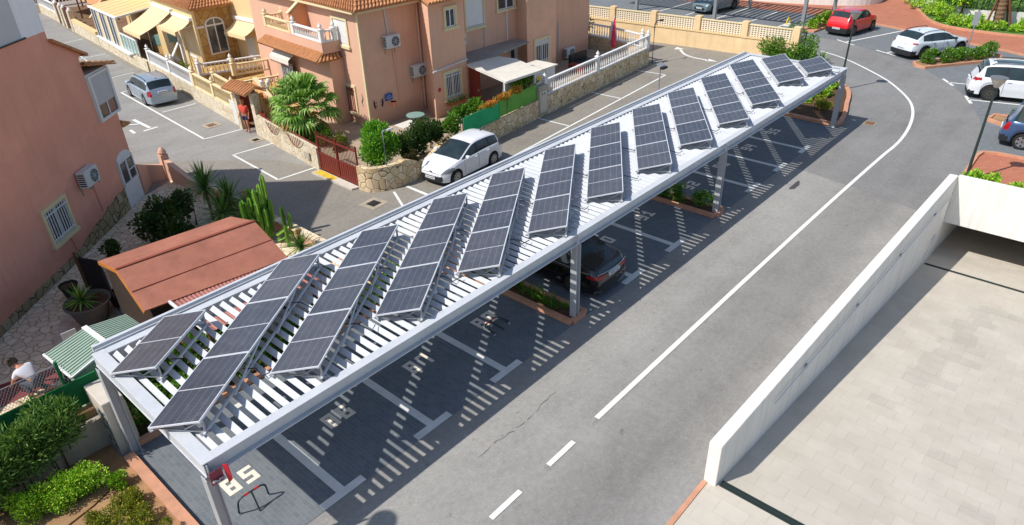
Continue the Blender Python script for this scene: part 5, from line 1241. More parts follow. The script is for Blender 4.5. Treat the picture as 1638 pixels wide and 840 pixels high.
# conservatory
t = thing('conservatory', 'white framed conservatory with a striped cream roof', 'conservatory', (14, 41.5, 0))
CW = [(12.42, 35.2), (12.62, 37.8), (13.5, 45.5)]
mb = MB(); wall_strip(mb, CW, .22, 0, [.7, .68, .62]); mb.build('base_wall', M_['stone_pale'], t)
mb = MB(); wall_strip(mb, [(12.45, 37.6), (13.52, 45.6)], .3, .70, .78); mb.build('sill', M_['trim_white'], t)
c0, c1 = Vector((12.86, 39.7, 0)), Vector((13.48, 45.4, 0))
mb = MB(); k = 9
for i in range(k + 1): p = c0.lerp(c1, i / k); mb.bar(p + Vector((0, 0, .78)), p + Vector((0, 0, 2.68)), .07, .07)
mb.bar(c0 + Vector((0, 0, 2.7)), c1 + Vector((0, 0, 2.7)), .1, .1); q0, q1 = Vector((12.5, 36.4, 0)), c0
for i in range(5): p = q0.lerp(q1, i / 5); mb.bar(p + Vector((0, 0, .78)), p + Vector((0, 0, 1.75)), .06, .06)
mb.bar(q0 + Vector((0, 0, 1.77)), q1 + Vector((0, 0, 1.77)), .07, .07); d0 = Vector((15.6, 39.9, 0))
for i in range(4): p = c0.lerp(d0, i / 3); mb.bar(p + Vector((0, 0, .3)), p + Vector((0, 0, 2.7)), .06, .06)
mb.bar(c0 + Vector((0, 0, 1.8)), d0 + Vector((0, 0, 1.8)), .06, .06); mb.build('frame', M_['trim_white'], t)
for i in range(k):
    p, q = c0.lerp(c1, (i + .04) / k), c0.lerp(c1, (i + .96) / k); mb = MB(); mb.ex([p + Vector((0, 0, .8)), q + Vector((0, 0, .8)), q + Vector((0, 0, 2.64)), p + Vector((0, 0, 2.64))], (.015, 0, 0)); mb.build('pane', M_['glass_window'] if i % 3 else M_['fabric_cream'], t)
for i in range(5):
    p, q = q0.lerp(q1, (i + .04) / 5), q0.lerp(q1, (i + .96) / 5); mb = MB(); mb.ex([p + Vector((0, 0, .8)), q + Vector((0, 0, .8)), q + Vector((0, 0, 1.73)), p + Vector((0, 0, 1.73))], (.015, 0, 0)); mb.build('pane', M_['glass_green'], t)
mb = MB(); tt = NT('roof_stripes'); sx = tt.n.new('ShaderNodeSeparateXYZ'); tt.link(tt.P(), sx.inputs[0]); fr = tt.math('FRACT', tt.math('MULTIPLY', tt.math('ADD', sx.outputs[1], tt.math('MULTIPLY', sx.outputs[0], -.1)), 1.1)); MATS['roof_stripes'] = tt.done(tt.mix(tt.math('GREATER_THAN', fr, .86), lin(238, 204, 146, .78), lin(180, 150, 110, .7)), .7)
slab4(mb, (12.8, 39.4, 2.78), (13.45, 45.7, 2.78), (16.4, 45.4, 3.15), (15.75, 39.2, 3.15), .06); mb.build('roof', MATS['roof_stripes'], t)
mb = MB(); mb.bar((12.8, 39.4, 2.76), (13.45, 45.7, 2.76), .1, .12); mb.bar((12.8, 39.4, 2.76), (15.75, 39.2, 3.13), .1, .1); mb.bar((15.75, 39.2, 3.2), (16.4, 45.4, 3.2), .2, .14); mb.build('gutter', M_['trim_white'], t)
t = thing('side_steps', 'outside stair with a frosted glass side under the cream awning', 'stairs', (14.3, 36.5, 0))
mb = MB(); mb.ex([(13.9, 33.6, .3), (14.75, 39.6, .3), (14.75, 39.6, .55), (13.9, 33.8, 1.8)], (.8, 0, 0)); mb.build('stair_wall', M_['stone_house'], t)
mb = MB(); mb.ex([(13.88, 33.8, 1.82), (14.73, 39.6, .56), (14.73, 39.6, 1.25), (13.88, 33.8, 2.55)], (.02, 0, 0)); mb.build('glass_panel', M_['glass_green'], t)
t = thing('house_porch', 'white entrance rail with a finial beside the small plants of the yellow house', 'handrail', (12.6, 31.5, .3))
mb = MB(); mb.bar((12.5, 31.9, 1.3), (13.5, 32.4, 2.2), .12, .08); mb.build('rail', M_['trim_white'], t)
for q in ((12.5, 31.9, 1.3), (13.5, 32.4, 2.2)):
    mb = MB(); mb.box((q[0] - .08, q[1] - .08, .3), (q[0] + .08, q[1] + .08, q[2] + .1)); mb.lathe((q[0], q[1], q[2] + .101), [(.07, 0), (.09, .08), (.03, .18), (0, .26)], 8); mb.build('post', M_['trim_white'], t)
sheet('house_yard', [(10.7, 21.1), (11.7, 28.85), (12.4, 34.6), (12.6, 37.8), (13.6, 45.5), (15.6, 63), (30, 63), (30, 24), (12.5, 19.6), (10.6, 19.6)], .3, plain('patio_dark', lin(140, 112, 86, .6), .9, 0, .2, 2, 40, .2))
# walls farther up the street
t = thing('street_wall', 'yellow topped street wall farther up beyond the conservatory', 'wall', (14, 50, 0))
mb = MB(); wall_strip(mb, [(13.52, 45.6), (14.3, 52.6)], .24, 0, .8); mb.build('wall_face', M_['stone_pale'], t); mb = MB(); wall_strip(mb, [(13.52, 45.7), (14.3, 52.5)], .3, .803, 1.0); mb.build('coping', M_['plaster_yellow'], t)
gate('garden_gate', 'tall red gate between pillars far up the street', (14.36, 53.0), (14.6, 54.6), 1.6, False, .9)
gate('garden_gate', 'dark gate beside the white balustrade far up the street', (14.8, 56.2), (14.95, 57.4), 1.5, False, .9)
for k, y in enumerate((52.8, 54.8, 56.0, 57.6)):
    t = thing('gate_pillar', ['cream pillar on the near side of the far red gate', 'cream pillar on the far side of the far red gate', 'cream pillar on the near side of the far dark gate', 'cream pillar between the far dark gate and the white balustrade'][k], 'pillar', (14.3 + .13 * (y - 52), y, 0)); x = 14.22 + .13 * (y - 52)
    mb = MB(); mb.box((x - .18, y - .18, 0), (x + .18, y + .18, 1.6)); mb.build('shaft', M_['stone_pale'], t); mb = MB(); mb.lathe((x, y, 1.601), [(.16, 0), (.14, .1), (.05, .2), (0, .28)], 8); mb.build('finial', M_['trim_white'], t)
t = thing('street_wall', 'cream street wall with white balustrade at the far end of the street', 'wall', (15.3, 61, 0))
mb = MB(); wall_strip(mb, [(15.0, 57.9), (15.7, 64.5), (12.5, 66), (9, 66.3)], .24, 0, .7); mb.build('wall_face', M_['stone_pale'], t)
balustrade(t, [(15.0, 58.0, .703), (15.7, 64.5, .703), (12.5, 66, .703)], 'trim_white', .6, .24)
t = thing('garden_gazebo', 'grey green gazebo roof in the garden far up the street', 'gazebo', (17, 59, 0))
mb = MB(); mb.ex([(16.0, 56.0, 2.0), (19.5, 57.5, 2.0), (18.6, 62.6, 2.0), (15.6, 60.5, 2.0)], (0, 0, .1)); mb.build('roof', plain('gazebo_grey', lin(104, 130, 126, .7), .8, 0, .15, 1, 40), t); mb = MB()
for q in ((16.2, 56.3), (19.2, 57.7), (18.4, 62.2), (15.9, 60.3)): mb.bar((*q, 0), (*q, 2.0), .1, .1)
mb.build('post', M_['wood_brown'], t)
t = thing('brown_fence', 'brown slatted timber fence behind the grey green gazebo', 'fence', (18, 66, 0))
mb = MB()
for k in range(40): mb.box((13 + k * .3, 66.6 + .02 * k, .3), (13.2 + k * .3, 66.66 + .02 * k, 2.4))
mb.build('boards', M_['wood_brown'], t)
t = thing('far_house', 'brown and orange house behind the conservatory at the top of the photo', 'house', (22, 58, 0))
mb = MB(); mb.prism([(18.5, 47), (30, 47), (32, 70), (20.5, 70)], 0, 5.5); mb.build('wall', M_['plaster_orange'], t); mb = MB(); mb.ex([(18.2, 46.6, 5.5), (30.3, 46.6, 5.5), (32.3, 70.4, 5.5), (20.2, 70.4, 5.5)], (0, 0, .3)); mb.build('roof', M_['roof_tile'], t)
t = thing('pergola', 'orange timber pergola beam leaning across the far garden', 'pergola', (16, 50, 0))
mb = MB(); mb.bar((15.2, 51.5, 1.0), (17.8, 53.0, 2.8), .12, .12); mb.bar((15.0, 48.2, .8), (17.8, 50.0, 2.6), .12, .12); mb.build('beam', M_['fabric_cream'], t); mb = MB()
for q in ((17.8, 53.0), (17.8, 50.0)): mb.bar((*q, 0), (*q, 2.8), .12, .12)
mb.build('post', M_['wood_brown'], t)
# white garden lamp
t = thing('garden_lamp', 'white garden lamp post with three lantern heads above the street wall', 'lamp', (12.0, 20.6, FZ))
mb = MB(); mb.tube([(12.0, 20.6, FZ), (12.0, 20.6, 1.8)], .04, 8); mb.build('pole', M_['trim_white'], t)
for k in range(3):
    a = k * 2.1 + .4; c_ = (12.0 + .2 * math.cos(a), 20.6 + .2 * math.sin(a), 1.8); mb = MB(); mb.lathe(c_, [(.03, 0), (.09, .06), (.1, .22), (.03, .3)], 8); mb.build('lantern', M_['trim_white'], t); mb = MB(); mb.bar((12.0, 20.6, 1.75), c_, .03, .03); mb.build('arm', M_['trim_white'], t)
# ------------------------------------------------------------------ perimeter wall and car park beyond
t = thing('perimeter_wall', 'long peach wall with a pierced block screen along the car park', 'wall', (37.3, 12, 0))
PW_ = [(36.2, 34), (36.9, 20), (37.3, 12), (37.6, 4.6)]
mb = MB(); wall_strip(mb, PW_, .3, 0, 1.02); mb.build('wall_face', plain('wall_peach', lin(248, 216, 168, .8), .9, 0, .12, .8, 60, .1, .3, .25), t)
mb = MB(); wall_strip(mb, PW_, .38, 1.021, 1.12); mb.build('ledge', M_['plaster_yellow'], t)
tt = NT('pierced_block'); sx = tt.n.new('ShaderNodeSeparateXYZ'); tt.link(tt.P(), sx.inputs[0])
u1 = tt.math('SINE', tt.math('MULTIPLY', sx.outputs[1], 2 * PI / .36)); u2 = tt.math('SINE', tt.math('MULTIPLY', sx.outputs[2], 2 * PI / .24)); pr_ = tt.math('MULTIPLY', u1, u2)
MATS['pierced_block'] = tt.done(tt.mix(tt.math('GREATER_THAN', tt.math('ABSOLUTE', pr_), .6), lin(248, 232, 204, .8), lin(130, 112, 90, .55)), .9)
mb = MB(); wall_strip(mb, PW_, .14, 1.121, 1.78); mb.build('block_screen', MATS['pierced_block'], t)
mb = MB(); wall_strip(mb, PW_, .2, 1.781, 1.84); mb.build('coping', M_['trim_cream'], t)
for k in range(9):
    y = 4.8 + k * 3.15; x = 37.6 - .037 * (y - 4.6) if y < 12 else 37.3 - .05 * (y - 12)
    mb = MB(); mb.box((x - .2, y - .2, 1.0), (x + .2, y + .2, 1.98)); mb.build('pillar', M_['wall_peach'], t)
t = thing('car_park_railing', 'thin black railing behind the pierced block wall', 'railing', (38.2, 12, 0))
mb = MB(); mb.bar((38.5, 4.5, 1.5), (37.7, 24, 1.5), .05, .05); mb.build('rail', M_['black_metal'], t)
for k in range(9):
    y = 4.6 + k * 2.35; x = 38.5 - .04 * (y - 4.5); mb = MB(); mb.bar((x, y, 0), (x, y, 1.55), .05, .05); mb.build('post', M_['black_metal'], t)
t = thing('far_carport', 'second grey steel carport standing in the car park beyond the wall', 'carport', (48.5, 12, 0))
CX = [(45.4, 7.4), (45.6, 14.1), (45.7, 21), (51.7, 7.5), (51.2, 13.9), (51.0, 21)]
for q in CX:
    mb = MB(); mb.box((q[0] - .12, q[1] - .11, 0), (q[0] + .12, q[1] + .11, 2.95)); mb.build('column', M_['galv'], t)
mb = MB(); mb.bar((45.4, 7.2, 3.05), (45.7, 24, 3.05), .2, .3); mb.bar((51.75, 7.2, 3.05), (51.0, 24, 3.05), .2, .3); mb.bar((45.4, 7.25, 3.05), (51.75, 7.25, 3.05), .2, .29); mb.build('beam', M_['white_steel'], t)
mb = MB(); y = 7.6
while y < 24: mb.bar((45.5, y, 3.1), (51.3, y, 3.1), .22, .02); y += .42
mb.build('louvre_roof', M_['white_steel'], t)
t = thing('yellow_barrier', 'yellow hoop parking barrier in the car park beyond the wall', 'parking barrier', (47.0, 9.0, 0)); mb = MB(); mb.tube([(46.7 + .3 - .3 * math.cos(k * PI / 8), 9.0, .08 + .42 * math.sin(k * PI / 8)) for k in range(9)], .05, 8); mb.build('hoop', M_['yellow_paint'], t, True); mb = MB(); mb.box((46.5, 8.75, .006), (47.5, 9.25, .03)); mb.build('base', M_['mark_grey'], t)
t = thing('low_white_wall', 'low white curved wall behind the red car', 'wall', (57, 8, 0)); mb = MB(); wall_strip(mb, smooth2([(54.2, 20), (54.6, 14), (55.3, 10.7), (56.6, 7.7), (58.4, 6.5), (61, 6.7)], 5), .25, 0, .75); mb.build('wall_face', M_['plaster_white'], t); mb = MB(); mb.box((60.9, 6.4, 0), (61.8, 7.0, 1.3)); mb.build('end_pillar', M_['black_metal'], t)
t = thing('garden_boundary_wall', 'white curved garden wall with a dark railing at the top right', 'wall', (56, -1, 0)); GW = smooth2([(63, 6), (59.6, 4.0), (57.0, 2.2), (55.4, .4), (54.9, -1.4), (55.6, -4), (57.4, -8), (60, -13)], 6)
mb = MB(); wall_strip(mb, GW, .22, 0, .85); mb.build('wall_face', M_['plaster_white'], t)
mb = MB()
for i in range(0, len(GW), 1): mb.bar((GW[i][0] + .05, GW[i][1], .85), (GW[i][0] + .05, GW[i][1], 2.2), .05, .05)
for z in (.95, 2.15):
    for a, b in zip(GW[:-1], GW[1:]): mb.bar((a[0] + .05, a[1], z), (b[0] + .05, b[1], z), .04, .04)
mb.build('railing', M_['black_metal'], t)
t = thing('white_villa', 'white villa wall beyond the garden at the top right', 'house', (78, 0, 0)); mb = MB(); mb.box((74, -30, 0), (84, 10, 7)); mb.build('wall', M_['plaster_white'], t)
for k in range(4):
    mb = MB(); mb.box((73.97, -20 + 7 * k, 1), (73.99, -18 + 7 * k, 2.4)); mb.build('window', M_['glass_window'], t)
# ------------------------------------------------------------------ street lamps
def lamp(x, y, h, label):
    t = thing('street_lamp', label, 'street lamp', (x, y, 0), 0, 'black street lamps with disc heads')
    mb = MB(); mb.cyl((x, y, 0), (x, y, h - .5), .055, .04, 12); mb.lathe((x, y, 0), [(.11, 0), (.11, .12), (.06, .16)], 12); mb.build('pole', M_['dark_green_metal'], t, True)
    mb = MB(); mb.lathe((x, y, h - .5), [(.05, 0), (.07, .02), (.07, .07), (.04, .08)], 12); mb.build('collar', M_['black_metal'], t, True)
    mb = MB(); mb.lathe((x, y, h - .42), [(.05, 0), (.10, .05), (.27, .36)], 20); mb.build('diffuser', plain('lamp_diffuser', lin(206, 202, 190, .8), .4, 0, .05), t, True)
    mb = MB(); mb.lathe((x, y, h - .06), [(.285, 0), (.285, .02), (.15, .04), (0, .045)], 20); mb.build('head', plain('lamp_top', lin(120, 124, 128, .8), .5, .1, .1), t, True)
lamp(24.5, -7.22, 4.0, 'black street lamp with a disc head behind the ramp wall')
lamp(33.3, .55, 4.0, 'black street lamp rising behind the far end of the carport')
lamp(-5.98, .02, 8.0, 'tall black street lamp whose round head shadow falls on the road by bay 85')
t = thing('solar_lamp', 'grey post with a small solar panel on the street behind the carport', 'street lamp', (24.4, 6.0, 0)); mb = MB(); mb.cyl((24.04, 5.98, 0), (24.04, 5.98, 2.45), .03, n=8); mb.build('pole', M_['galv'], t); mb = MB(); mb.add([(23.84, 5.85, 2.42), (24.24, 5.85, 2.46), (24.24, 6.1, 2.54), (23.84, 6.1, 2.5), (23.84, 5.85, 2.44), (24.24, 5.85, 2.48), (24.24, 6.1, 2.56), (23.84, 6.1, 2.52)], [(3, 2, 1, 0), (4, 5, 6, 7), (0, 1, 5, 4), (1, 2, 6, 5), (2, 3, 7, 6), (3, 0, 4, 7)]); mb.build('solar_head', M_['galv'], t); mb = MB(); mb.box((23.9, 5.75, 2.3), (24.3, 5.9, 2.4)); mb.build('lamp_head', M_['black_metal'], t)
t = thing('thin_lamp', 'thin grey lamp with a short arm in the corner shrub', 'garden lamp', (10.35, 9.75, .9)); mb = MB(); mb.tube([(10.3, 9.62, .9), (10.3, 9.62, 2.35), (10.34, 9.6, 2.4), (10.62, 9.5, 2.4)], .025, 6); mb.build('pole', M_['galv'], t); mb = MB(); mb.box((10.45, 9.48, 2.37), (10.72, 9.56, 2.43)); mb.build('head', M_['plastic_white'], t)
t = thing('wall_lamp_post', 'thin curved lamp post at the far corner of the white balustrade', 'lamp post', (32.1, 11.3, 0)); mb = MB(); mb.tube([(32.2, 11.25, 0), (32.2, 11.25, 2.3), (32.3, 11.2, 2.5), (32.6, 11.1, 2.5)], .03, 6); mb.build('pole', M_['black_metal'], t); mb = MB(); mb.box((32.5, 11.04, 2.44), (32.85, 11.14, 2.52)); mb.build('head', M_['black_metal'], t)
t = thing('street_sign', 'grey sign plate on a thin pole in the flower planter', 'sign', (44.0, -2.9, 0)); mb = MB(); mb.cyl((44.2, -2.95, 0), (44.2, -2.95, 2.7), .035, n=8); mb.build('pole', M_['galv'], t); mb = MB(); mb.box((44.15, -3.12, 1.85), (44.19, -2.78, 2.6)); mb.build('plate', M_['galv'], t)
# ------------------------------------------------------------------ cars
def curve(keys):
    xs = [k[0] for k in keys]; ys = [k[1] for k in keys]; n = len(xs)
    d = [(ys[i + 1] - ys[i]) / (xs[i + 1] - xs[i]) for i in range(n - 1)]; m = [0] * n; m[0] = d[0]; m[-1] = d[-1]
    for i in range(1, n - 1): m[i] = 0 if d[i - 1] * d[i] <= 0 else 2 * d[i - 1] * d[i] / (d[i - 1] + d[i])
    def f(x):
        if x <= xs[0]: return ys[0]
        if x >= xs[-1]: return ys[-1]
        i = max(j for j in range(n - 1) if xs[j] <= x); h = xs[i + 1] - xs[i]; t = (x - xs[i]) / h
        return (2 * t ** 3 - 3 * t * t + 1) * ys[i] + (t ** 3 - 2 * t * t + t) * h * m[i] + (-2 * t ** 3 + 3 * t * t) * ys[i + 1] + (t ** 3 - t * t) * h * m[i + 1]
    return f
def car(name, label, loc, rz, S):
    """loft a body through many cross-sections, then cut it into body, glass, lights and trim"""
    root = thing(name, label, 'car', (loc[0], loc[1], .012), rz)
    L, Wd, k = S['L'], S['W'] / 2, S.get('scale', 1.0); hl = L / 2
    zt = curve(S['top']); zs = curve(S['belt']); wr = S.get('wr', .31); ar = wr + .055; xw = (S['xr'], S['xf'])
    sill = S.get('sill', .2)
    def wpl(x):
        e = hl - .75; a = max(0, (abs(x) - e) / .75); return Wd * (1 - (S.get('nose', .26) if x > 0 else S.get('tail', .16)) * a ** 2.4)
    def zb(x):
        z = sill
        for c_ in xw:
            if abs(x - c_) < ar: z = max(z, wr + math.sqrt(max(0, ar * ar - (x - c_) ** 2)))
        return z
    st = set(round(hl * (.45 * t + .55 * math.sin(PI * t / 2)), 4) for t in np.linspace(-1, 1, 96))
    for c_ in xw:
        for q in np.linspace(-1, 1, 17): st.add(round(c_ + ar * math.sin(q * PI / 2) * .999, 4))
    for x in S['seams']: st |= {x - .008, x + .008}
    st = sorted(st); st2 = [st[0]]
    for x in st[1:]:
        if x - st2[-1] > .006: st2.append(x)
    st = st2; sub = [2, 2, 5, 5, 1, 1, 5, 1, 4, 4]; tum = S.get('tumble', .24)
    def ring(x):
        w_ = wpl(x); b = zb(x); s = zs(x); T = max(zt(x), s + .012); dz = T - s; inarch = b > sill + 1e-6
        ws = w_ * .925; wt = max(ws - .012 - dz * tum, ws * .55); zu = .2
        hb = max(b, sill)
        P = [(0, zu), (w_ * .66, max(zu, hb) if inarch else zu), (w_ * .955, hb), (w_ * 1.0, hb + (s - hb) * .45), (w_ * .985, s - min(.07, (s - hb) * .3)), (w_ * .955, s - .012), (ws, s + min(.02, dz * .2)),
             (wt + .015, T - min(.085, dz * .3)), (wt - .03, T - min(.03, dz * .12)), (wt * .5, T - .0), (0, T + .012 * (1 if dz > .1 else .8))]
        pts = []; seg = []
        for i in range(len(P) - 1):
            for j in range(sub[i]): t = j / sub[i]; pts.append((P[i][0] + (P[i + 1][0] - P[i][0]) * t, P[i][1] + (P[i + 1][1] - P[i][1]) * t)); seg.append(i)
        pts.append(P[-1]); return pts, seg
    bm_v = []; n = None; fl, rl = S.get('flean', .16), S.get('rlean', .10); zm = S.get('zmid', .5)
    for x in st:
        pts, seg = ring(x); n = len(pts)
        wgt = max(0, (abs(x) - (hl - .55)) / .55) ** 2; ln = fl if x > 0 else rl
        for y, z in pts:
            dx = -ln * wgt * ((z - zm) / .45) ** 2 * (1 if z > zm else .45); xx = x + (dx if x > 0 else -dx)
            bm_v.append((xx, y, z))
        for y, z in pts:
            dx = -ln * wgt * ((z - zm) / .45) ** 2 * (1 if z > zm else .45); xx = x + (dx if x > 0 else -dx); bm_v.append((xx, -y, z))
    F = []; KEY = []
    xw0, xw1, xr1, xr0 = S['ws'][0], S['ws'][1], S['rw'][0], S['rw'][1]; xs0, xs1 = S['side']
    def seam(x): return any(abs(x - q) < .0085 for q in S['seams'])
    def classify(x, y, z, sg, side):
        if sg in (0, 1): return ('under',)
        T = zt(x); dz = T - zs(x)
        hx0, hz0, hz1, hy = S['head']; tx0, tz0, tz1, ty = S['tl']
        if x > hl - hx0 and hz0 < z < hz1 - .25 * max(0, hl - .1 - x) * 0 and abs(y) > hy and sg in (2, 3, 4, 5): return ('headlight', side)
        if x < -hl + tx0 and tz0 < z < tz1 and abs(y) > ty and sg in (2, 3, 4, 5, 6, 7): return ('taillight', side)
        if sg == 6 and dz > .10 and xs0 < x < xs1:
            for i, p in enumerate(S['pillars']):
                if abs(x - p) < .04: return ('pillar', side, i)
            return ('side_window', side, sum(x > p for p in S['pillars']))
        if sg >= 8 and xw1 < x < xw0 and dz > .03: return ('windscreen',)
        if sg >= 8 and xr0 < x < xr1: return ('rear_window',)
        if sg >= 8 and S.get('roofglass') and S['roofglass'][0] < x < S['roofglass'][1] and abs(y) < .42: return ('glass_roof',)
        if S.get('blackroof') and sg >= 7 and xr1 <= x <= xw1: return ('roof_panel',)
        if sg in (2,) and z < S.get('clad', 0): return ('cladding',)
        if S.get('archclad') and sg in (2, 3):
            for c_ in xw:
                if math.hypot(x - c_, z - wr) < ar + .055: return ('cladding',)
        if x > hl - .22 and sg in (2, 3, 4, 5) and any(z0 < z < z1 and abs(y) < yw for z0, z1, yw in S['grille']): return ('grille',)
        if x < -hl + .30 and sg in (2, 3, 4) and any(z0 < z < z1 and yw > .65 for z0, z1, yw in S.get('rblack', [])): return ('bumper',)
        if x < -hl + .22 and sg in (2, 3, 4, 5) and S.get('bar') and S['bar'][0] < z < S['bar'][1]: return ('light_bar',)
        if seam(x) and sg in (2, 3, 4, 5) and z > sill + .1: return ('seam', side, min(range(len(S['seams'])), key=lambda q: abs(S['seams'][q] - x)))
        return ('body',)
    segs = ring(0)[1]
    for i in range(len(st) - 1):
        xm = (st[i] + st[i + 1]) / 2
        for j in range(n - 1):
            for sd in (0, 1):
                o = sd * n; a, b, c_, d = i * 2 * n + o + j, i * 2 * n + o + j + 1, (i + 1) * 2 * n + o + j + 1, (i + 1) * 2 * n + o + j
                ym = (bm_v[a][1] + bm_v[b][1]) / 2; zc = sum(bm_v[q][2] for q in (a, b, c_, d)) / 4
                F.append((a, b, c_, d) if sd == 0 else (d, c_, b, a)); KEY.append(classify(xm, ym, zc, segs[j], sd))
    # end caps as grids
    mcol = 14
    for end, i in ((-1, 0), (1, len(st) - 1)):
        base = len(bm_v); half = [bm_v[i * 2 * n + j] for j in range(n)]; bul = S.get('bulge', .05)
        for (x, y, z) in half:
            for q in range(mcol + 1): yy = y * (1 - 2 * q / mcol); r_ = 1 - (abs(yy) / max(1e-6, half[n // 2][1])) ** 2; bm_v.append((x + end * bul * max(0, r_) * (1 if abs(y) > .05 else 0), yy, z))
        for j in range(n - 1):
            for q in range(mcol):
                a = base + j * (mcol + 1) + q; f = (a, a + 1, a + mcol + 2, a + mcol + 1); F.append(f if end < 0 else f[::-1])
                z = (half[j][2] + half[j + 1][2]) / 2; y = (bm_v[a][1] + bm_v[a + 1][1]) / 2; sg = segs[j]; ky = ('body',)
                if sg in (0, 1): ky = ('under',)
                elif end > 0:
                    hx0, hz0, hz1, hy = S['head']
                    if hz0 < z < hz1 and abs(y) > hy: ky = ('headlight', 0 if y > 0 else 1)
                    for (z0, z1, yw) in S['grille']:
                        if z0 < z < z1 and abs(y) < yw: ky = ('grille',)
                else:
                    tx0, tz0, tz1, ty = S['tl']
                    if tz0 < z < tz1 and abs(y) > ty: ky = ('taillight', 0 if y > 0 else 1)
                    if S.get('bar') and S['bar'][0] < z < S['bar'][1]: ky = ('light_bar',)
                    for (z0, z1, yw) in S.get('rblack', []):
                        if z0 < z < z1 and abs(y) < yw: ky = ('bumper',)
                    if S.get('rwin') and S['rwin'][0] < z < S['rwin'][1] and abs(y) < S['rwin'][2]: ky = ('rear_window',)
                KEY.append(ky)
    MT = dict(body=S['paint'], under='black_plastic', headlight='headlight', taillight='tail_red', pillar='black_plastic', side_window='glass_car', windscreen='glass_car', rear_window='glass_car', glass_roof='glass_car', roof_panel='black_plastic', cladding='black_plastic', seam='black_plastic', grille='black_plastic', light_bar='tail_red', bumper='black_plastic')
    NM = dict(under='underbody', pillar='window_pillar', seam='door_seam')
    groups = {}
    for f, ky in zip(F, KEY): groups.setdefault(ky, []).append(f)
    V = np.array(bm_v)
    for ky, fs in groups.items():
        used = sorted(set(q for f in fs for q in f)); mp = {q: i for i, q in enumerate(used)}
        me = bpy.data.meshes.new(ky[0]); vv = V[used].copy()
        if S.get('scale'): vv = vv * k
        me.from_pydata(vv.tolist(), [], [tuple(mp[q] for q in f) for f in fs])
        bm = bmesh.new(); bm.from_mesh(me); bmesh.ops.remove_doubles(bm, verts=bm.verts, dist=.002); bm.to_mesh(me); bm.free()
        me.materials.append(M_[MT[ky[0]]]); me.polygons.foreach_set('use_smooth', [True] * len(me.polygons))
        o = bpy.data.objects.new(NM.get(ky[0], ky[0]), me); COL.objects.link(o); o.parent = root
    Mx = ROOT[root.name] @ Matrix.Scale(k, 4)
    def part(nm, mb, mat, par=root, smooth=False, bevel=0): mb.v = [tuple(Mx @ Vector(v)) for v in mb.v]; return mb.build(nm, M_[mat], par, smooth, bevel)
    for cx in xw:
        for s in (-1, 1):
            yo = s * (wpl(cx) * .985); yi = yo - s * .2; Q = Matrix.Rotation(-s * PI / 2, 4, 'X')
            mb = MB(); mb.lathe((cx, yi, wr), [(wr * .62, 0), (wr * .94, .0), (wr, .03), (wr, .17), (wr * .95, .2), (wr * .7, .2), (wr * .66, .185)], 28, Q); wo = part('wheel', mb, 'rubber', smooth=True)
            mb = MB(); ns = S.get('spokes', 5)
            mb.lathe((cx, yi, wr), [(wr * .67, .15), (wr * .69, .192), (wr * .63, .192), (wr * .61, .15)], 28, Q); mb.lathe((cx, yi, wr), [(0, .18), (wr * .17, .185), (wr * .17, .12)], 12, Q)
            for i in range(ns):
                a = 2 * PI * i / ns; d = Vector((math.cos(a), 0, math.sin(a))); c0 = Vector((cx, yo - s * .018, wr)); mb.bar(c0 + d * wr * .1, c0 + d * wr * .65, wr * S.get('spw', .2), .03, (0, 1, 0))
            part('rim', mb, S.get('rimmat', 'rim'), wo)
            mb = MB(); mb.lathe((cx, yi, wr), [(0, .1), (wr * .64, .1)], 20, Q); part('brake_disc', mb, 'fan_black', wo)
    xm = S['mirror']; 
    for s in (-1, 1):
        mb = MB(); yb = wpl(xm) * .95; mb.box((xm - .05, min(s * yb, s * (yb + .19)), zs(xm) + .03), (xm + .08, max(s * yb, s * (yb + .19)), zs(xm) + .16)); part('mirror', mb, S.get('mirmat', S['paint']), bevel=.03)
        for hx in S['handles']:
            mb = MB(); yw = wpl(hx) * .995; z = zs(hx) - .1; mb.box((hx - .09, min(s * yw, s * (yw + .03)), z), (hx + .09, max(s * yw, s * (yw + .03)), z + .03)); part('door_handle', mb, S.get('mirmat', S['paint']), bevel=.008)
        if S.get('rails'):
            mb = MB(); x0, x1 = S['rails']; wq = lambda x: (wpl(x) * .925 - .06 - (zt(x) - zs(x)) * tum) * .96
            mb.tube([(x0, s * wq(x0), zt(x0) - .02)] + [(x0 + (x1 - x0) * q, s * wq(x0 + (x1 - x0) * q), zt(x0 + (x1 - x0) * q) + .045) for q in (.06, .3, .6, .94)] + [(x1, s * wq(x1), zt(x1) - .02)], .02, 6); part('roof_rail', mb, S.get('railmat', 'black_plastic'))
    zf, zr = S['plates']; fx = hl + S.get('bulge', .05)
    mb = MB(); mb.box((fx - .02, -.26, zf), (fx + .012, .26, zf + .11)); pf = part('number_plate', mb, 'number_plate_white')
    mb = MB(); mb.box((-fx - .012, -.26, zr), (-fx + .05, .26, zr + .11)); pr2 = part('number_plate', mb, 'number_plate_white')
    for par, xx in ((pf, fx + .0135), (pr2, -fx - .0135)):
        mb = MB(); z = zf if par is pf else zr
        for q in (-.17, -.11, -.05, .03, .09, .15, .2): mb.box((xx - .001, q - .02, z + .03), (xx + .001, q + .012, z + .085))
        part('plate_characters', mb, 'plate_ink', par)
    if S.get('badge'):
        mb = MB(); mb.lathe((fx - .03 if S['badge'] > 0 else -fx + .02, 0, abs(S['badge'])), [(.0, -.03), (.06, 0), (0, .03)], 10); part('badge', mb, 'rim')
    if S.get('wiper'):
        mb = MB()
        for y0 in (-.1, .4): mb.tube([(xw0 - .02, y0, zt(xw0 - .02) + .02), (xw0 - .28, y0 - .42, zt(xw0 - .28) + .025)], .01, 4)
        part('wiper', mb, 'black_plastic')
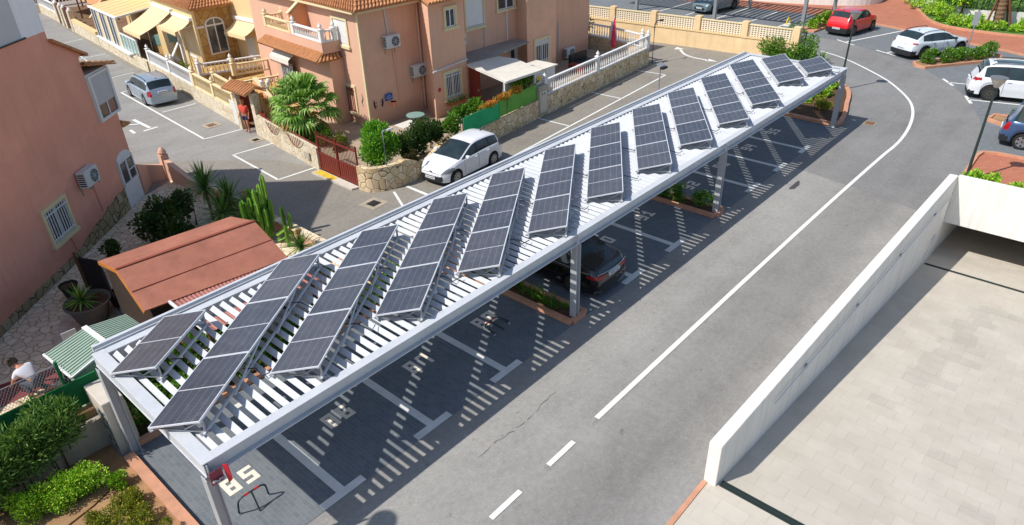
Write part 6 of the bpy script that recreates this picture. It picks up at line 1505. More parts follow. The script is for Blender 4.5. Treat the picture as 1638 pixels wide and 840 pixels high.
    if S.get('chrome'):
        mb = MB(); z0 = S['chrome']; mb.tube([(-fx + .02 + .10 * (abs(y) / .75) ** 2, y, z0) for y in np.linspace(-.74, .74, 13)], .014, 6); part('chrome_strip', mb, 'rim')
    mb = MB(); xa = S['rw'][0] + .25; mb.box((xa - .06, -.02, zt(xa) - .0), (xa + .06, .02, zt(xa) + .05)); part('antenna_fin', mb, 'black_plastic', bevel=.01)
    return root

paintmat('paint_white', lin(238, 240, 244, .84)); paintmat('paint_silver', lin(176, 190, 204, .85), .45, .28); paintmat('paint_black', (.006, .006, .007), 0, .12, .9)
paintmat('paint_red', lin(214, 24, 34, .9)); paintmat('paint_blue', lin(72, 104, 150, .75), .3, .3); paintmat('paint_grey', lin(128, 150, 158, .8), .35, .3); paintmat('paint_pearl', lin(228, 238, 246, .82))
HATCH = dict(L=3.95, W=1.73, top=[(-1.97, .78), (-1.93, 1.0), (-1.78, 1.30), (-1.55, 1.375), (-1.1, 1.44), (-.45, 1.455), (-.08, 1.42), (.38, 1.25), (.85, 1.02), (1.02, .96), (1.5, .88), (1.83, .75), (1.975, .60)], belt=[(-1.975, .76), (-1.7, .95), (-1, .96), (.3, .92), (1.1, .90), (1.6, .80), (1.85, .70), (1.975, .56)],
    xr=-1.22, xf=1.24, ws=(.98, .0), rw=(-1.62, -1.9), side=(-1.62, .84), pillars=[-.98, -.18], seams=[-.98, -.18, .74], head=(.62, .58, .80, .46), tl=(.34, .78, 1.0, .58), grille=[(.28, .50, .62), (.20, .25, .6)], plates=(.34, .78), mirror=.58, handles=[-.82, -.02], paint='paint_white', badge=.66, spokes=9, spw=.18, wiper=True, tumble=.36, flean=.22, nose=.36, scale=.93)
EST = dict(L=4.55, W=1.75, top=[(-2.27, .76), (-2.22, .98), (-2.05, 1.26), (-1.88, 1.40), (-1.4, 1.46), (-.3, 1.47), (.3, 1.42), (.75, 1.18), (1.05, 1.0), (1.6, .93), (2.0, .80), (2.275, .62)], belt=[(-2.27, .74), (-2.0, .93), (-.5, .92), (.9, .90), (1.6, .86), (2.0, .76), (2.275, .58)],
    xr=-1.32, xf=1.30, ws=(1.0, .3), rw=(-1.9, -2.2), side=(-2.0, .85), pillars=[-1.2, -.25], seams=[-1.2, -.25, .75], head=(.45, .58, .76, .4), tl=(.22, .64, .93, .62), grille=[(.3, .42, .5), (.52, .68, .32)], plates=(.4, .76), mirror=.62, handles=[-1.02, -.1], paint='paint_silver', spokes=7, tumble=.24, rails=(-1.7, .2), scale=.93, chrome=0)
SEDAN = dict(L=4.55, W=1.8, top=[(-2.27, .80), (-2.15, .96), (-1.75, 1.02), (-1.55, 1.05), (-1.0, 1.32), (-.5, 1.43), (.0, 1.44), (.45, 1.36), (.9, 1.10), (1.15, .98), (1.7, .90), (2.1, .76), (2.275, .62)], belt=[(-2.27, .78), (-2.0, .93), (-1.5, .94), (.5, .92), (1.2, .90), (1.7, .84), (2.1, .72), (2.275, .58)],
    xr=-1.40, xf=1.36, ws=(1.1, .42), rw=(-.62, -1.5), side=(-1.2, .95), pillars=[-.85, .02], seams=[-.85, .02, .95], head=(.45, .6, .76, .4), tl=(.34, .70, .80, .42), grille=[(.3, .6, .5)], plates=(.36, .70), mirror=.78, handles=[-.7, .2], paint='paint_black', spokes=10, spw=.12, rimmat='rim_dark', tumble=.3, chrome=.86, tail=.2, scale=.97)
BOXY = dict(L=4.0, W=1.78, top=[(-2.0, .86), (-1.96, 1.1), (-1.84, 1.45), (-1.68, 1.55), (-1.0, 1.59), (0, 1.58), (.35, 1.53), (.7, 1.30), (1.0, 1.06), (1.5, .98), (1.85, .86), (2.0, .68)], belt=[(-2.0, .84), (-1.7, 1.02), (-.5, 1.0), (.9, .97), (1.5, .92), (1.85, .8), (2.0, .62)],
    xr=-1.25, xf=1.28, ws=(.98, .36), rw=(-1.72, -1.93), side=(-1.45, .85), pillars=[-.9, -.08], seams=[-.9, -.08, .8], head=(.4, .66, .86, .45), tl=(.26, .92, 1.32, .62), grille=[(.3, .5, .5)], rblack=[(.2, .58, .8)], plates=(.42, .46), mirror=.66, handles=[-.75, .1], paint='paint_red', spokes=5, rimmat='rim_dark', spw=.26, tumble=.2, clad=.28, wr=.33, sill=.22)
COUPE = dict(L=4.45, W=1.84, top=[(-2.22, .86), (-2.18, 1.04), (-2.0, 1.14), (-1.7, 1.34), (-1.35, 1.46), (-.7, 1.51), (-.1, 1.50), (.35, 1.40), (.85, 1.12), (1.1, 1.02), (1.7, .95), (2.05, .84), (2.225, .66)], belt=[(-2.22, .84), (-1.9, 1.03), (-.8, .98), (.9, .95), (1.6, .90), (2.05, .78), (2.225, .6)],
    xr=-1.30, xf=1.38, ws=(1.06, .32), rw=(-1.42, -1.98), side=(-1.55, .9), pillars=[-.92, .0], seams=[-.92, .0, .92], head=(.5, .66, .82, .45), tl=(.3, .88, .97, .25), bar=(.90, .96), grille=[(.3, .52, .55)], rblack=[(.22, .52, .8)], plates=(.4, .56), mirror=.74, handles=[-.75, .2], paint='paint_pearl', spokes=5, rimmat='rim_dark', tumble=.27, clad=.32, archclad=True, wr=.35, sill=.24, rails=(-1.5, .1), railmat='black_plastic', mirmat='black_plastic')
BIG = dict(L=4.85, W=1.98, top=[(-2.42, .90), (-2.38, 1.14), (-2.2, 1.40), (-1.95, 1.62), (-1.6, 1.70), (-.6, 1.74), (.1, 1.70), (.55, 1.50), (1.0, 1.20), (1.25, 1.10), (1.9, 1.03), (2.25, .90), (2.425, .70)], belt=[(-2.42, .88), (-2.1, 1.10), (-.8, 1.06), (1.0, 1.04), (1.8, .98), (2.25, .86), (2.425, .66)],
    xr=-1.48, xf=1.50, ws=(1.2, .5), rw=(-1.8, -2.32), side=(-1.9, 1.05), pillars=[-1.0, .05], seams=[-1.0, .05, 1.05], head=(.5, .72, .9, .5), tl=(.45, .92, 1.06, .45), grille=[(.45, .85, .4)], rblack=[(.24, .42, .75)], plates=(.45, .80), mirror=.86, handles=[-.8, .3], paint='paint_white', spokes=10, rimmat='rim_dark', spw=.14, tumble=.22, wr=.37, sill=.26, roofglass=(-1.5, .2), rails=(-1.7, .3), chrome=.42)
VAN = dict(L=4.4, W=1.83, top=[(-2.2, .95), (-2.17, 1.3), (-2.08, 1.72), (-1.95, 1.80), (-1, 1.83), (.3, 1.81), (.6, 1.72), (1.0, 1.38), (1.3, 1.12), (1.7, 1.02), (2.05, .88), (2.2, .7)], belt=[(-2.2, .94), (-1.9, 1.10), (-.5, 1.08), (1.1, 1.02), (1.7, .95), (2.05, .82), (2.2, .64)],
    xr=-1.38, xf=1.42, ws=(1.26, .6), rw=(-1.98, -2.15), side=(-1.95, 1.1), pillars=[-1.0, .15], seams=[-1.0, .15, 1.0], head=(.5, .7, .92, .5), tl=(.2, .72, 1.06, .7), grille=[(.4, .6, .5)], rblack=[(.22, .5, .8)], plates=(.45, .62), mirror=.9, handles=[-.85, .3], paint='paint_blue', spokes=6, spw=.3, tumble=.14, clad=.34, archclad=True, wr=.33, sill=.24, rails=(-1.8, .3), mirmat='black_plastic')
CROSS = dict(COUPE, L=4.2, W=1.8, paint='paint_grey', grille=[(.3, .5, .5), (.55, .72, .35)], archclad=False, clad=.3, xr=-1.25, xf=1.3, top=[(-2.1, .86), (-2.05, 1.04), (-1.9, 1.2), (-1.6, 1.38), (-1.3, 1.48), (-.7, 1.53), (-.1, 1.51), (.35, 1.41), (.85, 1.14), (1.1, 1.03), (1.6, .95), (1.95, .82), (2.1, .64)], belt=[(-2.1, .84), (-1.8, 1.02), (-.8, .98), (.9, .95), (1.5, .90), (1.95, .76), (2.1, .58)], tl=(.3, .88, 1.0, .6), rails=None); CROSS.pop('bar')
car('white_hatchback', 'small white hatchback parked against the wavy stone garden wall', (13.42, 8.72), PI + .07, HATCH)
car('silver_estate_car', 'silver estate car parked beside the yellow balustrade wall up the street', (10.05, 29.75), R(84.5), EST)
car('black_saloon', 'glossy black saloon parked under the carport beside the planter', (9.68, .98), R(90.5), SEDAN)
car('red_hatchback', 'boxy red car parked by the railing at the top of the road', (47.35, 4.75), R(-10), BOXY)
car('white_coupe_crossover', 'white crossover with a dark rear bumper and light bar beside the flower planter', (43.83, -1.03), R(-30), COUPE)
car('white_large_crossover', 'large white crossover with dark multi spoke rims and glass roof near the right edge', (37.05, -6.95), R(-76), BIG)
car('blue_van', 'blue family van with a roof rack cut by the right edge', (30.3, -9.45), R(-84), VAN)
car('grey_crossover', 'grey green crossover parked under the far carport beyond the pierced wall', (49.0, 15.75), R(171), CROSS)
# ------------------------------------------------------------------ plants
def multi(name, label, cat, blobs, n, mat, size, wid, seed, base=0.0, group=None, box=True, lumps=8, twigs=8, up=.35, flowers=None):
    """one plant made of several clumps"""
    c0 = blobs[0][0]; t = thing(name, label, cat, (c0[0], c0[1], base), 0, group)
    P = []; N = []
    tot = sum(b[1][0] * b[1][1] + b[1][0] * b[1][2] for b in blobs)
    for i, (c, r) in enumerate(blobs):
        p, q = lumpy_points(int(n * (r[0] * r[1] + r[0] * r[2]) / tot), c, r, lumps, .25, base + .02, seed + i, box); P.append(p); N.append(q)
    P = np.concatenate(P); N = np.concatenate(N); leaves_mesh('foliage', P, size, wid, mat, t, norm=N, up=up)
    if flowers:
        k = rng.choice(len(P), min(len(P), flowers[1]), replace=False); Q = P[k] + N[k] * .03; Q = Q[Q[:, 2] > np.median(P[:, 2])]
        leaves_mesh('blossoms', Q, flowers[2], flowers[2], M_[flowers[0]], t, up=.9)
    mb = MB(); g = random.Random(seed)
    for c, r in blobs:
        for i in range(max(2, twigs // len(blobs))):
            x, y = c[0] + g.uniform(-.6, .6) * r[0], c[1] + g.uniform(-.6, .6) * r[1]
            mb.tube([(x, y, base - .02), (x + g.uniform(-.06, .06), y + g.uniform(-.06, .06), (base + c[2]) / 2), (x + g.uniform(-.12, .12), y, c[2] + r[2] * .4)], [.022, .015, .006], 5)
    mb.build('stem', M_['bark'], t); return t

# planted bed bottom left
sheet('planted_bed', [(-14, -6), (-2.57, -6), (-2.57, 3.86), (-14, 3.86)], .03, M_['soil'])
multi('oleander_bush', 'big green oleander bush in front of the grey concrete wall', 'bush', [((-4.25, 3.55, 1.15), (.95, .45, .75)), ((-3.45, 3.75, 1.25), (.6, .4, .6)), ((-5.1, 3.5, .9), (.7, .5, .8))], 10000, M_['leaf_oleander'], .17, .036, 11, .03, None, False, 16, 14, .5)
multi('low_hedge', 'bright low hedge block in the planted bed below the oleander', 'hedge', [((-4.35, 3.05, .30), (.34, .30, .30)), ((-3.85, 2.92, .32), (.36, .30, .31)), ((-3.42, 2.78, .36), (.32, .30, .32))], 13000, M_['leaf_bright'], .05, .034, 21, .03, None, True, 14, 9)
multi('round_shrub', 'small round shrub beside the terracotta kerb of the planted bed', 'shrub', [((-2.92, 2.42, .20), (.20, .20, .18))], 2400, M_['leaf_bright'], .042, .03, 31, .03, None, False, 9, 4)
multi('flowering_hedge', 'low hedge with small yellow flowers at the bottom of the photo', 'hedge', [((-3.25, 1.75, .17), (.42, .35, .19)), ((-3.15, 1.15, .19), (.48, .4, .2)), ((-3.1, .4, .2), (.45, .5, .2)), ((-3.7, 1.0, .15), (.45, .5, .18)), ((-2.95, 1.75, .17), (.22, .3, .17)), ((-3.75, 1.75, .15), (.4, .28, .17)), ((-4.1, 1.2, .15), (.4, .5, .17))], 17000, M_['leaf_olive'], .045, .028, 41, .03, None, True, 12, 10, .35, ('flower_yellow', 130, .04))
t = thing('irrigation_pipe', 'thin brown irrigation pipe lying on the bare soil of the bed', 'pipe', (-3.4, 2.3, .03)); mb = MB(); mb.tube([(-3.1, 2.5, .045), (-3.5, 2.32, .045), (-4.0, 2.2, .045), (-4.6, 2.1, .045)], .014, 6); mb.build('hose', M_['wood_brown'], t)
sheet('back_bed', [(-2.2, 3.43), (27.4, 3.43), (27.4, 4.5), (-2.2, 4.5)], .03, M_['soil_dark'])
for k, (x0, x1) in enumerate(((-1.9, 1.4), (1.4, 4.6), (4.6, 7.4))):
    multi('strip_hedge', ['green planting strip at the near left end below the louvres', 'middle green planting strip seen through the louvres', 'green planting strip beside the planter of long grass'][k], 'hedge', [((x0 + (x1 - x0) * f, 3.9, .36), (.62, .36, .36)) for f in (.16, .5, .84)], 3600, M_['leaf_mid'], .10, .05, 51 + k, .03, None, True, 9, 9)
multi('yard_shrub', 'green shrubs behind the carport between the two sheds seen through the louvres', 'shrub', [((-1.3, 4.6, .45), (.5, .35, .45)), ((-.2, 4.9, .5), (.6, .5, .5)), ((.7, 4.7, .45), (.6, .5, .45))], 4200, M_['leaf_mid'], .13, .06, 58, .02)
# planters under the carport
for k, (x0, lab1, lab2) in enumerate(((7.62, 'terracotta kerbed planter with long grass beside the black saloon', 'tuft of long grass beside the black saloon'), (15.87, 'terracotta kerbed planter with shrubs between bays 91 and 92', 'green shrubs in the planter between bays 91 and 92'))):
    t = thing('kerbed_planter', lab1, 'planter', (x0 + .35, 1, 0)); mb = MB()
    wall_strip(mb, [(x0, -1.3), (x0, 3.25)], .15, -.01, .13); wall_strip(mb, [(x0 + .66, -1.3), (x0 + .66, 3.25)], .15, -.01, .13); mb.box((x0 + .076, -1.37, -.01), (x0 + .584, -1.22, .129)); mb.build('kerb', M_['kerb_terracotta'], t); mb = MB(); mb.box((x0 + .07, -1.22, -.01), (x0 + .59, 3.24, .08)); mb.build('soil', M_['soil_dark'], t)
    if k == 0:
        t = thing('ornamental_grass', lab2, 'grass', (x0 + .33, .3, .08)); mb = MB(); g = random.Random(5)
        for i in range(26): blade_plant(mb, (x0 + .33 + g.uniform(-.2, .2), -.75 + i * .135, .08), 34, .42, .02, g, (35, 88), .5, 3)
        mb.build('blades', M_['leaf_mid'], t)
    else: multi('planter_shrub', lab2, 'shrub', [((x0 + .33, y, .36), (.28, .42, .26)) for y in (-.6, .25, 1.1, 1.9)], 2800, M_['leaf_mid'], .09, .05, 61, .08)
# island at the far end of the carport
P3 = smooth2([(27.85, 3.3), (27.8, 1.0), (27.72, -1.1), (28.7, -1.2), (29.73, -.97), (31.0, -.6), (32.3, -.25), (33.6, .3), (34.4, 1.2), (34.3, 2.6), (33.0, 3.5), (30, 3.8), (27.85, 3.3)], 4)
t = thing('kerbed_island', 'rounded terracotta kerbed island at the far end of the carport', 'planter', (30.5, 1.2, 0)); mb = MB(); wall_strip(mb, P3, .2, -.01, .15); mb.build('kerb', M_['kerb_terracotta'], t); mb = MB(); mb.add([(p[0], p[1], .1) for p in P3[:-1]], [tuple(range(len(P3) - 1))]); mb.build('soil', M_['soil_dark'], t)
multi('low_hedge', 'bright green low hedge on the island at the far end of the carport', 'hedge', [((31.6, .95, .38), (.9, .7, .3)), ((32.9, 1.3, .38), (.8, .7, .3)), ((30.6, 1.4, .36), (.8, .8, .28)), ((32, 2.4, .36), (1.2, .6, .28))], 5000, M_['leaf_bright'], .11, .08, 71, .1)
multi('round_shrub', 'dark green shrub in the shade of the island under the carport end', 'shrub', [((29.3, .0, .32), (.6, .45, .26))], 1200, M_['leaf_olive'], .09, .05, 75, .1)
multi('hibiscus_bush', 'tall leafy bush at the far corner of the pierced block wall', 'bush', [((37.6, 4.0, .75), (.8, .8, .8)), ((38.3, 5.2, 1.0), (.7, .8, 1.0)), ((37.0, 5.9, .7), (.7, .8, .7)), ((36.8, 4.8, .6), (.7, .8, .6))], 4200, M_['leaf_mid'], .17, .07, 81, 0.0, None, False, 12, 10, .6)
t = thing('agave_plant', 'small spiky agave next to the tall leafy bush', 'agave', (37.9, 3.2, 0)); mb = MB(); blade_plant(mb, (37.9, 3.2, .1), 40, .75, .09, random.Random(3), (10, 85), .2); mb.build('leaves', M_['leaf_yucca'], t)
# right hand planters and hedges
t = thing('kerbed_planter', 'narrow terracotta kerbed planter beside the white crossover', 'planter', (42.4, -2.6, 0)); PL1 = [(40.35, -1.25), (40.15, -1.75), (44.4, -4.75), (45.6, -4.5), (45.2, -3.7), (40.9, -1.0), (40.35, -1.25)]
mb = MB(); wall_strip(mb, PL1, .16, 0, .15); mb.build('kerb', M_['kerb_terracotta'], t); mb = MB(); mb.add([(p[0], p[1], .09) for p in PL1[:-1]], [tuple(range(6))]); mb.build('soil', M_['soil'], t)
multi('flowering_shrub', 'row of white flowering shrubs in the narrow planter beside the white crossover', 'shrub', [((41.2, -1.75, .45), (.6, .5, .4)), ((42.1, -2.35, .48), (.65, .5, .42)), ((43.0, -2.95, .45), (.65, .5, .4)), ((43.8, -3.5, .45), (.6, .5, .4)), ((44.7, -4.0, .5), (.55, .5, .44))], 6000, M_['leaf_mid'], .12, .06, 91, .09, None, False, 9, 9, .5, ('flower_white', 260, .09))
t = thing('kerbed_planter', 'short terracotta kerbed planter next to the blue van', 'planter', (33, -7.6, 0)); PL2 = [(32.5, -6.4), (33.3, -6.5), (34.3, -10.8), (33.4, -11), (32.1, -7.0), (32.5, -6.4)]
mb = MB(); wall_strip(mb, PL2, .16, 0, .15); mb.build('kerb', M_['kerb_terracotta'], t); mb = MB(); mb.add([(p[0], p[1], .09) for p in PL2[:-1]], [tuple(range(5))]); mb.build('soil', M_['soil'], t)
multi('flowering_shrub', 'white flowering shrub in the short planter next to the blue van', 'shrub', [((33.1, -7.6, .4), (.4, .5, .32)), ((33.4, -8.8, .4), (.4, .6, .32))], 1600, M_['leaf_mid'], .12, .06, 95, .09, None, False, 9, 6, .5, ('flower_white', 120, .09))
for k, y in enumerate((-7.6, -8.25, -9.0, -9.8, -10.6)): multi('low_shrub', ['leafy shrub at the lamp end of the row behind the ramp beam', 'second leafy shrub from the lamp behind the ramp beam', 'third leafy shrub from the lamp behind the ramp beam', 'fourth leafy shrub from the lamp behind the ramp beam', 'fifth leafy shrub from the lamp behind the ramp beam'][k], 'shrub', [((22.62, y, .86), (.24, .33, .22))], 420, M_['leaf_bright'], .12, .06, 101 + k, .3, 'shrubs behind the ramp beam')
t = thing('planter_wall', 'narrow planter trough behind the ramp beam', 'planter', (22.6, -12, 0)); mb = MB(); mb.box((22.25, -30, 0), (23.1, -7.2, .62)); mb.build('trough', M_['plaster_white'], t)
multi('low_hedge', 'green hedge in a kerbed strip left of the red car', 'hedge', [((46.6, 7.05, .45), (.7, .4, .38)), ((47.8, 6.9, .45), (.7, .4, .38)), ((49.0, 6.75, .42), (.7, .4, .35))], 2400, M_['leaf_bright'], .13, .08, 111)
t = thing('kerbed_planter', 'terracotta kerb strip under the hedge left of the red car', 'planter', (47.5, 6.9, 0)); mb = MB(); mb.prism([(45.5, 6.55), (50.3, 6.1), (50.4, 7.2), (45.6, 7.6)], 0, .13); mb.build('kerb', M_['kerb_terracotta'], t)
multi('garden_hedge', 'long green ground hedge along the white curved garden wall', 'hedge', [((60.5, 4.3, .4), (1.5, .5, .4)), ((58.0, 3.1, .5), (1.2, .6, .5)), ((56.0, 1.9, .5), (1.0, .6, .5)), ((54.4, .8, .5), (.9, .7, .5)), ((53.4, -.6, .35), (.8, 1.0, .35)), ((53.2, -2.4, .3), (.9, 1.2, .3)), ((53.6, -4.6, .35), (.9, 1.2, .35)), ((54.6, -7, .4), (1, 1.4, .4))], 9000, M_['leaf_bright'], .2, .1, 121, .02, None, True, 10, 16, .4, ('flower_white', 120, .14))
def tree(name, label, x, y, h, crown, n, mat, size, wid, seed, tr=.09, trunkmat='bark'):
    t = thing(name, label, 'tree', (x, y, 0)); g = random.Random(seed); mb = MB(); top = Vector((x, y, h * .55)); mb.tube([(x, y, 0), (x + .05, y, h * .3), top], [tr, tr * .8, tr * .6], 8)
    for i in range(7):
        a = g.uniform(0, 6.28); e = Vector((x + crown[0] * .6 * math.cos(a), y + crown[1] * .6 * math.sin(a), h * g.uniform(.65, .95))); mb.tube([top - Vector((0, 0, g.uniform(0, .5))), (top + e) / 2 + Vector((0, 0, .1)), e], [tr * .5, tr * .3, tr * .1], 5)
    mb.build('trunk', M_[trunkmat], t); P, N = lumpy_points(n, (x, y, h * .72), crown, 16, .15, h * .3, seed); leaves_mesh('crown', P, size, wid, mat, t, norm=N, up=.2); return t
tree('broadleaf_tree', 'young bright leafy tree in the garden at the top right', 54.6, -.3, 3.6, (1.3, 1.3, 1.3), 2200, M_['leaf_bright'], .3, .16, 131)
t = thing('date_palm', 'thick palm trunk held by timber stakes in the top right garden', 'palm', (53.8, -2.8, 0)); mb = MB(); prof = []
for k in range(40): prof += [(.30 + (.035 if k % 2 else 0), .02 + k * .14)]
mb.lathe((53.8, -2.8, 0), prof, 14, Matrix.Rotation(-.08, 4, 'X')); mb.build('trunk', M_['palm_bark'], t)
mb = MB(); g = random.Random(9)
for i in range(26):
    a = g.uniform(0, 6.28); el = R(g.uniform(-10, 75)); d = Vector((math.cos(a) * math.cos(el), math.sin(a) * math.cos(el), math.sin(el))); b0 = Vector((53.8, -2.35, 5.6)); s = Vector((-math.sin(a), math.cos(a), 0))
    for q in range(1, 15):
        p = b0 + d * (2.6 * q / 14) + Vector((0, 0, -1.2 * (q / 14) ** 2)); l = .5 * math.sin(PI * q / 15) + .12
        for sg in (-1, 1): e = p + s * sg * l + d * .2 + Vector((0, 0, -.1)); mb.add([p - d * .03, p + d * .03, e], [(0, 1, 2)])
mb.build('crown', M_['leaf_palm'], t)
t = thing('tree_stakes', 'timber stakes propping the palm trunk in the top right garden', 'stakes', (53.8, -2.8, 0)); mb = MB()
for q in ((52.9, -2.2), (53.2, -3.7), (54.9, -3.2)): mb.bar((*q, 0), (53.8 + (q[0] - 53.8) * .25, -2.6 + (q[1] + 2.6) * .25, 2.6), .1, .1)
mb.build('timber', M_['wood_brown'], t)
multi('cypress_hedge', 'tall clipped green hedge behind the dark garden railing', 'hedge', [((60 + .6 * k, 1.5 - 2.6 * k, 1.2), (1.2, 1.6, 1.2)) for k in range(6)], 5000, M_['leaf_mid'], .3, .14, 141, .0, None, True, 10, 8)
multi('dark_bush', 'dark bush behind the salmon house at the end of the terrace', 'bush', [((33.0, 17.3, 1.0), (.6, .9, .9))], 900, M_['leaf_dark'], .2, .1, 151)
# salmon house garden
multi('corner_shrub', 'dense bright green shrub filling the stone wall corner', 'shrub', [((10.7, 10.65, 1.75), (.78, .62, .75)), ((11.2, 10.7, 1.35), (.6, .55, .65)), ((10.4, 10.45, 1.15), (.55, .5, .55))], 9500, M_['leaf_vivid'], .15, .05, 161, FZ, None, False, 14, 10, .5)
multi('dark_hedge', 'dark green hedge behind the wavy stone wall', 'hedge', [((12.1, 10.5, 1.05), (.65, .5, .7)), ((12.9, 10.6, 1.2), (.7, .5, .72)), ((13.8, 10.75, 1.05), (.7, .5, .65))], 9000, M_['leaf_dark'], .12, .06, 171, FZ, None, False, 12, 9, .4)
multi('dead_creeper', 'brown dead creeper spilling over the wavy stone wall', 'creeper', [((11.5, 9.68, .85), (.5, .16, .25)), ((13.4, 9.8, .9), (.4, .15, .2))], 1500, leafmat('leaf_brown', [lin(48, 34, 26, .7), lin(86, 62, 48, .7), lin(70, 66, 36, .7)]), .10, .05, 175, FZ)
multi('climbing_plant', 'green climber left of the bright green screen panel', 'climber', [((14.5, 10.3, 1.25), (.5, .3, .5)), ((15.3, 10.6, 1.5), (.7, .35, .35)), ((16.2, 10.7, 1.6), (.6, .35, .3))], 3200, M_['leaf_mid'], .12, .07, 181, FZ, None, False, 10, 8)
multi('autumn_creeper', 'orange autumn creeper hanging over the green screens', 'creeper', [((16.6, 10.12, 1.66), (.7, .12, .14)), ((17.6, 10.22, 1.72), (.6, .14, .16)), ((18.6, 10.34, 1.76), (.6, .14, .18))], 2200, M_['leaf_autumn'], .09, .045, 191, FZ, None, False, 22)
multi('patio_plants', 'leafy potted plants at the end of the patio behind the olive screen', 'plant', [((19.6, 10.9, 1.85), (.6, .3, .3)), ((20.3, 11.0, 1.9), (.4, .3, .3))], 900, M_['leaf_mid'], .14, .07, 195, FZ)
multi('garden_shrubs', 'leafy shrubs at the foot of the fan palm', 'shrub', [((11.1, 15.3, .7), (.5, .7, .45)), ((11.0, 16.8, .75), (.5, .7, .5)), ((11.2, 18.0, .6), (.4, .6, .4))], 3600, M_['leaf_mid'], .13, .06, 201, FZ, None, False, 11, 8)
for k, (y, s) in enumerate(((13.9, .3), (14.5, .25))): multi('low_shrub', ['low dark shrub inside the red driveway gate', 'low olive shrub behind the street wall by the red gate'][k], 'shrub', [((11.2 + .3 * k, y, .5), (.5, .3, .22))], 700, M_['leaf_olive' if k else 'leaf_dark'], .1, .05, 211 + k, FZ)
def fan_palm(x, y, z, h, n, rad, seed):
    t = thing('fan_palm', 'green fan palm with drooping fronds behind the street wall', 'palm', (x, y, z)); g = random.Random(seed)
    mb = MB(); prof = []
    for k in range(int(h / .07)): prof.append((.17 + (.03 if k % 2 else 0), k * .07))
    mb.lathe((x, y, z), prof, 12); mb.build('trunk', M_['palm_bark'], t)
    top = Vector((x, y, z + h)); mg = MB(); md = MB(); mp = MB()
    for i in range(n):
        az = i * 2.39996 + g.uniform(-.2, .2); el = R(-40 + 118 * (i / n) ** .8 + g.uniform(-10, 10)); L = rad * g.uniform(.6, .85); dry = i < n * .12
        d = Vector((math.cos(az) * math.cos(el), math.sin(az) * math.cos(el), math.sin(el))); hub = top + d * L + Vector((0, 0, -.10 * math.cos(el))); mp.tube([top, (top + hub) / 2 + Vector((0, 0, .03)), hub], [.022, .014, .01], 5)
        s = d.cross(Vector((0, 0, 1))).normalized(); u = s.cross(d).normalized(); F = rad * g.uniform(.5, .62); m = 22
        for q in range(m):
            an = R(-118 + 236 * q / (m - 1)); dd = (d * math.cos(an) + s * math.sin(an)).normalized(); ln = F * (.72 + .28 * math.cos(an * .7)) * g.uniform(.9, 1.08)
            sd = (s * math.cos(an) - d * math.sin(an)); w_ = F * .062
            p1 = hub + dd * ln * .55 + u * .04; p2 = hub + dd * ln * .84 - Vector((0, 0, .07 * ln)); p3 = hub + dd * ln - Vector((0, 0, (.28 + .15 * g.random()) * ln))
            ud = u * (.5 * w_ * (1 if q % 2 else -1))
            (md if dry else mg).add([hub, p1 - sd * w_ + ud, p1 + sd * w_ - ud, p2 - sd * w_ * .6, p2 + sd * w_ * .6, p3], [(0, 1, 2), (1, 3, 4, 2), (3, 5, 4)])
    mg.build('fronds', M_['leaf_palm'], t, fixn=False); md.build('dry_fronds', M_['leaf_dry'], t, fixn=False); mp.build('leaf_stalks', M_['leaf_palm'], t)
fan_palm(11.3, 16.4, FZ, 1.45, 38, 1.38, 4)
# left yard plants
multi('dark_shrub', 'dark leafy shrub in the shade beside the terracotta house', 'shrub', [((2.35, 12.4, .75), (.6, .6, .55)), ((3.1, 12.5, .9), (.6, .6, .6)), ((2.8, 11.6, .7), (.6, .5, .5)), ((3.8, 13.0, .85), (.5, .5, .5))], 4200, M_['leaf_dark'], .15, .09, 221, 0, None, False, 13, 14, .3)
def yucca(label, x, y, h, heads, L, seed, mat='leaf_yucca', bloom=False, n=70, w_=.05, tr=.06, base=0.0, el=(-25, 85)):
    t = thing('yucca_plant', label, 'yucca', (x, y, base)); g = random.Random(seed); mt = MB(); ml = MB()
    for (dx, dy, dh) in heads:
        top = Vector((x + dx, y + dy, base + h + dh)); mt.tube([(x + dx * .2, y + dy * .2, base), (x + dx * .7, y + dy * .7, base + (h + dh) * .5), top], [tr, tr * .9, tr * .8], 7); blade_plant(ml, top, n, L, w_, g, el, .22)
        if bloom:
            P, N = lumpy_points(240, tuple(top + Vector((0, 0, L * .75))), (.09, .09, .2), 6, .1, 0, seed); leaves_mesh('flower_spike', P, .07, .04, leafmat('flower_cream', [lin(214, 170, 110, .8), lin(236, 206, 150, .85)]), t, up=.6)
    mt.build('stem', M_['palm_bark'], t); ml.build('leaves', M_[mat], t, fixn=False); return t
yucca('tall dark yucca nearest the street wall in the yard', 4.55, 12.6, 1.3, [(0, 0, 0), (.35, -.9, -.35)], 1.05, 1, n=150, w_=.075)
yucca('yucca with an orange bloom beside the dark shrub', 4.3, 11.1, .85, [(0, 0, 0), (.75, -.45, -.15)], 1.0, 2, bloom=True, n=120, w_=.07)
yucca('bright yucca with a cream flower spike behind the carport gutter', 5.0, 7.6, .45, [(0, 0, 0)], .78, 3, bloom=True, n=110, w_=.055)
yucca('spiky young yucca growing in the very large grey tub', -.95, 9.4, .18, [(0, 0, 0)], .62, 4, n=85, w_=.065, tr=.05, base=.52, mat='leaf_palm')
P, N = lumpy_points(500, (.95, 12.2, .6), (.28, .28, .25), 8, .2, .3, 231); t = thing('potted_plant', 'dark leafy plant in the terracotta pot by the wall', 'plant', (.95, 12.2, .3)); leaves_mesh('foliage', P, .12, .07, M_['leaf_dark'], t, norm=N); mb = MB(); mb.tube([(.95, 12.2, .28), (.95, 12.2, .6)], .02, 5); mb.build('stem', M_['bark'], t)
